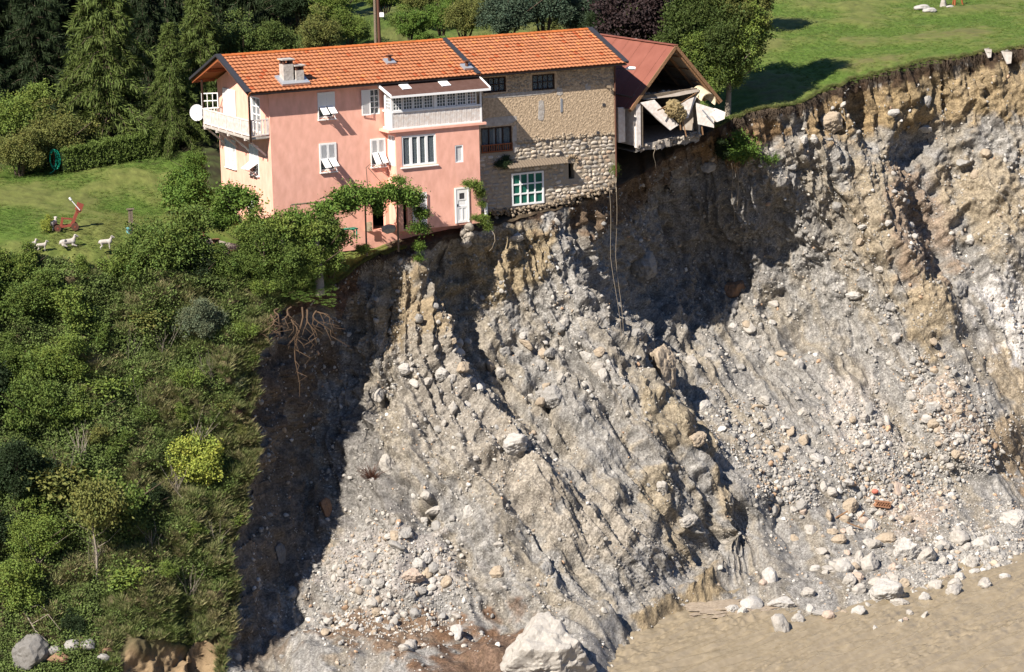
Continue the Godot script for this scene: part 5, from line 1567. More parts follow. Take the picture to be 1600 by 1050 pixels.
	plant("yellow_bush", "rounded yellow-leaved bush standing out on the green slope", "shrub", "", on_bluff(Vector2(4.285, 3.480), 0.1), Vector3(2.0, 1.95, 1.8), "leaf_yellow", 0, 0.4, 0.7)
	# a leggy young tree
	tree("young_tree", "thin pale-stemmed young tree among the shrubs of the lower slope", "", on_bluff(Vector2(2.915, 5.000)), 4.6, Vector3(1.9, 2.6, 1.9), "leaf_olive", 5, 0.06, "pale_bark")
	# along the garden edge and round the house
	var edge := "shrubs along the garden edge"
	var garden := [
		[Vector3(-19.42, -0.99, 8.80), 3.2, "leaf_ivy", 3, "big round green shrub at the garden edge left of the pergola"], [Vector3(-22.26, -0.70, 10.20), 1.2, "leaf_green", 5, "loose shrub in front of the white goat statue"], [Vector3(-24.32, -0.65, 10.80), 1.0, "leaf_green", 6, "low loose shrub in front of the lying statue"],
		[Vector3(-27.14, -0.40, 11.00), 1.3, "leaf_green", 1, "low green shrub below the two lamb statues"], [Vector3(-29.25, -0.35, 11.20), 1.5, "leaf_green", 0, "low shrub at the left border of the garden edge"], [Vector3(-21.23, -0.98, 9.40), 1.8, "leaf_ivy", 2, "dark green shrub just left of the big round one"],
		[Vector3(-15.08, -1.46, 8.40), 1.7, "leaf_ivy", 4, "rounded shrub below the patio corner"], [Vector3(-17.45, -1.29, 9.00), 1.5, "leaf_dark", 2, "small dark shrub right of the big round one"], [Vector3(-18.84, 1.59, 1.60), 2.1, "leaf_vine", 0, "glossy leafy shrub against the house's left gable"],
		[Vector3(-18.80, 3.42, 0.50), 1.2, "leaf_vine", 2, "upper leafy shrub behind the gable corner"], [Vector3(-13.21, -1.50, 7.60), 2.5, "leaf_ivy", 3, "big leafy climber mass at the left end of the pergola"], [Vector3(-11.29, -1.58, 6.80), 2.1, "leaf_green", 4, "climber mass covering the middle pergola post"],
		[Vector3(-12.04, -2.29, 7.90), 1.0, "leaf_green", 1, "weedy bush at the foot of the pergola trunk"], [Vector3(-13.96, -2.22, 9.00), 1.0, "leaf_green", 5, "weedy bush on the turf above the hanging roots"], [Vector3(-15.08, 0.59, 7.40), 0.8, "leaf_olive", 5, "spindly potted shrub on the patio"],
		[Vector3(15.19, 1.41, -13.60), 1.7, "leaf_vine", 6, "leafy branch hanging down the cliff below the maple"], [Vector3(16.88, 1.01, -14.60), 1.0, "leaf_vine", 5, "small tuft hanging beside the leafy branch"], [Vector3(14.02, 1.87, -13.50), 1.0, "leaf_dark", 2, "dark bush under the barn's torn right corner"], 
		[Vector3(-13.85, -0.42, 7.30), 2.3, "leaf_green", 0, "leafy climber clump nearest the gable corner"], [Vector3(-10.83, -0.73, 6.00), 1.9, "leaf_ivy", 1, "climber clump at the right end of the pergola mass"], [Vector3(-12.36, 0.13, 6.40), 1.8, "leaf_vine", 2, "tall bright climber clump against the pink wall"],
		[Vector3(-13.17, -2.04, 8.30), 1.5, "leaf_ivy", 4, "low leafy mass round the thinner grey trunk"], [Vector3(-11.75, -1.96, 7.70), 1.3, "leaf_green", 3, "low leafy mass between the two trunks"], [Vector3(-10.44, -1.70, 6.30), 1.2, "leaf_ivy", 1, "climber hanging right of the pale trunk"],
		[Vector3(-16.48, -1.09, 8.80), 1.3, "leaf_ivy", 1, "rounded shrub filling the gap below the patio"], [Vector3(-14.73, -0.24, 7.60), 1.5, "leaf_ivy", 2, "dark leafy shrub beside the patio pots"],
		[Vector3(-14.25, 0.28, 7.40), 1.7, "leaf_green", 1, "leafy creeper below the gable corner of the pink house"], [Vector3(-10.45, 0.17, 5.60), 1.2, "leaf_green", 2, "low creeper along the pink wall under the vine"], [Vector3(-8.70, -0.87, 4.20), 0.6, "leaf_green", 5, "small grassy bush on the turf ledge before the bay"],
		[Vector3(-12.23, -0.59, 7.00), 2.0, "leaf_green", 0, "lighter climber clump in front of the house wall"], [Vector3(-16.61, 1.23, 6.60), 1.3, "leaf_vine", 5, "vine clump hanging at the left gable's lower corner"], 
	]
	for k in garden.size():
		var q: Array = garden[k]
		plant("garden_shrub", q[4], "shrub", edge, q[0] - Vector3(0, 0.1, 0), Vector3(q[1], q[1] * 0.95, q[1] * 0.9), q[2], q[3], k * 2.3, 0.55)
	# the vine along the pergola: clumps of leaves as one plant
	var v := thing("grape_vine", "grape vine trained along the front of the pink house", "vine", Vector3.ZERO)
	var n := 0
	for q in [[Vector3(-15.85, 3.21, 7.00), 0.75], [Vector3(-16.39, 2.56, 7.00), 0.6], [Vector3(-15.03, 2.75, 7.00), 0.7], [Vector3(-9.64, 2.72, 5.20), 0.7], [Vector3(-8.75, 2.68, 4.60), 0.75], [Vector3(-7.84, 2.48, 4.20), 0.7], [Vector3(-6.92, 2.63, 3.80), 0.75], [Vector3(-6.11, 2.45, 3.50), 0.7], [Vector3(-5.46, 2.08, 3.20), 0.55], [Vector3(-5.27, 1.21, 3.00), 0.5], [Vector3(-5.41, 0.26, 3.00), 0.5], [Vector3(-5.33, -0.83, 2.70), 0.4], [Vector3(-10.20, 2.05, 5.60), 0.8], [Vector3(-7.69, 1.73, 4.00), 0.5], [Vector3(-6.48, 3.17, 3.20), 0.35], [Vector3(-9.19, 2.08, 5.00), 0.55], [Vector3(-5.40, -1.64, 2.50), 0.3]]:
		var c := mesh_node("leaf_clump", crowns[7 + n % 2], M.leaf_vine, v)
		c.position = q[0]
		c.scale = Vector3(q[1] * 1.5, q[1] * 1.05, q[1] * 1.0)
		c.rotation.y = n * 1.3
		n += 1
	var cane := Shape.new()
	cane.tube([Vector3(-5.26, 0.38, 2.60), Vector3(-5.41, 1.59, 3.00), Vector3(-5.82, 2.56, 3.30), Vector3(-8.76, 2.80, 4.40), Vector3(-10.92, 2.51, 5.60)], [0.05, 0.05, 0.04, 0.04, 0.03], 6)
	cane.tube([Vector3(-8.21, 2.61, 4.20), Vector3(-8.34, 3.88, 3.10), Vector3(-8.04, 4.11, 2.90)], [0.025, 0.02, 0.01], 5)
	cane.tube([Vector3(-8.23, 3.86, 3.00), Vector3(-7.30, 2.85, 3.50)], [0.02, 0.015], 5)
	cane.tube([Vector3(-8.11, 4.01, 3.00), Vector3(-5.82, 2.70, 3.20)], [0.015, 0.012], 5)
	part(v, "cane", cane, M.bark)
	var w2 := thing("climbing_plant", "climbing plant on the pink house corner beside the stone house", "vine", Vector3.ZERO)
	n = 0
	for q in [[Vector3(-2.09, 2.37, 0.60), 0.5], [Vector3(-1.73, 1.85, 0.30), 0.4], [Vector3(-2.55, 2.46, 0.60), 0.3], [Vector3(-1.57, 0.29, 0.30), 0.45], [Vector3(-2.07, 0.34, 0.50), 0.3], [Vector3(-1.31, -0.20, 0.20), 0.35], [Vector3(-1.67, 1.14, 0.20), 0.3]]:
		var c := mesh_node("leaf_clump", crowns[7 + n % 2], M.leaf_green, w2)
		c.position = q[0]
		c.scale = Vector3.ONE * q[1]
		n += 1
	plant("wall_ivy", "ivy growing at the stone house's right lower corner", "ivy", "", Vector3(6.42, 1.72, -6.60), Vector3(0.55, 1.1, 0.35), "leaf_green", 5, 0.3, 0.4)
	plant("wall_ivy", "dark ivy below the barred window of the stone house", "ivy", "", Vector3(-0.16, 2.86, -2.60), Vector3(1.0, 0.6, 0.25), "leaf_dark", 6, 0.5, 0.5)
	build_hedge()
	# trees behind the lawn
	var weep := "weeping conifers behind the lawn"
	conifer("weeping_spruce", "tallest weeping spruce in the middle behind the hedge", weep, on_ground(Vector2(-25.52, -11.25)), 14.5, 4.6, "leaf_conifer", 0)
	conifer("weeping_spruce", "smaller weeping spruce close to the pink house's left gable", weep, on_ground(Vector2(-21.25, -10.00)), 8.2, 2.6, "leaf_conifer", 2)
	conifer("weeping_spruce", "weeping spruce with branches just left of the satellite dish", weep, on_ground(Vector2(-19.64, -12.50)), 10.5, 3.2, "leaf_conifer", 0)
	var dark := "dark forest conifers"
	var rows := [[-30, 175, 16, 4.6], [30, 168, 17, 4.6], [85, 165, 18, 4.4], [125, 150, 17, 4.0], [215, 140, 17, 4.2], [262, 132, 17, 4.2], [235, 170, 12, 3.0], [60, 200, 13, 3.4]]
	var names := ["dark conifer cut by the left border behind the lawn", "dark conifer second from the left border", "dark conifer third from the left border", "dark conifer just left of the tallest weeping spruce", "dark conifer just right of the tallest weeping spruce", "dark conifer behind the gap right of the tallest spruce", "slimmer dark conifer between the two nearest weeping spruces", "shorter dark conifer above the left shrub thicket"]
	for k in rows.size():
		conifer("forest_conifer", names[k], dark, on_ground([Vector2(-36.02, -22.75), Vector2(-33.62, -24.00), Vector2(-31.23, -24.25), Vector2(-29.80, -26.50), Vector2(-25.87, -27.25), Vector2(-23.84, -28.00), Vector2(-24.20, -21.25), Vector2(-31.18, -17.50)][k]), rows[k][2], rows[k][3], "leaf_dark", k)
	var back := [[Vector3(-41.17, 6.38, -42.00), 22, 6.0], [Vector3(-35.73, 6.06, -44.00), 23, 6.0], [Vector3(-31.64, 6.01, -46.00), 23, 6.0], [Vector3(-27.18, 6.16, -46.00), 23, 6.0], [Vector3(-22.50, 6.50, -44.00), 20, 5.5], [Vector3(-18.87, 6.86, -42.00), 17, 5.0], [Vector3(-16.03, 7.23, -40.00), 15, 4.4]]
	for k in back.size():
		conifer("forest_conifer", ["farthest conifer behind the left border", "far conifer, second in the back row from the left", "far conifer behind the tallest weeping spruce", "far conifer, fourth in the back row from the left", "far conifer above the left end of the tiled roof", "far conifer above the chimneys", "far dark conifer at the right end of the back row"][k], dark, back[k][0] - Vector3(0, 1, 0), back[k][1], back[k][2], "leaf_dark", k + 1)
	# trees beyond the left border that keep the forest behind the lawn in shade
	for k in 5:
		var spot: Vector2 = [Vector2(-42, -17), Vector2(-46, -24), Vector2(-41, -9), Vector2(-49, -14), Vector2(-44, -32)][k]
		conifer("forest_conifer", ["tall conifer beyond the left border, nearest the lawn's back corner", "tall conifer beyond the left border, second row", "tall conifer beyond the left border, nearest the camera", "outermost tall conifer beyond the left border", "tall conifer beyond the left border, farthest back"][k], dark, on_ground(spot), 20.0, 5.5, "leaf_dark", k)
	var mid := [
		[Vector3(-30.87, 4.52, -9.00), 2.6, "leaf_green", 3, "bright green shrub at the left border behind the lawn"], [Vector3(-28.53, 3.59, -8.00), 2.4, "leaf_olive", 4, "brown-green feathery shrub above the hose"], [Vector3(-30.41, 3.03, -6.00), 2.0, "leaf_olive", 3, "olive shrub low at the left border of the lawn"], [Vector3(-27.25, 4.03, -9.00), 1.8, "leaf_olive", 5, "reddish tipped shrub left of the tallest spruce"],
		[Vector3(-19.44, 7.95, -15.00), 2.3, "leaf_conifer", 3, "dense evergreen shrub above the gable roof end"], [Vector3(-17.23, 8.13, -16.00), 2.4, "leaf_conifer", 4, "dense evergreen shrub above the chimneys"], [Vector3(-15.21, 8.32, -17.00), 2.0, "leaf_conifer", 3, "evergreen shrub right of the chimneys behind the ridge"],
		[Vector3(-12.45, 8.67, -20.00), 2.0, "leaf_olive", 4, "yellowing shrub behind the middle of the roof ridge"], [Vector3(-10.62, 9.00, -22.00), 1.7, "leaf_green", 3, "green shrub just left of the wooden pole"], [Vector3(-12.18, 9.93, -30.00), 1.9, "leaf_green", 4, "shrub on the bank left of the wooden pole top"],
		[Vector3(-6.56, 9.33, -24.00), 1.3, "leaf_vine", 0, "bright low shrub right of the wooden pole"], [Vector3(-4.40, 9.45, -26.00), 1.6, "leaf_vine", 3, "pale green shrub behind the roof's dividing strip"], [Vector3(-2.84, 9.42, -25.00), 1.9, "leaf_olive", 4, "olive shrub behind the stone house's roof, left end"], [Vector3(-6.02, 9.97, -36.00), 1.8, "leaf_olive", 4, "far shrub at the top edge right of the pole"],
		[Vector3(0.02, 9.32, -24.00), 2.4, "leaf_blue", 4, "blue-green pine behind the stone house's roof"], [Vector3(2.68, 9.38, -25.00), 2.5, "leaf_blue", 3, "blue-green pine, middle one behind the stone house"], [Vector3(5.13, 9.33, -26.00), 2.2, "leaf_blue", 4, "blue-green pine nearest the copper tree"], [Vector3(6.60, 8.95, -24.00), 1.6, "leaf_dark", 3, "dark shrub behind the stone house's roof end"], [Vector3(8.57, 7.94, -24.00), 1.5, "leaf_vine", 3, "bright green shrub between the roofs and the copper tree"],
		[Vector3(11.00, 7.19, -21.00), 1.9, "leaf_maple", 0, "dark leafy shrub between the copper tree and the maple"], [Vector3(12.15, 8.30, -25.00), 2.2, "leaf_dark", 1, "dark shrub behind the barn ridge"],
		[Vector3(-1.35, 9.70, -38.00), 2.0, "leaf_olive", 3, "far olive tree top at the upper edge"], [Vector3(-9.00, 9.94, -40.00), 1.8, "leaf_green", 4, "far bush beside the wooden pole at the top edge"], [Vector3(-14.61, 9.81, -32.00), 2.4, "leaf_dark", 3, "dark tree mass left of the yellowing shrub"],
	]
	for k in mid.size():
		var q: Array = mid[k]
		plant("backdrop_shrub", q[4], "shrub", "shrubs and small trees behind the houses", q[0] - Vector3(0, 0.3, 0), Vector3(q[1] * 1.1, q[1], q[1]), q[2], q[3], k * 2.9, 0.7)
	tree("copper_tree", "copper-leaved dark purple tree behind the barn roof", "", Vector3(9.44, 5.60, -22.00), 5.4, Vector3(3.4, 3.4, 3.0), "leaf_copper", 0, 0.16)
	var mp := tree("maple_tree", "tall maple with green and yellowing leaves right of the barn", "", Vector3(14.41, 4.58, -14.50), 5.2, Vector3(2.9, 3.3, 2.6), "leaf_maple", 0, 0.17, "pale_bark")
	for q in [[Vector3(-0.9, 2.6, 0.2), 2.3, "leaf_green", 3], [Vector3(-0.2, 4.8, 0.6), 2.6, "leaf_maple", 4], [Vector3(-1.8, 4.4, 0.0), 2.2, "leaf_green", 4], [Vector3(1.4, 6.2, -0.4), 1.9, "leaf_olive", 4], [Vector3(-1.6, 6.4, -0.6), 2.0, "leaf_maple", 3], [Vector3(0.3, 7.4, -0.8), 1.9, "leaf_olive", 4], [Vector3(0.6, 3.4, 0.3), 1.6, "leaf_green", 4], [Vector3(2.0, 7.6, -1.5), 2.0, "leaf_olive", 1], [Vector3(-2.6, 5.6, -0.4), 2.2, "leaf_maple", 2], [Vector3(-1.2, 8.2, -1.0), 2.2, "leaf_maple", 0], [Vector3(1.2, 5.0, 0.2), 2.2, "leaf_green", 1], [Vector3(-1.0, 3.6, 0.4), 2.2, "leaf_maple", 2], [Vector3(0.4, 9.6, -1.0), 2.4, "leaf_olive", 1], [Vector3(-1.6, 10.4, -1.2), 2.4, "leaf_maple", 0], [Vector3(1.2, 11.0, -1.4), 2.0, "leaf_olive", 2]]:
		var c := mesh_node("bough", crowns[q[3]], M[q[2]], mp)
		c.position = q[0]
		c.scale = Vector3.ONE * q[1]
	tree("maple_tree", "second tree behind the maple at the top edge", "", Vector3(17.42, 8.01, -34.00), 4.2, Vector3(2.8, 2.8, 2.6), "leaf_olive", 3, 0.18)
	# bramble bank behind the roofs
	for k in 34:
		var px := Vector2(-15.0 + 24.0 * k / 33.0, rng_b.randf_range(-62.0, -22.0))
		var r := rng_b.randf_range(1.2, 2.4)
		plant("bramble", "%s bramble thicket from the left on the bank behind the houses" % ordinal(k + 1), "bramble", "brambles on the bank behind the houses", on_ground(px) - Vector3(0, 0.4, 0), Vector3(r * 1.3, r * 0.8, r), ["leaf_green", "leaf_olive", "leaf_vine", "leaf_ivy"][k % 4], 3 + k % 2, k * 1.1, 0.5)
	# dead canes standing out of the scrub
	for k in 14:
		var spot: Vector2 = [Vector2(2.441, 3.450), Vector2(2.905, 4.818), Vector2(3.354, 2.400), Vector2(3.976, 3.700), Vector2(3.670, 4.621), Vector2(4.329, 2.001), Vector2(2.173, 4.817), Vector2(4.286, 5.240), Vector2(3.222, 1.614), Vector2(2.669, 3.199), Vector2(4.734, 4.621), Vector2(3.666, 1.469), Vector2(3.054, 4.311), Vector2(4.176, 2.900)][k]
		var t := thing("dead_cane", "%s" % ["grey twiggy canes above the thin pale tree", "bare canes at the foot of the thin pale tree", "bare canes on the middle terrace", "dry canes below the yellow bush", "grey canes in the dark lower hollow", "dry stalks under the silvery shrub", "bare grey canes in the lower left shrubs", "dry stalks above the bottom grass", "thin stalks under the olive shrub", "grey stalks beside the upper olive bush", "dry stalks at the lower broken edge", "bare stalks left below the silvery shrub", "grey stalks right of the thin pale tree", "dry stalks left of the yellow bush top"][k], "dead canes", on_bluff(spot), k * 1.1, "dead canes on the slope")
		var w := Shape.new()
		for j in 16:
			var d := Vector3(rng_b.randfn() * 0.35, 1.0, rng_b.randfn() * 0.35 + 0.2) * rng_b.randf_range(0.7, 2.0)
			w.tube([Vector3(rng_b.randfn() * 0.2, -0.2, rng_b.randfn() * 0.2), d * 0.55 + Vector3(rng_b.randfn(), 0, rng_b.randfn()) * 0.1, d], [0.018, 0.013, 0.005], 4)
		part(t, "stalks", w, M.pale_bark)
	build_cover()

func build_hedge() -> void:
	var a := on_ground(Vector2(-27.89, -6.50))
	var b := on_ground(Vector2(-22.03, -9.00))
	var rng := RandomNumberGenerator.new()
	rng.seed = 12
	var t := thing("hedge", "long clipped green hedge along the back of the left lawn", "hedge", Vector3.ZERO)
	var s := Shape.new()
	var along := (b - a).normalized()
	var side := along.cross(Vector3.UP).normalized()
	for k in 15000:
		var f := rng.randf()
		var p := Vector3(rng.randf(), rng.randf_range(-0.65, 0.65), 0)
		var hy := pow(rng.randf(), 0.8) * 1.45
		var w := rng.randf_range(-0.6, 0.6)
		if rng.randf() < 0.5: hy = 1.4 + rng.randfn() * 0.06
		else: w = 0.6 * signf(w) + rng.randfn() * 0.05
		var q := a.lerp(b, f) + Vector3(0, hy + 0.12 * fine.get_noise_1d(f * 14.0), 0) + side * (w + 0.15 * fine.get_noise_2d(f * 20.0, hy * 3.0))
		var tone := rng.randf_range(0.65, 1.3)
		s.tint = Color(tone, tone, tone)
		var d := Vector3(rng.randfn(), rng.randfn() + 0.5, rng.randfn()).normalized() * 0.11
		s.leaf(q, d, d.cross(Vector3(rng.randfn(), rng.randfn(), rng.randfn())).normalized() * 0.07)
	part(t, "foliage", s, M.leaf_ivy)
	s = Shape.new()
	for k in 24:
		var p := a.lerp(b, (k + 0.5) / 24.0)
		s.tube([p - Vector3(0, 0.3, 0), p + Vector3(0, 1.2, 0)], [0.05, 0.02], 5)
	s.bar(a + Vector3(0, 0.7, 0), b + Vector3(0, 0.7, 0), 0.85, 1.1)
	part(t, "stems", s, M.leaf_dark)

func build_cover() -> void:
	var rng := RandomNumberGenerator.new()
	rng.seed = 77
	var tuft := Shape.new()
	for k in 26:
		var a := rng.randf() * TAU
		var d := Vector3(cos(a) * rng.randf_range(0.1, 0.8), 1.0, sin(a) * rng.randf_range(0.1, 0.8)).normalized()
		var t := rng.randf_range(0.7, 1.3)
		tuft.tint = Color(t, t, t)
		tuft.leaf(Vector3(cos(a), 0, sin(a)) * rng.randf() * 0.12, d * rng.randf_range(0.15, 0.42), d.cross(Vector3(rng.randfn(), 0, rng.randfn())).normalized() * 0.028)
	var sprig := Shape.new()
	for k in 30:
		var p := Vector3(rng.randfn() * 0.17, absf(rng.randfn()) * 0.14, rng.randfn() * 0.17)
		var d := Vector3(rng.randfn(), rng.randfn() * 0.5 + 0.3, rng.randfn()).normalized() * rng.randf_range(0.07, 0.13)
		var t := rng.randf_range(0.7, 1.3)
		sprig.tint = Color(t, t, t)
		sprig.leaf(p, d, d.cross(Vector3(rng.randfn(), rng.randfn(), rng.randfn())).normalized() * 0.075)
	var ta := []; var ca := []; var tb := []; var cb := []
	for k in 26000:
		var i := rng.randi_range(0, BLUFF_S - 1)
		var j := rng.randi_range(0, BLUFF_T - 1)
		var p := bluff_p[i * BLUFF_T + j]
		var nn := bluff_n[i * BLUFF_T + j]
		var t := 7.0 * j / (BLUFF_T - 1)
		var s := 5.0 * i / (BLUFF_S - 1)
		if s > 3.3 and t > 5.75: continue
		if Vector2((s - 4.95) / 0.2, (t - 2.3) / 0.45).length() < 1.0: continue
		var mixn := wide.get_noise_3dv(p * 0.3)
		var up := (nn * 0.6 + Vector3.UP).normalized()
		var x := up.cross(Vector3(rng.randfn(), rng.randfn(), rng.randfn())).normalized()
		var sc := rng.randf_range(0.7, 1.5)
		var tr := Transform3D(Basis(x, up, x.cross(up)).scaled(Vector3.ONE * sc), p)
		var grassy := mixn + (s - 2.9) * 0.3 + rng.randfn() * 0.2
		if t > 5.2 and s > 3.0: grassy += 0.5
		if grassy > 0.12:
			ta.append(tr)
			var dry := clampf(rng.randf_range(-0.3, 0.7) + mixn, 0, 1)
			ca.append(Color(0.135, 0.18, 0.05).lerp(Color(0.29, 0.25, 0.13), dry))
		else:
			tb.append(tr)
			var g := rng.randf_range(0.6, 1.4)
			cb.append(Color(0.095 * g, 0.135 * g, 0.033 * g))
	# turf fringe along the torn edge, and longer grass on the lawns
	var cw := knots(CLIFF_COLUMNS)
	var bw := knots(BLUFF_COLUMNS)
	for k in 5200:
		var r := rng.randf_range(0.0, 19.0)
		if r > 7.6 and r < 13.6: continue
		var q := rim_at(r, cw, bw)
		var b := absf(rng.randfn()) * 0.25
		ta.append(Transform3D(Basis(Vector3.UP, rng.randf() * TAU).scaled(Vector3.ONE * rng.randf_range(0.35, 0.8)) , q + Vector3(0, -0.05, 0.1 - b)))
		ca.append(Color(0.08, 0.12, 0.028).lerp(Color(0.20, 0.16, 0.07), rng.randf() * 0.6))
	# E-side lip of the slope
	for k in 1600:
		var i := BLUFF_S - 1 - int(absf(rng.randfn()) * 2.0)
		var j := rng.randi_range(0, int(BLUFF_T * 0.92))
		i = clampi(i, 0, BLUFF_S - 1)
		ta.append(Transform3D(Basis(Vector3.UP, rng.randf() * TAU) * Basis(Vector3.BACK, -rng.randf_range(0, 1.2)) * Basis.from_scale(Vector3.ONE * rng.randf_range(0.6, 1.5)), bluff_p[i * BLUFF_T + j]))
		ca.append(Color(0.08, 0.12, 0.03).lerp(Color(0.22, 0.18, 0.09), rng.randf()))
	scatter("wild_grass", "tufts of wild grass on the slope and along the torn turf edge", "grass", tuft.mesh(), M.leaf, ta, ca)
	scatter("ground_cover", "low leafy weeds covering the slope", "weeds", sprig.mesh(), M.leaf, tb, cb)
	var tl := []; var cl := []
	for k in 30000:
		var p := Vector2(rng.randf_range(-36, -10), rng.randf_range(-9, 11)) if k % 2 else Vector2(rng.randf_range(13, 44), rng.randf_range(-52, -14))
		if k % 2 and p.y > 9.5: continue
		if k % 2 == 0 and p.y > -14.0 - (p.x - 14.0) * 0.46: continue
		if k % 2 and p.x > -19.0 and p.y < 6.5 - (p.x + 19) * 0.1: continue
		tl.append(Transform3D(Basis(Vector3.UP, rng.randf() * TAU).scaled(Vector3(0.5, rng.randf_range(0.12, 0.3), 0.5)), on_ground(p)))
		var g := clampf(0.5 + wide.get_noise_2d(p.x * 0.12, p.y * 0.12) * 1.5 + rng.randfn() * 0.3, 0, 1)
		cl.append(Color(0.10, 0.175, 0.028).lerp(Color(0.17, 0.185, 0.05), g))
	scatter("lawn_grass", "short mown grass blades of the two lawns", "grass", tuft.mesh(), M.leaf, tl, cl)

func on_cliff(p: Vector2) -> Array:
	var i := clampi(roundi(p.x / 14.0 * (CLIFF_S - 1)), 1, CLIFF_S - 2)
	var j := clampi(roundi(p.y / 7.0 * (CLIFF_T - 1)), 1, CLIFF_T - 2)
	return [cliff_p[i * CLIFF_T + j], cliff_n[i * CLIFF_T + j]]

const SHADE := {"white": "white", "grey": "grey", "pale": "pale grey", "tan": "tan", "pink": "pinkish", "dark": "dark", "brown": "brown", "orange": "orange"}

func ordinal(n: int) -> String:
	var ones := ["", "first", "second", "third", "fourth", "fifth", "sixth", "seventh", "eighth", "ninth", "tenth", "eleventh", "twelfth", "thirteenth", "fourteenth", "fifteenth", "sixteenth", "seventeenth", "eighteenth", "nineteenth"]
	if n < 20: return ones[n]
	var t := n / 10 - 2
	return ["twentieth", "thirtieth", "fortieth", "fiftieth", "sixtieth"][t] if n % 10 == 0 else ["twenty-", "thirty-", "forty-", "fifty-", "sixty-"][t] + ones[n % 10]

func stone_tint(rng: RandomNumberGenerator, warm: float) -> Color:
	var k := rng.randf_range(0.6, 1.02)
	var c := Color(0.40, 0.375, 0.335)
	var q := rng.randf()
	if q < 0.12: c = Color(0.55, 0.53, 0.49)
	elif q < 0.35: c = Color(0.31, 0.30, 0.28)
	elif q < 0.35 + warm: c = Color(0.45, 0.365, 0.275)
	elif q < 0.38 + warm: c = Color(0.46, 0.31, 0.20)
	return Color(c.r * k, c.g * k, c.b * k)

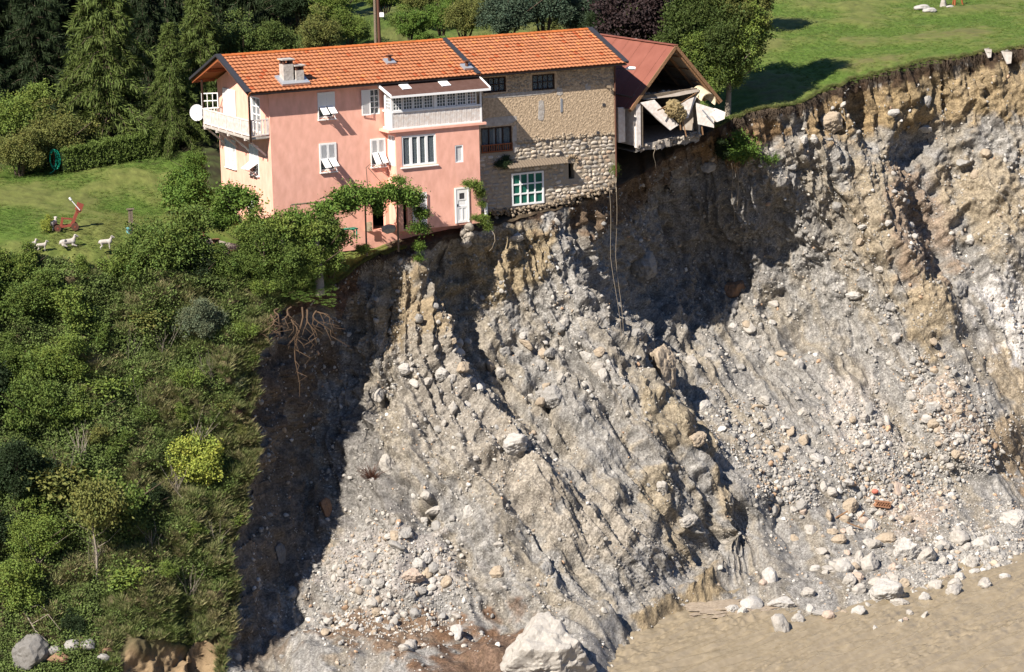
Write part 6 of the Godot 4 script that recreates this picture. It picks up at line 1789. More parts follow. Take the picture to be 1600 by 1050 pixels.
# boulders that stand out: [place, length, height, label, look]
func build_stones() -> void:
	var rng := RandomNumberGenerator.new()
	rng.seed = 2024
	var hero := []
	for k in 6: hero.append(rock_shape(900 + k, 4, [0.02, 0.3, 0.1, 0.45, 0.05, 0.25][k], 17, 0.06).mesh())
	var block := []
	for k in 8: block.append(rock_shape(930 + k, 2, [0.02, 0.2, 0.1, 0.3, 0.05, 0.15, 0.0, 0.25][k], 13, 0.08).mesh())
	var looks := {}
	for q in [["white", 0.46, 0.447, 0.42], ["grey", 0.32, 0.312, 0.295], ["pale", 0.42, 0.40, 0.365], ["tan", 0.40, 0.335, 0.255], ["pink", 0.46, 0.375, 0.31], ["dark", 0.20, 0.195, 0.185], ["brown", 0.26, 0.16, 0.10], ["orange", 0.42, 0.255, 0.15]]:
		looks[q[0]] = textured(mat("stone_" + q[0], lin(q[1], q[2], q[3]), 0.92), M.rock.albedo_texture, M.rock.normal_texture, 0.8, 0.8)
	var named := [
		[Vector2(3.136, 6.497), 4.9, 4.0, "huge pale boulder at the bottom edge beside the muddy water", "pale", 0, 0.3],
		[Vector2(6.600, 3.071), 1.9, 3.1, "tall upright grey-brown boulder below the shaded hollow", "tan", 4, 0.2],
		[Vector2(7.156, 1.500), 1.9, 2.2, "big dusty grey boulder inside the shaded hollow", "grey", 3, 0.1],
		[Vector2(8.425, 2.360), 1.6, 1.3, "brown boulder low in the shaded hollow", "brown", 1, 0.0],
		[Vector2(3.586, 3.157), 1.7, 1.2, "pale angular boulder jutting from the ridge below the pink house", "white", 2, 0.4],
		[Vector2(1.914, 3.220), 1.0, 1.5, "pale rounded boulder above the left scree", "pale", 1, 0.6],
		[Vector2(2.116, 4.998), 1.5, 0.8, "flat pinkish slab in the middle of the left scree", "pink", 0, 0.1],
		[Vector2(2.171, 4.784), 0.9, 1.0, "white boulder resting on the pinkish slab", "white", 2, 0.3],
		[Vector2(2.219, 4.624), 0.8, 0.7, "white boulder behind the one on the pinkish slab", "white", 4, 0.7],
		[Vector2(2.364, 3.806), 1.1, 0.5, "flat pale stone at the top right of the left scree", "pale", 0, 0.2],
		[Vector2(1.206, 3.951), 0.8, 1.3, "brown upright slab at the shaded left border of the scree", "brown", 4, 0.3],
		[Vector2(4.603, 2.641), 1.5, 1.6, "large grey boulder in the shaded fold below the stone house", "grey", 3, 0.5],
		[Vector2(6.439, 2.512), 1.1, 0.9, "grey boulder at the end of the hanging ropes", "grey", 1, 0.2],
		[Vector2(7.260, 3.740), 1.2, 0.9, "white veined boulder right of the tall upright one", "white", 5, 0.1],
		[Vector2(10.059, 2.913), 1.1, 0.6, "pale oblong stone on the tan spur", "white", 3, 0.0],
		[Vector2(10.920, 2.510), 0.7, 0.5, "rounded stone above the oblong one on the tan spur", "pale", 3, 0.0],
		[Vector2(10.484, 2.179), 0.55, 0.5, "cream stone high on the tan spur", "tan", 1, 0.0],
		[Vector2(11.885, 3.114), 1.4, 1.3, "dark grey block in the gully at the right", "grey", 4, 0.2],
		[Vector2(11.955, 0.802), 1.0, 0.5, "pale stone under the meadow edge at the right", "white", 0, 0.0],
		[Vector2(8.416, 0.557), 1.1, 0.8, "pale stone under the barn's right corner", "pale", 5, 0.3],
		[Vector2(10.676, 0.491), 1.9, 1.5, "big tan boulder set in the cliff top below the meadow corner", "tan", 2, 0.5],
		[Vector2(9.897, 0.627), 0.6, 0.6, "left one of two white stones beside the hanging branch", "white", 1, 0.2],
		[Vector2(10.100, 0.648), 0.5, 0.7, "right one of two white stones beside the hanging branch", "white", 3, 0.4],
		[Vector2(8.450, 6.629), 2.3, 1.5, "large white boulder at the waterline", "white", 2, 0.2],
		[Vector2(8.879, 6.388), 1.9, 1.5, "large white boulder above the waterline one", "white", 0, 0.5],
		[Vector2(11.165, 6.407), 1.6, 1.4, "white boulder at the right border near the water", "white", 5, 0.1],
		[Vector2(10.514, 6.503), 1.0, 1.3, "pointed pale boulder near the right end of the bank", "white", 4, 0.4],
		[Vector2(8.712, 6.222), 1.4, 0.8, "flat cream boulder over the brick rubble", "tan", 3, 0.1],
		[Vector2(8.349, 5.737), 1.2, 1.0, "cream boulder at the top of the brick rubble", "tan", 1, 0.3],
		[Vector2(8.027, 6.344), 1.4, 0.8, "oblong cream boulder at the lower left of the rubble", "pale", 5, 0.1],
		[Vector2(8.020, 6.168), 1.0, 0.7, "cream stone left of the rubble", "tan", 3, 0.2],
		[Vector2(7.098, 6.599), 1.6, 0.7, "flat white boulder at the water's edge, left of the group", "white", 0, 0.0],
		[Vector2(7.462, 6.544), 1.0, 0.7, "pale boulder right of the flat one at the water's edge", "pale", 2, 0.2],
		[Vector2(6.029, 6.736), 0.9, 0.6, "left white stone of the small group in the shallows", "white", 4, 0.1],
		[Vector2(6.229, 6.791), 0.7, 0.6, "right white stone of the small group in the shallows", "white", 1, 0.4],
		[Vector2(7.582, 6.713), 1.2, 0.5, "grey stone awash in the muddy water", "grey", 3, 0.0],
		[Vector2(6.211, 3.993), 1.5, 0.9, "overhanging tan block in the middle of the slope", "tan", 4, 0.3],
		[Vector2(5.615, 4.959), 1.6, 0.7, "long grey-white block on the lower slope", "pale", 4, 0.2],
		[Vector2(5.449, 4.276), 0.8, 0.9, "pale cube-like block above the long one", "pale", 2, 0.2],
		[Vector2(7.958, 4.598), 0.8, 0.6, "cream stone high in the right scree", "tan", 1, 0.1],
		[Vector2(9.182, 4.810), 0.7, 0.5, "white stone in the right scree", "white", 3, 0.2],
		[Vector2(2.886, 4.895), 0.9, 0.9, "tan round boulder on the lower ridge", "tan", 3, 0.3],
		[Vector2(3.454, 4.964), 0.8, 0.9, "grey pointed stone on the lower ridge", "grey", 4, 0.5],
		[Vector2(3.036, 1.887), 0.9, 0.8, "white stone on the ridge below the pink house", "white", 2, 0.1],
		[Vector2(2.486, 1.721), 0.8, 0.8, "round white stone left on the same ridge", "white", 3, 0.0],
		[Vector2(2.791, 1.922), 0.7, 0.5, "cream flat stone between the ridge's white stones", "pale", 1, 0.0],
		[Vector2(0.826, 4.609), 0.8, 1.3, "dark slab leaning in the left shadow", "dark", 4, 0.2],
		[Vector2(4.945, 0.402), 0.9, 0.5, "pale stone right under the green-paned window", "pale", 0, 0.2],
	]
	for q in named:
		var at: Array = on_cliff(q[0])
		var o := mesh_node("boulder", hero[q[5]], looks[q[4]])
		var size := Vector3(q[1], q[2], (q[1] + q[2]) * 0.5)
		at[0].y = maxf(at[0].y, RIVER_Y + 0.12 * q[2])
		o.transform = Transform3D(Basis(Vector3.BACK, q[6]) * Basis.from_scale(size), at[0] + at[1] * minf(q[1], q[2]) * (0.3 if q[2] > 3.0 and q[1] < 2.0 else 0.12))
		tag(o, q[3], "boulder", "boulders that stand out on the slide")
	# the next largest stones, one by one, by the ground they lie on
	var beds := [
		[Vector2(1.882, 5.000), 0.9, 1.8, 46, "stone of the left scree", "stones of the left scree"],
		[Vector2(8.300, 6.173), 1.2, 1.0, 48, "stone of the rubble heap by the river", "stones of the heap by the river"],
		[Vector2(8.872, 6.520), 2.0, 0.4, 40, "stone lying along the waterline", "stones along the waterline"],
		[Vector2(8.294, 4.599), 1.2, 1.0, 30, "stone of the right-hand scree fan", "stones of the right scree"],
		[Vector2(3.137, 1.936), 0.9, 1.0, 26, "stone in the ridge below the pink house", "stones set in the front ridge"],
		[Vector2(4.767, 2.209), 1.0, 0.9, 26, "stone in the fold below the stone house", "stones set in the fold"],
		[Vector2(10.881, 4.554), 1.0, 0.9, 24, "stone of the scree at the right border", "stones of the pinkish scree"],
		[Vector2(8.251, 3.031), 1.0, 0.7, 20, "stone at the foot of the shaded hollow", "stones below the hollow"],
		[Vector2(11.531, 1.623), 1.5, 1.0, 22, "stone set in the tan spur at the right", "stones set in the right spur"],
	]
	for b in beds:
		var laid := []
		for k in b[3]:
			laid.append(on_cliff(b[0] + Vector2(rng.randfn() * b[1] * 0.5, rng.randfn() * b[2] * 0.5)))
		laid.sort_custom(func(l, r): return l[0].x / (152.0 - l[0].z) < r[0].x / (152.0 - r[0].z))
		for k in b[3]:
			var at: Array = laid[k]
			at[0].y = maxf(at[0].y, RIVER_Y + 0.06)
			var sz := rng.randf_range(0.32, 0.8)
			var tone: String = ["white", "pale", "pale", "grey", "grey", "tan"][rng.randi() % 6]
			if b[4].contains("rubble heap"): tone = ["tan", "pale", "pink", "tan", "white", "pale"][rng.randi() % 6]
			if b[4].contains("waterline"):
				tone = ["white", "pale", "pale"][rng.randi() % 3]
				sz *= rng.randf_range(1.0, 1.7)
			var o := mesh_node("embedded_stone", block[rng.randi() % 8], looks[tone])
			o.transform = Transform3D(Basis.from_euler(Vector3(rng.randf() * TAU, rng.randf() * TAU, rng.randf() * TAU)) * Basis.from_scale(Vector3(sz * rng.randf_range(1.0, 1.4), sz, sz * rng.randf_range(0.7, 1.0))), at[0] + at[1] * sz * 0.08)
			tag(o, "%s %s, %s from the left" % [SHADE[tone], b[4], ordinal(k + 1)], "stone", b[5])
	# everything smaller: gravel
	var small := []
	for k in 4: small.append(rock_shape(960 + k, 1, [0.0, 0.22, 0.1, 0.0][k], 11, 0.08).mesh())
	var places := [[], [], [], []]
	var tints := [[], [], [], []]
	for k in 125000:
		var s := rng.randf_range(0.15, 13.9)
		var t := pow(rng.randf(), 0.8) * 6.9
		var at: Array = on_cliff(Vector2(s, t))
		var p: Vector3 = at[0]
		var clump := 0.5 + 0.9 * wide.get_noise_3dv(p * 0.35 + Vector3(9, 9, 9))
		var loose := smoothstep(2.6, 4.4, t)
		# bare clay ribs carry few stones, screes many
		var scree := 0.0
		for e in [[1.9, 5.2, 0.9, 1.5], [9.3, 5.4, 1.3, 1.5], [10.9, 4.7, 0.9, 1.1], [12.9, 3.7, 0.8, 0.7], [9.8, 6.6, 2.4, 0.6], [7.6, 4.6, 0.8, 1.3]]:
			scree = maxf(scree, 1.0 - sqrt(pow((s - e[0]) / e[2], 2) + pow((t - e[1]) / e[3], 2)))
		scree = clampf((scree + 0.35 * wide.get_noise_3dv(p * 0.5)) * 2.0, 0, 1)
		if rng.randf() > 0.03 + 0.24 * clump * clump + 0.6 * scree - 0.06 * loose: continue
		if t > 3.4 and t < 6.3 and s > 3.6 and s < 6.7 and rng.randf() < 0.6: continue
		if t < 0.15: continue
		var sz := 0.07 * pow(1.0 - rng.randf() * 0.985, -0.42) * lerpf(0.85, 1.15, scree)
		if sz > 0.48: sz = 0.48
		var b := Basis.from_euler(Vector3(rng.randf() * TAU, rng.randf() * TAU, rng.randf() * TAU)) * Basis.from_scale(Vector3(sz * rng.randf_range(1.0, 1.6), sz, sz * rng.randf_range(0.7, 1.1)))
		var v := rng.randi() % 4
		places[v].append(Transform3D(b, p + at[1] * sz * rng.randf_range(-0.1, 0.25)))
		var c := stone_tint(rng, 0.06 + 0.1 * scree)
		tints[v].append(c)
	for v in 4:
		scatter("gravel", ["sharp-edged gravel lying over the whole slide", "round pebbles lying over the whole slide", "mixed gravel lying over the whole slide", "blocky gravel lying over the whole slide"][v], "gravel", small[v], M.pebble, places[v], tints[v])

func body_shape(bones: Array, cell: float, blend: float) -> Shape:
	# one skin round tapered bones [a, ra, b, rb]: surface nets on the blended distance
	var lo := Vector3.INF
	var hi := -Vector3.INF
	for b in bones:
		for k in [0, 2]:
			lo = lo.min(b[k] - Vector3.ONE * (b[k + 1] + cell * 3))
			hi = hi.max(b[k] + Vector3.ONE * (b[k + 1] + cell * 3))
	var nx := int((hi.x - lo.x) / cell) + 2
	var ny := int((hi.y - lo.y) / cell) + 2
	var nz := int((hi.z - lo.z) / cell) + 2
	var d := PackedFloat32Array()
	d.resize(nx * ny * nz)
	for i in nx:
		for j in ny:
			for k in nz:
				var p := lo + Vector3(i, j, k) * cell
				var m := 1e3
				for b in bones:
					var ab: Vector3 = b[2] - b[0]
					var h := clampf((p - b[0]).dot(ab) / maxf(ab.length_squared(), 1e-6), 0, 1)
					var q: float = (p - b[0] - ab * h).length() - lerpf(b[1], b[3], h)
					var t := maxf(blend - absf(m - q), 0.0) / blend
					m = minf(m, q) - t * t * blend * 0.25
				d[(i * ny + j) * nz + k] = m
	var at := {}
	var s := Shape.new()
	for i in nx - 1:
		for j in ny - 1:
			for k in nz - 1:
				var sum := Vector3.ZERO
				var n := 0
				for e in [[0, 1], [0, 2], [0, 4], [1, 3], [1, 5], [2, 3], [2, 6], [4, 5], [4, 6], [3, 7], [5, 7], [6, 7]]:
					var a: int = e[0]
					var b: int = e[1]
					var da := d[((i + (a & 1)) * ny + j + ((a >> 1) & 1)) * nz + k + (a >> 2)]
					var db := d[((i + (b & 1)) * ny + j + ((b >> 1) & 1)) * nz + k + (b >> 2)]
					if (da < 0) != (db < 0):
						var f := da / (da - db)
						sum += Vector3(a & 1, (a >> 1) & 1, a >> 2).lerp(Vector3(b & 1, (b >> 1) & 1, b >> 2), f)
						n += 1
				if n: at[Vector3i(i, j, k)] = lo + (Vector3(i, j, k) + sum / n) * cell
	for c in at:
		var base := d[(c.x * ny + c.y) * nz + c.z]
		for ax in 3:
			var st := Vector3i(1 if ax == 0 else 0, 1 if ax == 1 else 0, 1 if ax == 2 else 0)
			var e: Vector3i = c + st
			var other := d[(e.x * ny + e.y) * nz + e.z]
			if (base < 0) == (other < 0): continue
			var u := Vector3i(0, 1, 0) if ax == 0 else (Vector3i(0, 0, 1) if ax == 1 else Vector3i(1, 0, 0))
			var v := Vector3i(0, 0, 1) if ax == 0 else (Vector3i(1, 0, 0) if ax == 1 else Vector3i(0, 1, 0))
			if not (at.has(c - u) and at.has(c - v) and at.has(c - u - v)): continue
			if base < 0: s.quad(at[c], at[c - u], at[c - u - v], at[c - v])
			else: s.quad(at[c], at[c - v], at[c - u - v], at[c - u])
	return s

func lamb(label: String, at: Vector3, turn: float, pose: String, size := 1.0, patches := false) -> void:
	var leg := 0.34
	var b := []
	var y := leg if pose != "lying" else 0.12
	b.append([Vector3(-0.3, y + 0.16, 0), 0.15, Vector3(0.26, y + 0.18, 0), 0.16])
	b.append([Vector3(0.28, y + 0.24, 0), 0.10, Vector3(0.42, y + 0.46, 0), 0.075])
	b.append([Vector3(0.42, y + 0.48, 0), 0.085, Vector3(0.56, y + 0.42, 0), 0.05])
	b.append([Vector3(0.4, y + 0.52, 0.06), 0.025, Vector3(0.36, y + 0.53, 0.17), 0.015])
	b.append([Vector3(0.4, y + 0.52, -0.06), 0.025, Vector3(0.36, y + 0.53, -0.17), 0.015])
	b.append([Vector3(-0.42, y + 0.2, 0), 0.04, Vector3(-0.5, y + 0.05, 0), 0.025])
	for sz in [-1, 1]:
		if pose == "lying":
			b.append([Vector3(0.24, 0.12, 0.1 * sz), 0.06, Vector3(0.45, 0.05, 0.13 * sz), 0.035])
			b.append([Vector3(-0.28, 0.14, 0.12 * sz), 0.085, Vector3(-0.08, 0.05, 0.17 * sz), 0.035])
		else:
			b.append([Vector3(0.24, y + 0.1, 0.09 * sz), 0.065, Vector3(0.24, y * 0.5, 0.09 * sz), 0.034]); b.append([Vector3(0.24, y * 0.5, 0.09 * sz), 0.034, Vector3(0.25, 0.02, 0.09 * sz), 0.03])
			b.append([Vector3(-0.3, y + 0.12, 0.09 * sz), 0.085, Vector3(-0.24, y * 0.72, 0.1 * sz), 0.05]); b.append([Vector3(-0.24, y * 0.72, 0.1 * sz), 0.045, Vector3(-0.36, y * 0.42, 0.1 * sz), 0.03]); b.append([Vector3(-0.36, y * 0.42, 0.1 * sz), 0.03, Vector3(-0.33, 0.02, 0.1 * sz), 0.028])
	var t := thing("lamb_statue", label, "statue", at, turn, "white animal figures on the lawn")
	t.scale = Vector3.ONE * size * 0.82
	part(t, "body", body_shape(b, 0.03, 0.06), M.statue)
	if patches:
		var s := Shape.new()
		add_rock(s, rock_shape(5, 1, 0.7, 5), Transform3D(Basis.from_scale(Vector3(0.34, 0.2, 0.33)), Vector3(-0.12, y + 0.22, 0)), Color.WHITE)
		part(t, "dark_patch", s, M.black_patch)

func build_garden() -> void:
	lamb("leftmost of the two small white lamb figures on the lawn edge", on_ground(Vector2(-26.95, 9.75)), 0.6, "standing", 0.85)
	lamb("right one of the two small white lamb figures on the lawn edge", on_ground(Vector2(-26.38, 9.75)), 0.2, "standing", 0.8)
	lamb("black and white lying animal figure on the lawn", on_ground(Vector2(-24.98, 9.25)), 0.3, "lying", 1.25, true)
	lamb("white goat figure standing behind the loose shrub", on_ground(Vector2(-22.85, 9.25)), 0.1, "standing", 1.05)
	lamb("white lamb figure beside the yellow shrub and red machine", on_ground(Vector2(-26.11, 7.25)), 1.3, "standing", 1.0)
	# old red garden machine
	var m := thing("garden_machine", "old red garden machine with raised spout on the lawn", "machine", on_ground(Vector2(-25.38, 7.25)), 0.25)
	m.scale = Vector3.ONE * 0.85
	var s := Shape.new()
	s.bar(Vector3(-0.65, 0.28, 0.2), Vector3(0.6, 0.35, 0.2), 0.1, 0.14); s.bar(Vector3(-0.65, 0.28, -0.2), Vector3(0.6, 0.35, -0.2), 0.1, 0.14); s.bar(Vector3(-0.6, 0.3, -0.25), Vector3(-0.6, 0.3, 0.25), 0.1, 0.12); s.bar(Vector3(0.5, 0.35, -0.25), Vector3(0.5, 0.35, 0.25), 0.1, 0.12)
	s.bar(Vector3(-0.35, 0.3, 0), Vector3(-0.2, 0.9, 0), 0.14, 0.14); s.bar(Vector3(-0.3, 0.85, 0), Vector3(0.4, 0.75, 0), 0.12, 0.1)
	part(m, "frame", s, M.red_metal)
	s = Shape.new()
	s.bar(Vector3(0.4, 0.4, 0), Vector3(0.85, 1.35, 0), 0.16, 0.2)
	part(m, "boom", s, M.red_metal)
	s = Shape.new()
	s.box(Vector3(0.95, 1.55, 0), Vector3(0.42, 0.5, 0.36), Basis(Vector3.BACK, -0.4))
	s.box(Vector3(0.88, 1.3, 0), Vector3(0.3, 0.2, 0.26), Basis(Vector3.BACK, -0.4))
	part(m, "hopper", s, M.red_metal)
	s = Shape.new()
	s.tube([Vector3(0.95, 1.35, 0.22), Vector3(0.35, 2.15, 0.22)], [0.035, 0.035], 6)
	s.tube([Vector3(0.4, 2.08, 0.22), Vector3(0.3, 2.24, 0.22)], [0.08, 0.08], 8)
	part(m, "lever", s, M.white_plastic)
	for q in [[-0.6, 0.22], [0.55, 0.26]]:
		for z in [-0.32, 0.32]:
			s = Shape.new()
			s.tube([Vector3(q[0], q[1], z - 0.05), Vector3(q[0], q[1], z + 0.05)], [q[1], q[1]], 12)
			var wheel := part(m, "wheel", s, M.rust)
			s = Shape.new()
			s.tube([Vector3(q[0], q[1], z - 0.06), Vector3(q[0], q[1], z + 0.06)], [0.07, 0.07], 8)
			part(wheel, "hub", s, M.red_metal)
	plant("yellow_shrub", "small yellow-leaved shrub left of the red machine", "shrub", "", on_ground(Vector2(-26.44, 7.50)), Vector3(0.55, 0.6, 0.5), "leaf_yellow", 1, 0.2, 0.75)
	# grey bird-table post with a blue pot
	var p := thing("wooden_post", "grey wooden post with cap plank standing on the lawn", "post", on_ground(Vector2(-21.75, 6.75)), 0.3)
	s = Shape.new()
	s.span(-0.11, 0.0, -0.1, 1.25, -0.06, 0.06); s.span(0.02, 0.13, -0.1, 1.2, -0.06, 0.06); s.span(-0.2, 0.22, 1.2, 1.27, -0.1, 0.1)
	part(p, "upright", s, M.old_timber)
	s = Shape.new()
	s.bar(Vector3(-0.15, 0.55, 0.12), Vector3(0.35, 0.3, 0.12), 0.08, 0.1)
	part(p, "cross_piece", s, M.old_timber)
	s = Shape.new()
	s.tube([Vector3(0, 0, 0), Vector3(0, 0.3, 0), Vector3(0, 0.33, 0)], [0.13, 0.19, 0.16], 10)
	var pot := part_top("flower_pot", s, M.blue_pot, on_ground(Vector2(-21.80, 7.25)))
	tag(pot, "pale blue pot at the foot of the wooden post", "pot", "pots in the garden")
	# hose coil on the hedge
	var hs := thing("garden_hose", "teal garden hose hanging in loops on the hedge", "hose", on_ground(Vector2(-28.25, -6.75)) + Vector3(0, 0.05, 0.55), 0.15)
	s = Shape.new()
	for k in 4:
		var pts := []
		var rr := []
		for q in 25:
			var a := TAU * q / 24.0
			pts.append(Vector3(sin(a) * (0.2 + 0.035 * k) + 0.05 * (k - 1.5), 0.85 + 0.09 * (k % 2) - 0.05 * k + cos(a) * (0.5 + 0.04 * k), 0.03 * k))
			rr.append(0.022)
		s.tube(pts, rr, 5)
	s.tube([Vector3(0.1, 0.4, 0.1), Vector3(-0.05, 0.1, 0.2), Vector3(-0.3, -0.03, 0.3)], [0.022, 0.022, 0.022], 5)
	part(hs, "coil", s, M.hose)
	s = Shape.new()
	s.tube([Vector3(0, 0, -0.06), Vector3(0, 1.45, -0.06)], [0.03, 0.03], 6)
	part(hs, "hook_post", s, M.rust)
	# patio and pots by the gable
	var pv := thing("patio", "grey paved patio at the left foot of the pink house", "patio", Vector3.ZERO)
	var rng := RandomNumberGenerator.new()
	rng.seed = 3
	for i in 7:
		for j in 4:
			s = Shape.new()
			var c := Vector3(-17.6 + i * 0.82, 0, 6.0 + j * 0.72 - i * 0.28)
			var top := []
			for e in [Vector2(-0.39, 0.34), Vector2(0.39, 0.34), Vector2(0.39, -0.34), Vector2(-0.39, -0.34)]:
				var g: Vector2 = e.rotated(-0.35) + Vector2(c.x, c.z)
				top.append(Vector3(g.x, ground_y(g.x, g.y) + 0.09, g.y))
			s.quad(top[0], top[1], top[2], top[3])
			for e in 4: s.quad(top[e] - Vector3(0, 0.15, 0), top[(e + 1) % 4] - Vector3(0, 0.15, 0), top[(e + 1) % 4], top[e])
			part(pv, "paving_slab", s, M.paving)
	var pots := [[Vector3(-16.96, 1.21, 6.40), "terracotta", "brown clay pot at the left gable foot"], [Vector3(-16.58, 1.27, 6.80), "hose", "green pot beside the brown clay pot"], [Vector3(-15.92, 1.17, 7.20), "terracotta", "small clay pot on the patio"], [Vector3(-17.79, 1.28, 5.60), "terracotta", "clay pot behind the gable shrub"]]
	for q in pots:
		s = Shape.new()
		s.tube([Vector3(0, 0, 0), Vector3(0, 0.32, 0), Vector3(0, 0.33, 0), Vector3(0, 0.38, 0)], [0.14, 0.2, 0.23, 0.23], 10)
		var g: Vector3 = q[0]
		tag(part_top("flower_pot", s, M[q[1]], Vector3(g.x, ground_y(g.x, g.z) + 0.08, g.z)), q[2], "pot", "pots in the garden")
	# things under the pergola
	s = Shape.new()
	s.span(-0.5, 0.5, 0.62, 0.68, -0.25, 0.25)
	for i in 4: s.span(-0.46 + 0.86 * (i % 2), -0.4 + 0.86 * (i % 2), 0, 0.62, -0.22 + 0.38 * (i / 2), -0.16 + 0.38 * (i / 2))
	local_thing(s, "garden_table", "small dark green table under the vine", "table", M.hose, Vector3(-7.4, -0.35, -0.2))
	s = Shape.new()
	add_rock(s, rock_shape(21, 2, 0.6, 6, 0.12), Transform3D(Basis.from_scale(Vector3(0.9, 0.55, 0.5)), Vector3(0, 0.22, 0)), Color.WHITE)
	local_thing(s, "bundle", "white bundle of sacks lying by the bay corner", "sack", M.statue, Vector3(-4.95, -0.1, 0.15))
	s = Shape.new()
	s.span(-0.2, 0.2, 0, 0.55, -0.02, 0.02); s.bar(Vector3(0, 0.3, -0.02), Vector3(0, 0.0, -0.3), 0.3, 0.04)
	local_thing(s, "leaning_board", "yellow and white board leaning on the pink wall", "board", M.cream_sheet, Vector3(-5.75, -0.1, -0.9))
	# pergola posts and beam
	var pg := thing("pergola", "wooden pergola frame under the vine along the house", "pergola", HOUSE_AT, HOUSE_TURN)
	for q in [[-4.45, 0.35], [-6.6, 0.5], [-8.8, 0.5], [-11.0, 0.5]]:
		s = Shape.new()
		s.tube([Vector3(q[0], -1.3, q[1]), Vector3(q[0], 2.2, q[1])], [0.06, 0.05], 7)
		part(pg, "post", s, M.old_timber)
	s = Shape.new()
	s.tube([Vector3(-11.3, 2.2, 0.5), Vector3(-4.0, 2.15, 0.4)], [0.05, 0.05], 7)
	part(pg, "beam", s, M.old_timber)
	# dish
	var dish := thing("satellite_dish", "white satellite dish at the far corner of the balcony", "dish", HOUSE_AT, HOUSE_TURN)
	var c: Vector3 = Vector3(-13.2, 6.75, -8.9)
	var out := Vector3(-0.35, 0.2, 0.9).normalized()
	var x := out.cross(Vector3.UP).normalized()
	var y := x.cross(out)
	s = Shape.new()
	for i in 5:
		for k in 20:
			var a := TAU * k / 20.0
			var b := TAU * (k + 1) / 20.0
			var at := func(r: float, g: float) -> Vector3: return c + (x * cos(g) * 0.86 + y * sin(g)) * r + out * (r * r * 0.35)
			s.quad(at.call(0.1 * i, a), at.call(0.1 * (i + 1), a), at.call(0.1 * (i + 1), b), at.call(0.1 * i, b))
	part(dish, "reflector", s, M.dish)
	s = Shape.new()
	s.tube([c - y * 0.48 + out * 0.1, c + out * 0.55 - y * 0.1], [0.02, 0.02], 6)
	s.tube([c + out * 0.5 - y * 0.1, c + out * 0.62 - y * 0.1], [0.05, 0.05], 8)
	part(dish, "feed_arm", s, M.zinc)
	s = Shape.new()
	s.tube([c - out * 0.02, c - out * 0.2, Vector3(-12.9, 6.6, -8.5)], [0.04, 0.04, 0.03], 6)
	part(dish, "bracket", s, M.zinc)
	# pole behind the house
	var pole := thing("utility_pole", "twin brown wooden utility pole behind the roof ridge", "pole", Vector3(-8.88, 8.40, -26.00))
	for dx in [-0.13, 0.15]:
		s = Shape.new()
		s.tube([Vector3(dx, -2.5, 0), Vector3(dx * 0.6, 6.5, 0)], [0.12, 0.1], 8)
		part(pole, "timber", s, M.rust if dx > 0 else M.old_timber)
	s = Shape.new()
	s.span(0.2, 0.5, 1.75, 2.05, 0.0, 0.1)
	part(pole, "white_box", s, M.white_plastic)
	# far meadow
	var stones := [[Vector2(31.46, -42.00), 0.75, "long white stone on the far meadow, left one"], [Vector2(31.84, -40.75), 0.65, "flat white stone on the far meadow, right one"], [Vector2(33.63, -42.25), 0.35, "small white stone below the wooden tripod"]]
	for q in stones:
		var o := mesh_node("meadow_stone", rock_shape(14, 2, 0.3, 8).mesh(), M.stone_white)
		o.transform = Transform3D(Basis(Vector3.UP, 0.3).scaled(Vector3(q[1] * 1.5, q[1] * 0.7, q[1])), on_ground(q[0]) + Vector3(0, 0.12, 0))
		tag(o, q[2], "stone", "stones on the far meadow")
	var tp := thing("wooden_tripod", "brown wooden tripod stand at the top edge of the meadow", "tripod", on_ground(Vector2(34.42, -43.75)))
	for k in 3:
		s = Shape.new()
		var a := TAU * k / 3.0
		s.tube([Vector3(cos(a) * 0.45, 0, sin(a) * 0.45), Vector3(0, 2.0, 0)], [0.07, 0.05], 6)
		part(tp, "leg", s, M.red_wood)
	var fc := Shape.new()
	fc.tube([Vector3(0, -0.05, 0), Vector3(0, 0.6, 0), Vector3(0, 1.3, 0)], [0.3, 0.14, 0.05], 9)
	tag(part_top("fountain_cone", fc, M.grey_cement, on_ground(Vector2(33.31, -43.25))), "grey cone-shaped garden ornament left of the tripod", "ornament")

func part_top(called: String, s: Shape, m: Material, at: Vector3) -> MeshInstance3D:
	var o := mesh_node(called, s.mesh(), m)
	o.position = at
	return o

func local_thing(s: Shape, called: String, label: String, category: String, m: Material, at: Vector3) -> void:
	var o := part_top(called, s, m, HOUSE_AT + at.rotated(Vector3.UP, HOUSE_TURN))
	o.rotation.y = HOUSE_TURN
	tag(o, label, category)

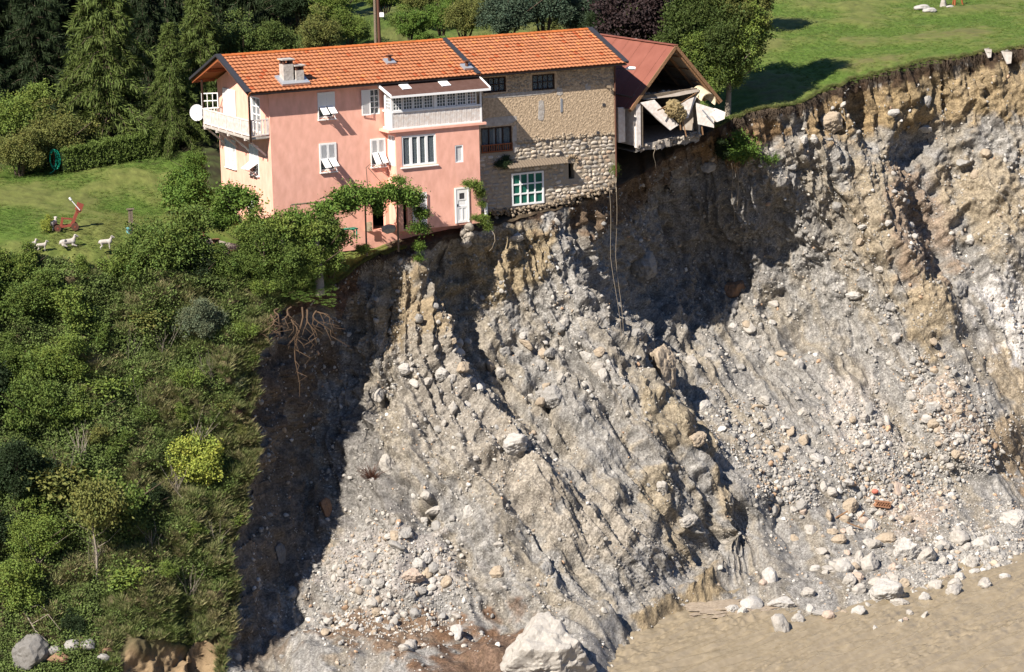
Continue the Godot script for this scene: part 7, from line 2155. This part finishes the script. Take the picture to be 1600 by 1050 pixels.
func build_details() -> void:
	var rng := RandomNumberGenerator.new()
	rng.seed = 99
	# roots torn bare at the left edge
	var rt := thing("bare_roots", "tangle of bare tree roots hanging from the torn turf at the left edge", "roots", Vector3.ZERO)
	var starts := [Vector3(-12.51, -3.12, 9.30), Vector3(-11.98, -3.15, 9.20), Vector3(-13.04, -3.14, 9.50), Vector3(-11.35, -3.43, 9.00), Vector3(-11.00, -3.55, 8.80), Vector3(-13.58, -3.44, 9.80), Vector3(-12.27, -3.35, 9.30), Vector3(-11.69, -3.31, 9.20)]
	var ends := [Vector3(-13.43, -4.62, 10.00), Vector3(-12.44, -8.29, 9.60), Vector3(-13.94, -4.38, 10.20), Vector3(-10.19, -5.19, 8.60), Vector3(-10.25, -4.29, 8.40), Vector3(-14.41, -5.21, 10.60), Vector3(-12.57, -5.43, 9.80), Vector3(-11.16, -5.60, 9.20)]
	for k in 8:
		var s := Shape.new()
		var a: Vector3 = starts[k]
		var b: Vector3 = ends[k]
		var pts := []
		var rr := []
		for q in 9:
			var t := q / 8.0
			pts.append(a.lerp(b, t) + Vector3(fine.get_noise_2d(t * 1.4, k * 7.0) * 0.5, 0.25 * sin(t * PI), 0.35 * sin(t * PI)))
			rr.append(lerpf(0.06, 0.012, t))
		s.tube(pts, rr, 6)
		for j in 5:
			var p: Vector3 = pts[2 + j]
			s.tube([p, p + Vector3(rng.randfn() * 0.35, -rng.randf_range(0.2, 0.6), 0.15), p + Vector3(rng.randfn() * 0.5, -rng.randf_range(0.5, 1.1), 0.2)], [0.025, 0.018, 0.008], 5)
		part(rt, "root", s, M.root)
	# fine roots fringing the meadow's torn edge
	var fr := Shape.new()
	var cw := knots(CLIFF_COLUMNS)
	var bw := knots(BLUFF_COLUMNS)
	for k in 900:
		var r := rng.randf_range(13.9, 19.0)
		var q := rim_at(r, cw, bw) + Vector3(0, -0.1, 0.1)
		var d := rng.randf_range(0.15, 0.9)
		fr.tube([q, q + Vector3(rng.randfn() * 0.12, -d * 0.5, rng.randf_range(0.0, 0.2)), q + Vector3(rng.randfn() * 0.25, -d, rng.randf_range(0.0, 0.25))], [0.018, 0.014, 0.006], 4)
	for k in 160:
		var r := rng.randf_range(5.0, 7.6)
		var q := rim_at(r, cw, bw) + Vector3(0, -0.1, 0.1)
		var d := rng.randf_range(0.15, 0.7)
		fr.tube([q, q + Vector3(rng.randfn() * 0.12, -d * 0.5, rng.randf_range(0.0, 0.2)), q + Vector3(rng.randfn() * 0.25, -d, rng.randf_range(0.0, 0.25))], [0.018, 0.014, 0.006], 4)
	tag(mesh_node("fine_roots", fr.mesh(), M.bark), "fine roots fringing the torn turf edge", "roots", "", "stuff")
	# ropes and cables left hanging
	var lines := [[Vector3(6.22, 1.35, -5.60), Vector3(6.26, -3.04, -4.20), Vector3(6.71, -7.83, -1.50), 0.012, "left one of two long ropes hanging below the stone house"], [Vector3(6.67, 1.28, -6.00), Vector3(6.61, -3.20, -5.00), Vector3(6.83, -7.77, -1.60), 0.012, "right one of two long ropes hanging below the stone house"], [Vector3(14.53, 1.27, -13.20), Vector3(14.69, -0.85, -14.60), Vector3(14.86, -3.09, -15.20), 0.02, "straight cable hanging under the leafy branch"], [Vector3(14.85, 0.92, -13.50), Vector3(15.10, -0.84, -14.50), Vector3(14.93, -2.11, -15.00), 0.03, "pale torn root dangling beside the straight cable"], [Vector3(9.24, 3.28, -8.60), Vector3(9.24, 2.65, -8.70), Vector3(9.29, 1.71, -9.00), 0.02, "short cable hanging below the barn floor"], [Vector3(-1.09, -0.50, 0.30), Vector3(-0.83, -1.07, 0.40), Vector3(-1.27, -1.72, 0.40), 0.02, "looped cable hanging beside the white pipe"]]
	for q in lines:
		var s := Shape.new()
		var pts := []
		var rr := []
		for k in 13:
			var t := k / 12.0
			pts.append(q[0].lerp(q[1], t * 2) if t < 0.5 else q[1].lerp(q[2], t * 2 - 1))
			pts[k] += Vector3(0.06 * sin(t * 9.0), 0, 0.35 * sin(t * PI))
			rr.append(q[3])
		s.tube(pts, rr, 5)
		tag(mesh_node("hanging_rope", s.mesh(), M.rope), q[4], "rope", "ropes and cables on the cliff")
	var pipe := Shape.new()
	pipe.tube([Vector3(1.62, -0.25, 0.05), Vector3(1.62, 1.0, 0.05), Vector3(1.62, 1.04, 0.05)], [0.1, 0.1, 0.06], 10)
	placed_here(pipe, "drain_stub", "short upright white pipe at the pink house's right corner", "pipe", M.white_plastic)
	# broken footing under the door
	var ft := Shape.new()
	for k in 14:
		add_rock(ft, rock_shape(600 + k % 3, 1, 0.1, 9), Transform3D(Basis(Vector3(1, 0.3, 0).normalized(), rng.randf() * 6.0).scaled(Vector3.ONE * rng.randf_range(0.25, 0.55)), Vector3(rng.randf_range(0.2, 0.6), -0.3 - k * 0.09, -0.3 + rng.randfn() * 0.12)), Color(0.36, 0.33, 0.29))
	placed_here(ft, "broken_footing", "lump of broken masonry hanging under the white door", "masonry", M.rock)
	# trunks under the pergola
	for q in [[Vector3(-11.00, -2.30, 7.60), Vector3(-11.14, -0.39, 7.20), 0.24, "pale", "thick pale trunk at the torn corner below the pergola"], [Vector3(-12.89, -1.51, 8.40), Vector3(-13.00, -0.17, 8.20), 0.15, "pale", "thinner grey trunk left of the pale one"], [Vector3(-14.07, -1.24, 8.90), Vector3(-13.96, -0.20, 8.90), 0.05, "thin", "slim fence stake left of the trunks"]]:
		var s := Shape.new()
		var a: Vector3 = q[0]
		var b: Vector3 = q[1]
		s.tube([a - Vector3(0, 0.5, 0), a.lerp(b, 0.4) + Vector3(0.06, 0, 0), b + Vector3(0, 0.8, 0)], [q[2] * 1.3, q[2], q[2] * 0.8], 9)
		s.tube([a.lerp(b, 0.8), b + Vector3(-0.5, 0.9, 0.1)], [q[2] * 0.6, q[2] * 0.3], 7)
		tag(mesh_node("tree_trunk", s.mesh(), M.pale_bark if q[3] == "pale" else M.bark), q[4], "trunk", "trunks under the pergola climbers")
	# turf islet by the bay and the rubble heap's oddments
	var mb := mesh_node("mossy_boulder", rock_shape(901, 3, 0.25, 10).mesh(), M.stone_dark)
	mb.transform = Transform3D(Basis(Vector3.BACK, 0.3).scaled(Vector3(2.1, 2.0, 1.8)), on_bluff(Vector2(2.110, 6.000)) + Vector3(0, 0.35, 0))
	tag(mb, "grey mossy boulder in the bottom left corner", "boulder")
	var bl := [[Vector2(2.428, 5.928), 0.9, "left pale dressed stone in the row at the bottom left"], [Vector2(2.492, 6.048), 0.8, "lower pale stone next to the mossy boulder"], [Vector2(2.694, 5.869), 0.7, "brownish broken stone in the middle of the row"], [Vector2(2.903, 5.844), 0.6, "small dark stone right of the row's middle"], [Vector2(3.082, 5.911), 0.8, "right-hand square pale stone of the row"], [Vector2(3.071, 6.039), 0.6, "small stone below the square pale one"]]
	for k in bl.size():
		var o := mesh_node("dressed_stone", rock_shape(640 + k, 1, 0.0, 6, 0.02).mesh(), [M.stone_grey, M.stone_brown, M.stone_grey][k % 3])
		o.transform = Transform3D(Basis.from_euler(Vector3(0.3, k * 0.9, 0.2 * k)).scaled(Vector3(bl[k][1] * 1.3, bl[k][1] * 0.8, bl[k][1])), on_bluff(bl[k][0]) + Vector3(0, 0.1, 0.05))
		tag(o, bl[k][2], "stone", "dressed stones at the bottom left")
	var br := Shape.new()
	br.tube([Vector3(-27.14, -16.15, 21.60), Vector3(-26.27, -16.47, 22.20), Vector3(-25.55, -17.53, 22.80), Vector3(-24.87, -18.12, 23.00)], [0.05, 0.045, 0.035, 0.015], 6)
	br.tube([Vector3(-26.17, -16.58, 22.20), Vector3(-25.37, -16.25, 22.40), Vector3(-24.87, -16.58, 22.50)], [0.03, 0.02, 0.01], 5)
	br.tube([Vector3(-25.74, -17.24, 22.60), Vector3(-24.82, -16.66, 22.80), Vector3(-24.16, -17.49, 23.00)], [0.03, 0.02, 0.008], 5)
	tag(mesh_node("dead_branch", br.mesh(), M.pale_bark), "bare grey dead branch in the lower left shrubs", "branch")
	# dry bush on the scree
	var db := thing("dry_bush", "reddish dry bush on the scree below the left ridge", "bush", on_cliff(Vector2(1.728, 3.481))[0])
	var tw := Shape.new()
	for k in 130:
		var d := Vector3(rng.randfn(), absf(rng.randfn()) + 0.2, rng.randfn() + 0.5).normalized() * rng.randf_range(0.5, 1.2)
		tw.tube([Vector3.ZERO, d * 0.5 + Vector3(rng.randfn(), rng.randfn(), 0) * 0.06, d], [0.014, 0.011, 0.005], 4)
	part(db, "twigs", tw, M.rust)
	# rubble: red scrap, brick lattice, planks
	var rubble: Array = on_cliff(Vector2(8.817, 5.582))
	var sc := Shape.new()
	add_rock(sc, rock_shape(3, 1, 0.2, 7), Transform3D(Basis.from_scale(Vector3(0.42, 0.3, 0.3)), Vector3.ZERO), Color.WHITE)
	tag(part_top("red_scrap", sc, M.red_plastic, rubble[0] + rubble[1] * 0.25), "bright red scrap lying on the rubble heap", "scrap")
	rubble = on_cliff(Vector2(8.793, 5.848))
	var lt := thing("brick_block", "hollow orange brick panel lying on the rubble heap", "brick", rubble[0] + rubble[1] * 0.3, 0.2)
	lt.rotation.z = -0.2
	lt.scale = Vector3.ONE * 0.85
	var bk := Shape.new()
	bk.span(-0.6, 0.6, -0.22, -0.12, -0.2, 0.2); bk.span(-0.6, 0.6, 0.16, 0.22, -0.2, 0.2)
	for k in 6:
		bk.bar(Vector3(-0.55 + k * 0.2, -0.12, 0), Vector3(-0.45 + k * 0.2, 0.16, 0), 0.38, 0.03); bk.bar(Vector3(-0.45 + k * 0.2, 0.16, 0), Vector3(-0.35 + k * 0.2, -0.12, 0), 0.38, 0.03)
	part(lt, "cells", bk, M.terracotta)
	var planks := [[Vector2(8.147, 5.870), 0.9, 0.5, "upper broken orange plank in the rubble heap"], [Vector2(8.314, 6.047), 1.1, -0.4, "lower broken orange plank in the rubble heap"], [Vector2(8.457, 5.952), 0.7, 0.9, "short plank between the cream boulders"]]
	for q in planks:
		var at: Array = on_cliff(q[0])
		var s := Shape.new()
		s.box(Vector3.ZERO, Vector3(q[1], 0.05, 0.16), Basis(Vector3.BACK, q[2]))
		tag(part_top("broken_plank", s, M.timber, at[0] + at[1] * 0.3), q[3], "plank", "planks in the rubble heap")
	# concrete splinters in the meadow's edge
	for q in [[Vector3(32.96, 7.05, -23.20), 0.7, "left grey concrete splinter in the meadow's torn edge"], [Vector3(34.27, 6.74, -23.40), 1.0, "right pointed concrete splinter in the meadow's torn edge"]]:
		var s := Shape.new()
		sheet(s, [Vector2(-0.35, 0.35), Vector2(0.1, 0.45), Vector2(0.4, 0.3), Vector2(0.3, -0.45), Vector2(0.0, -0.5)], [0.1, 0.2, 0.1, 0.3, 0.35], 0.2)
		var o := part_top("concrete_splinter", s, M.grey_cement, q[0])
		o.scale = Vector3.ONE * q[1]
		tag(o, q[2], "concrete", "concrete in the torn edge")
	# mud flats at the waterline
	for q in [[Vector3(11.56, -22.51, 9.80), 2.6, 0.8, "long mud flat left of the small white stones"], [Vector3(20.17, -22.71, 4.00), 1.8, 0.5, "mud flat between the waterline boulders"], [Vector3(25.02, -22.98, 0.30), 2.4, 0.6, "mud flat right of the large white boulders"]]:
		var o := mesh_node("mud_flat", rock_shape(55, 3, 0.75, 4, 0.4).mesh(), M.bank_mud)
		o.transform = Transform3D(Basis(Vector3.UP, 0.7).scaled(Vector3(q[1] * 2.2, 0.3, q[2] * 3.4)), Vector3(q[0].x, RIVER_Y + 0.05, q[0].z))
		tag(o, q[3], "mud", "mud flats at the waterline")
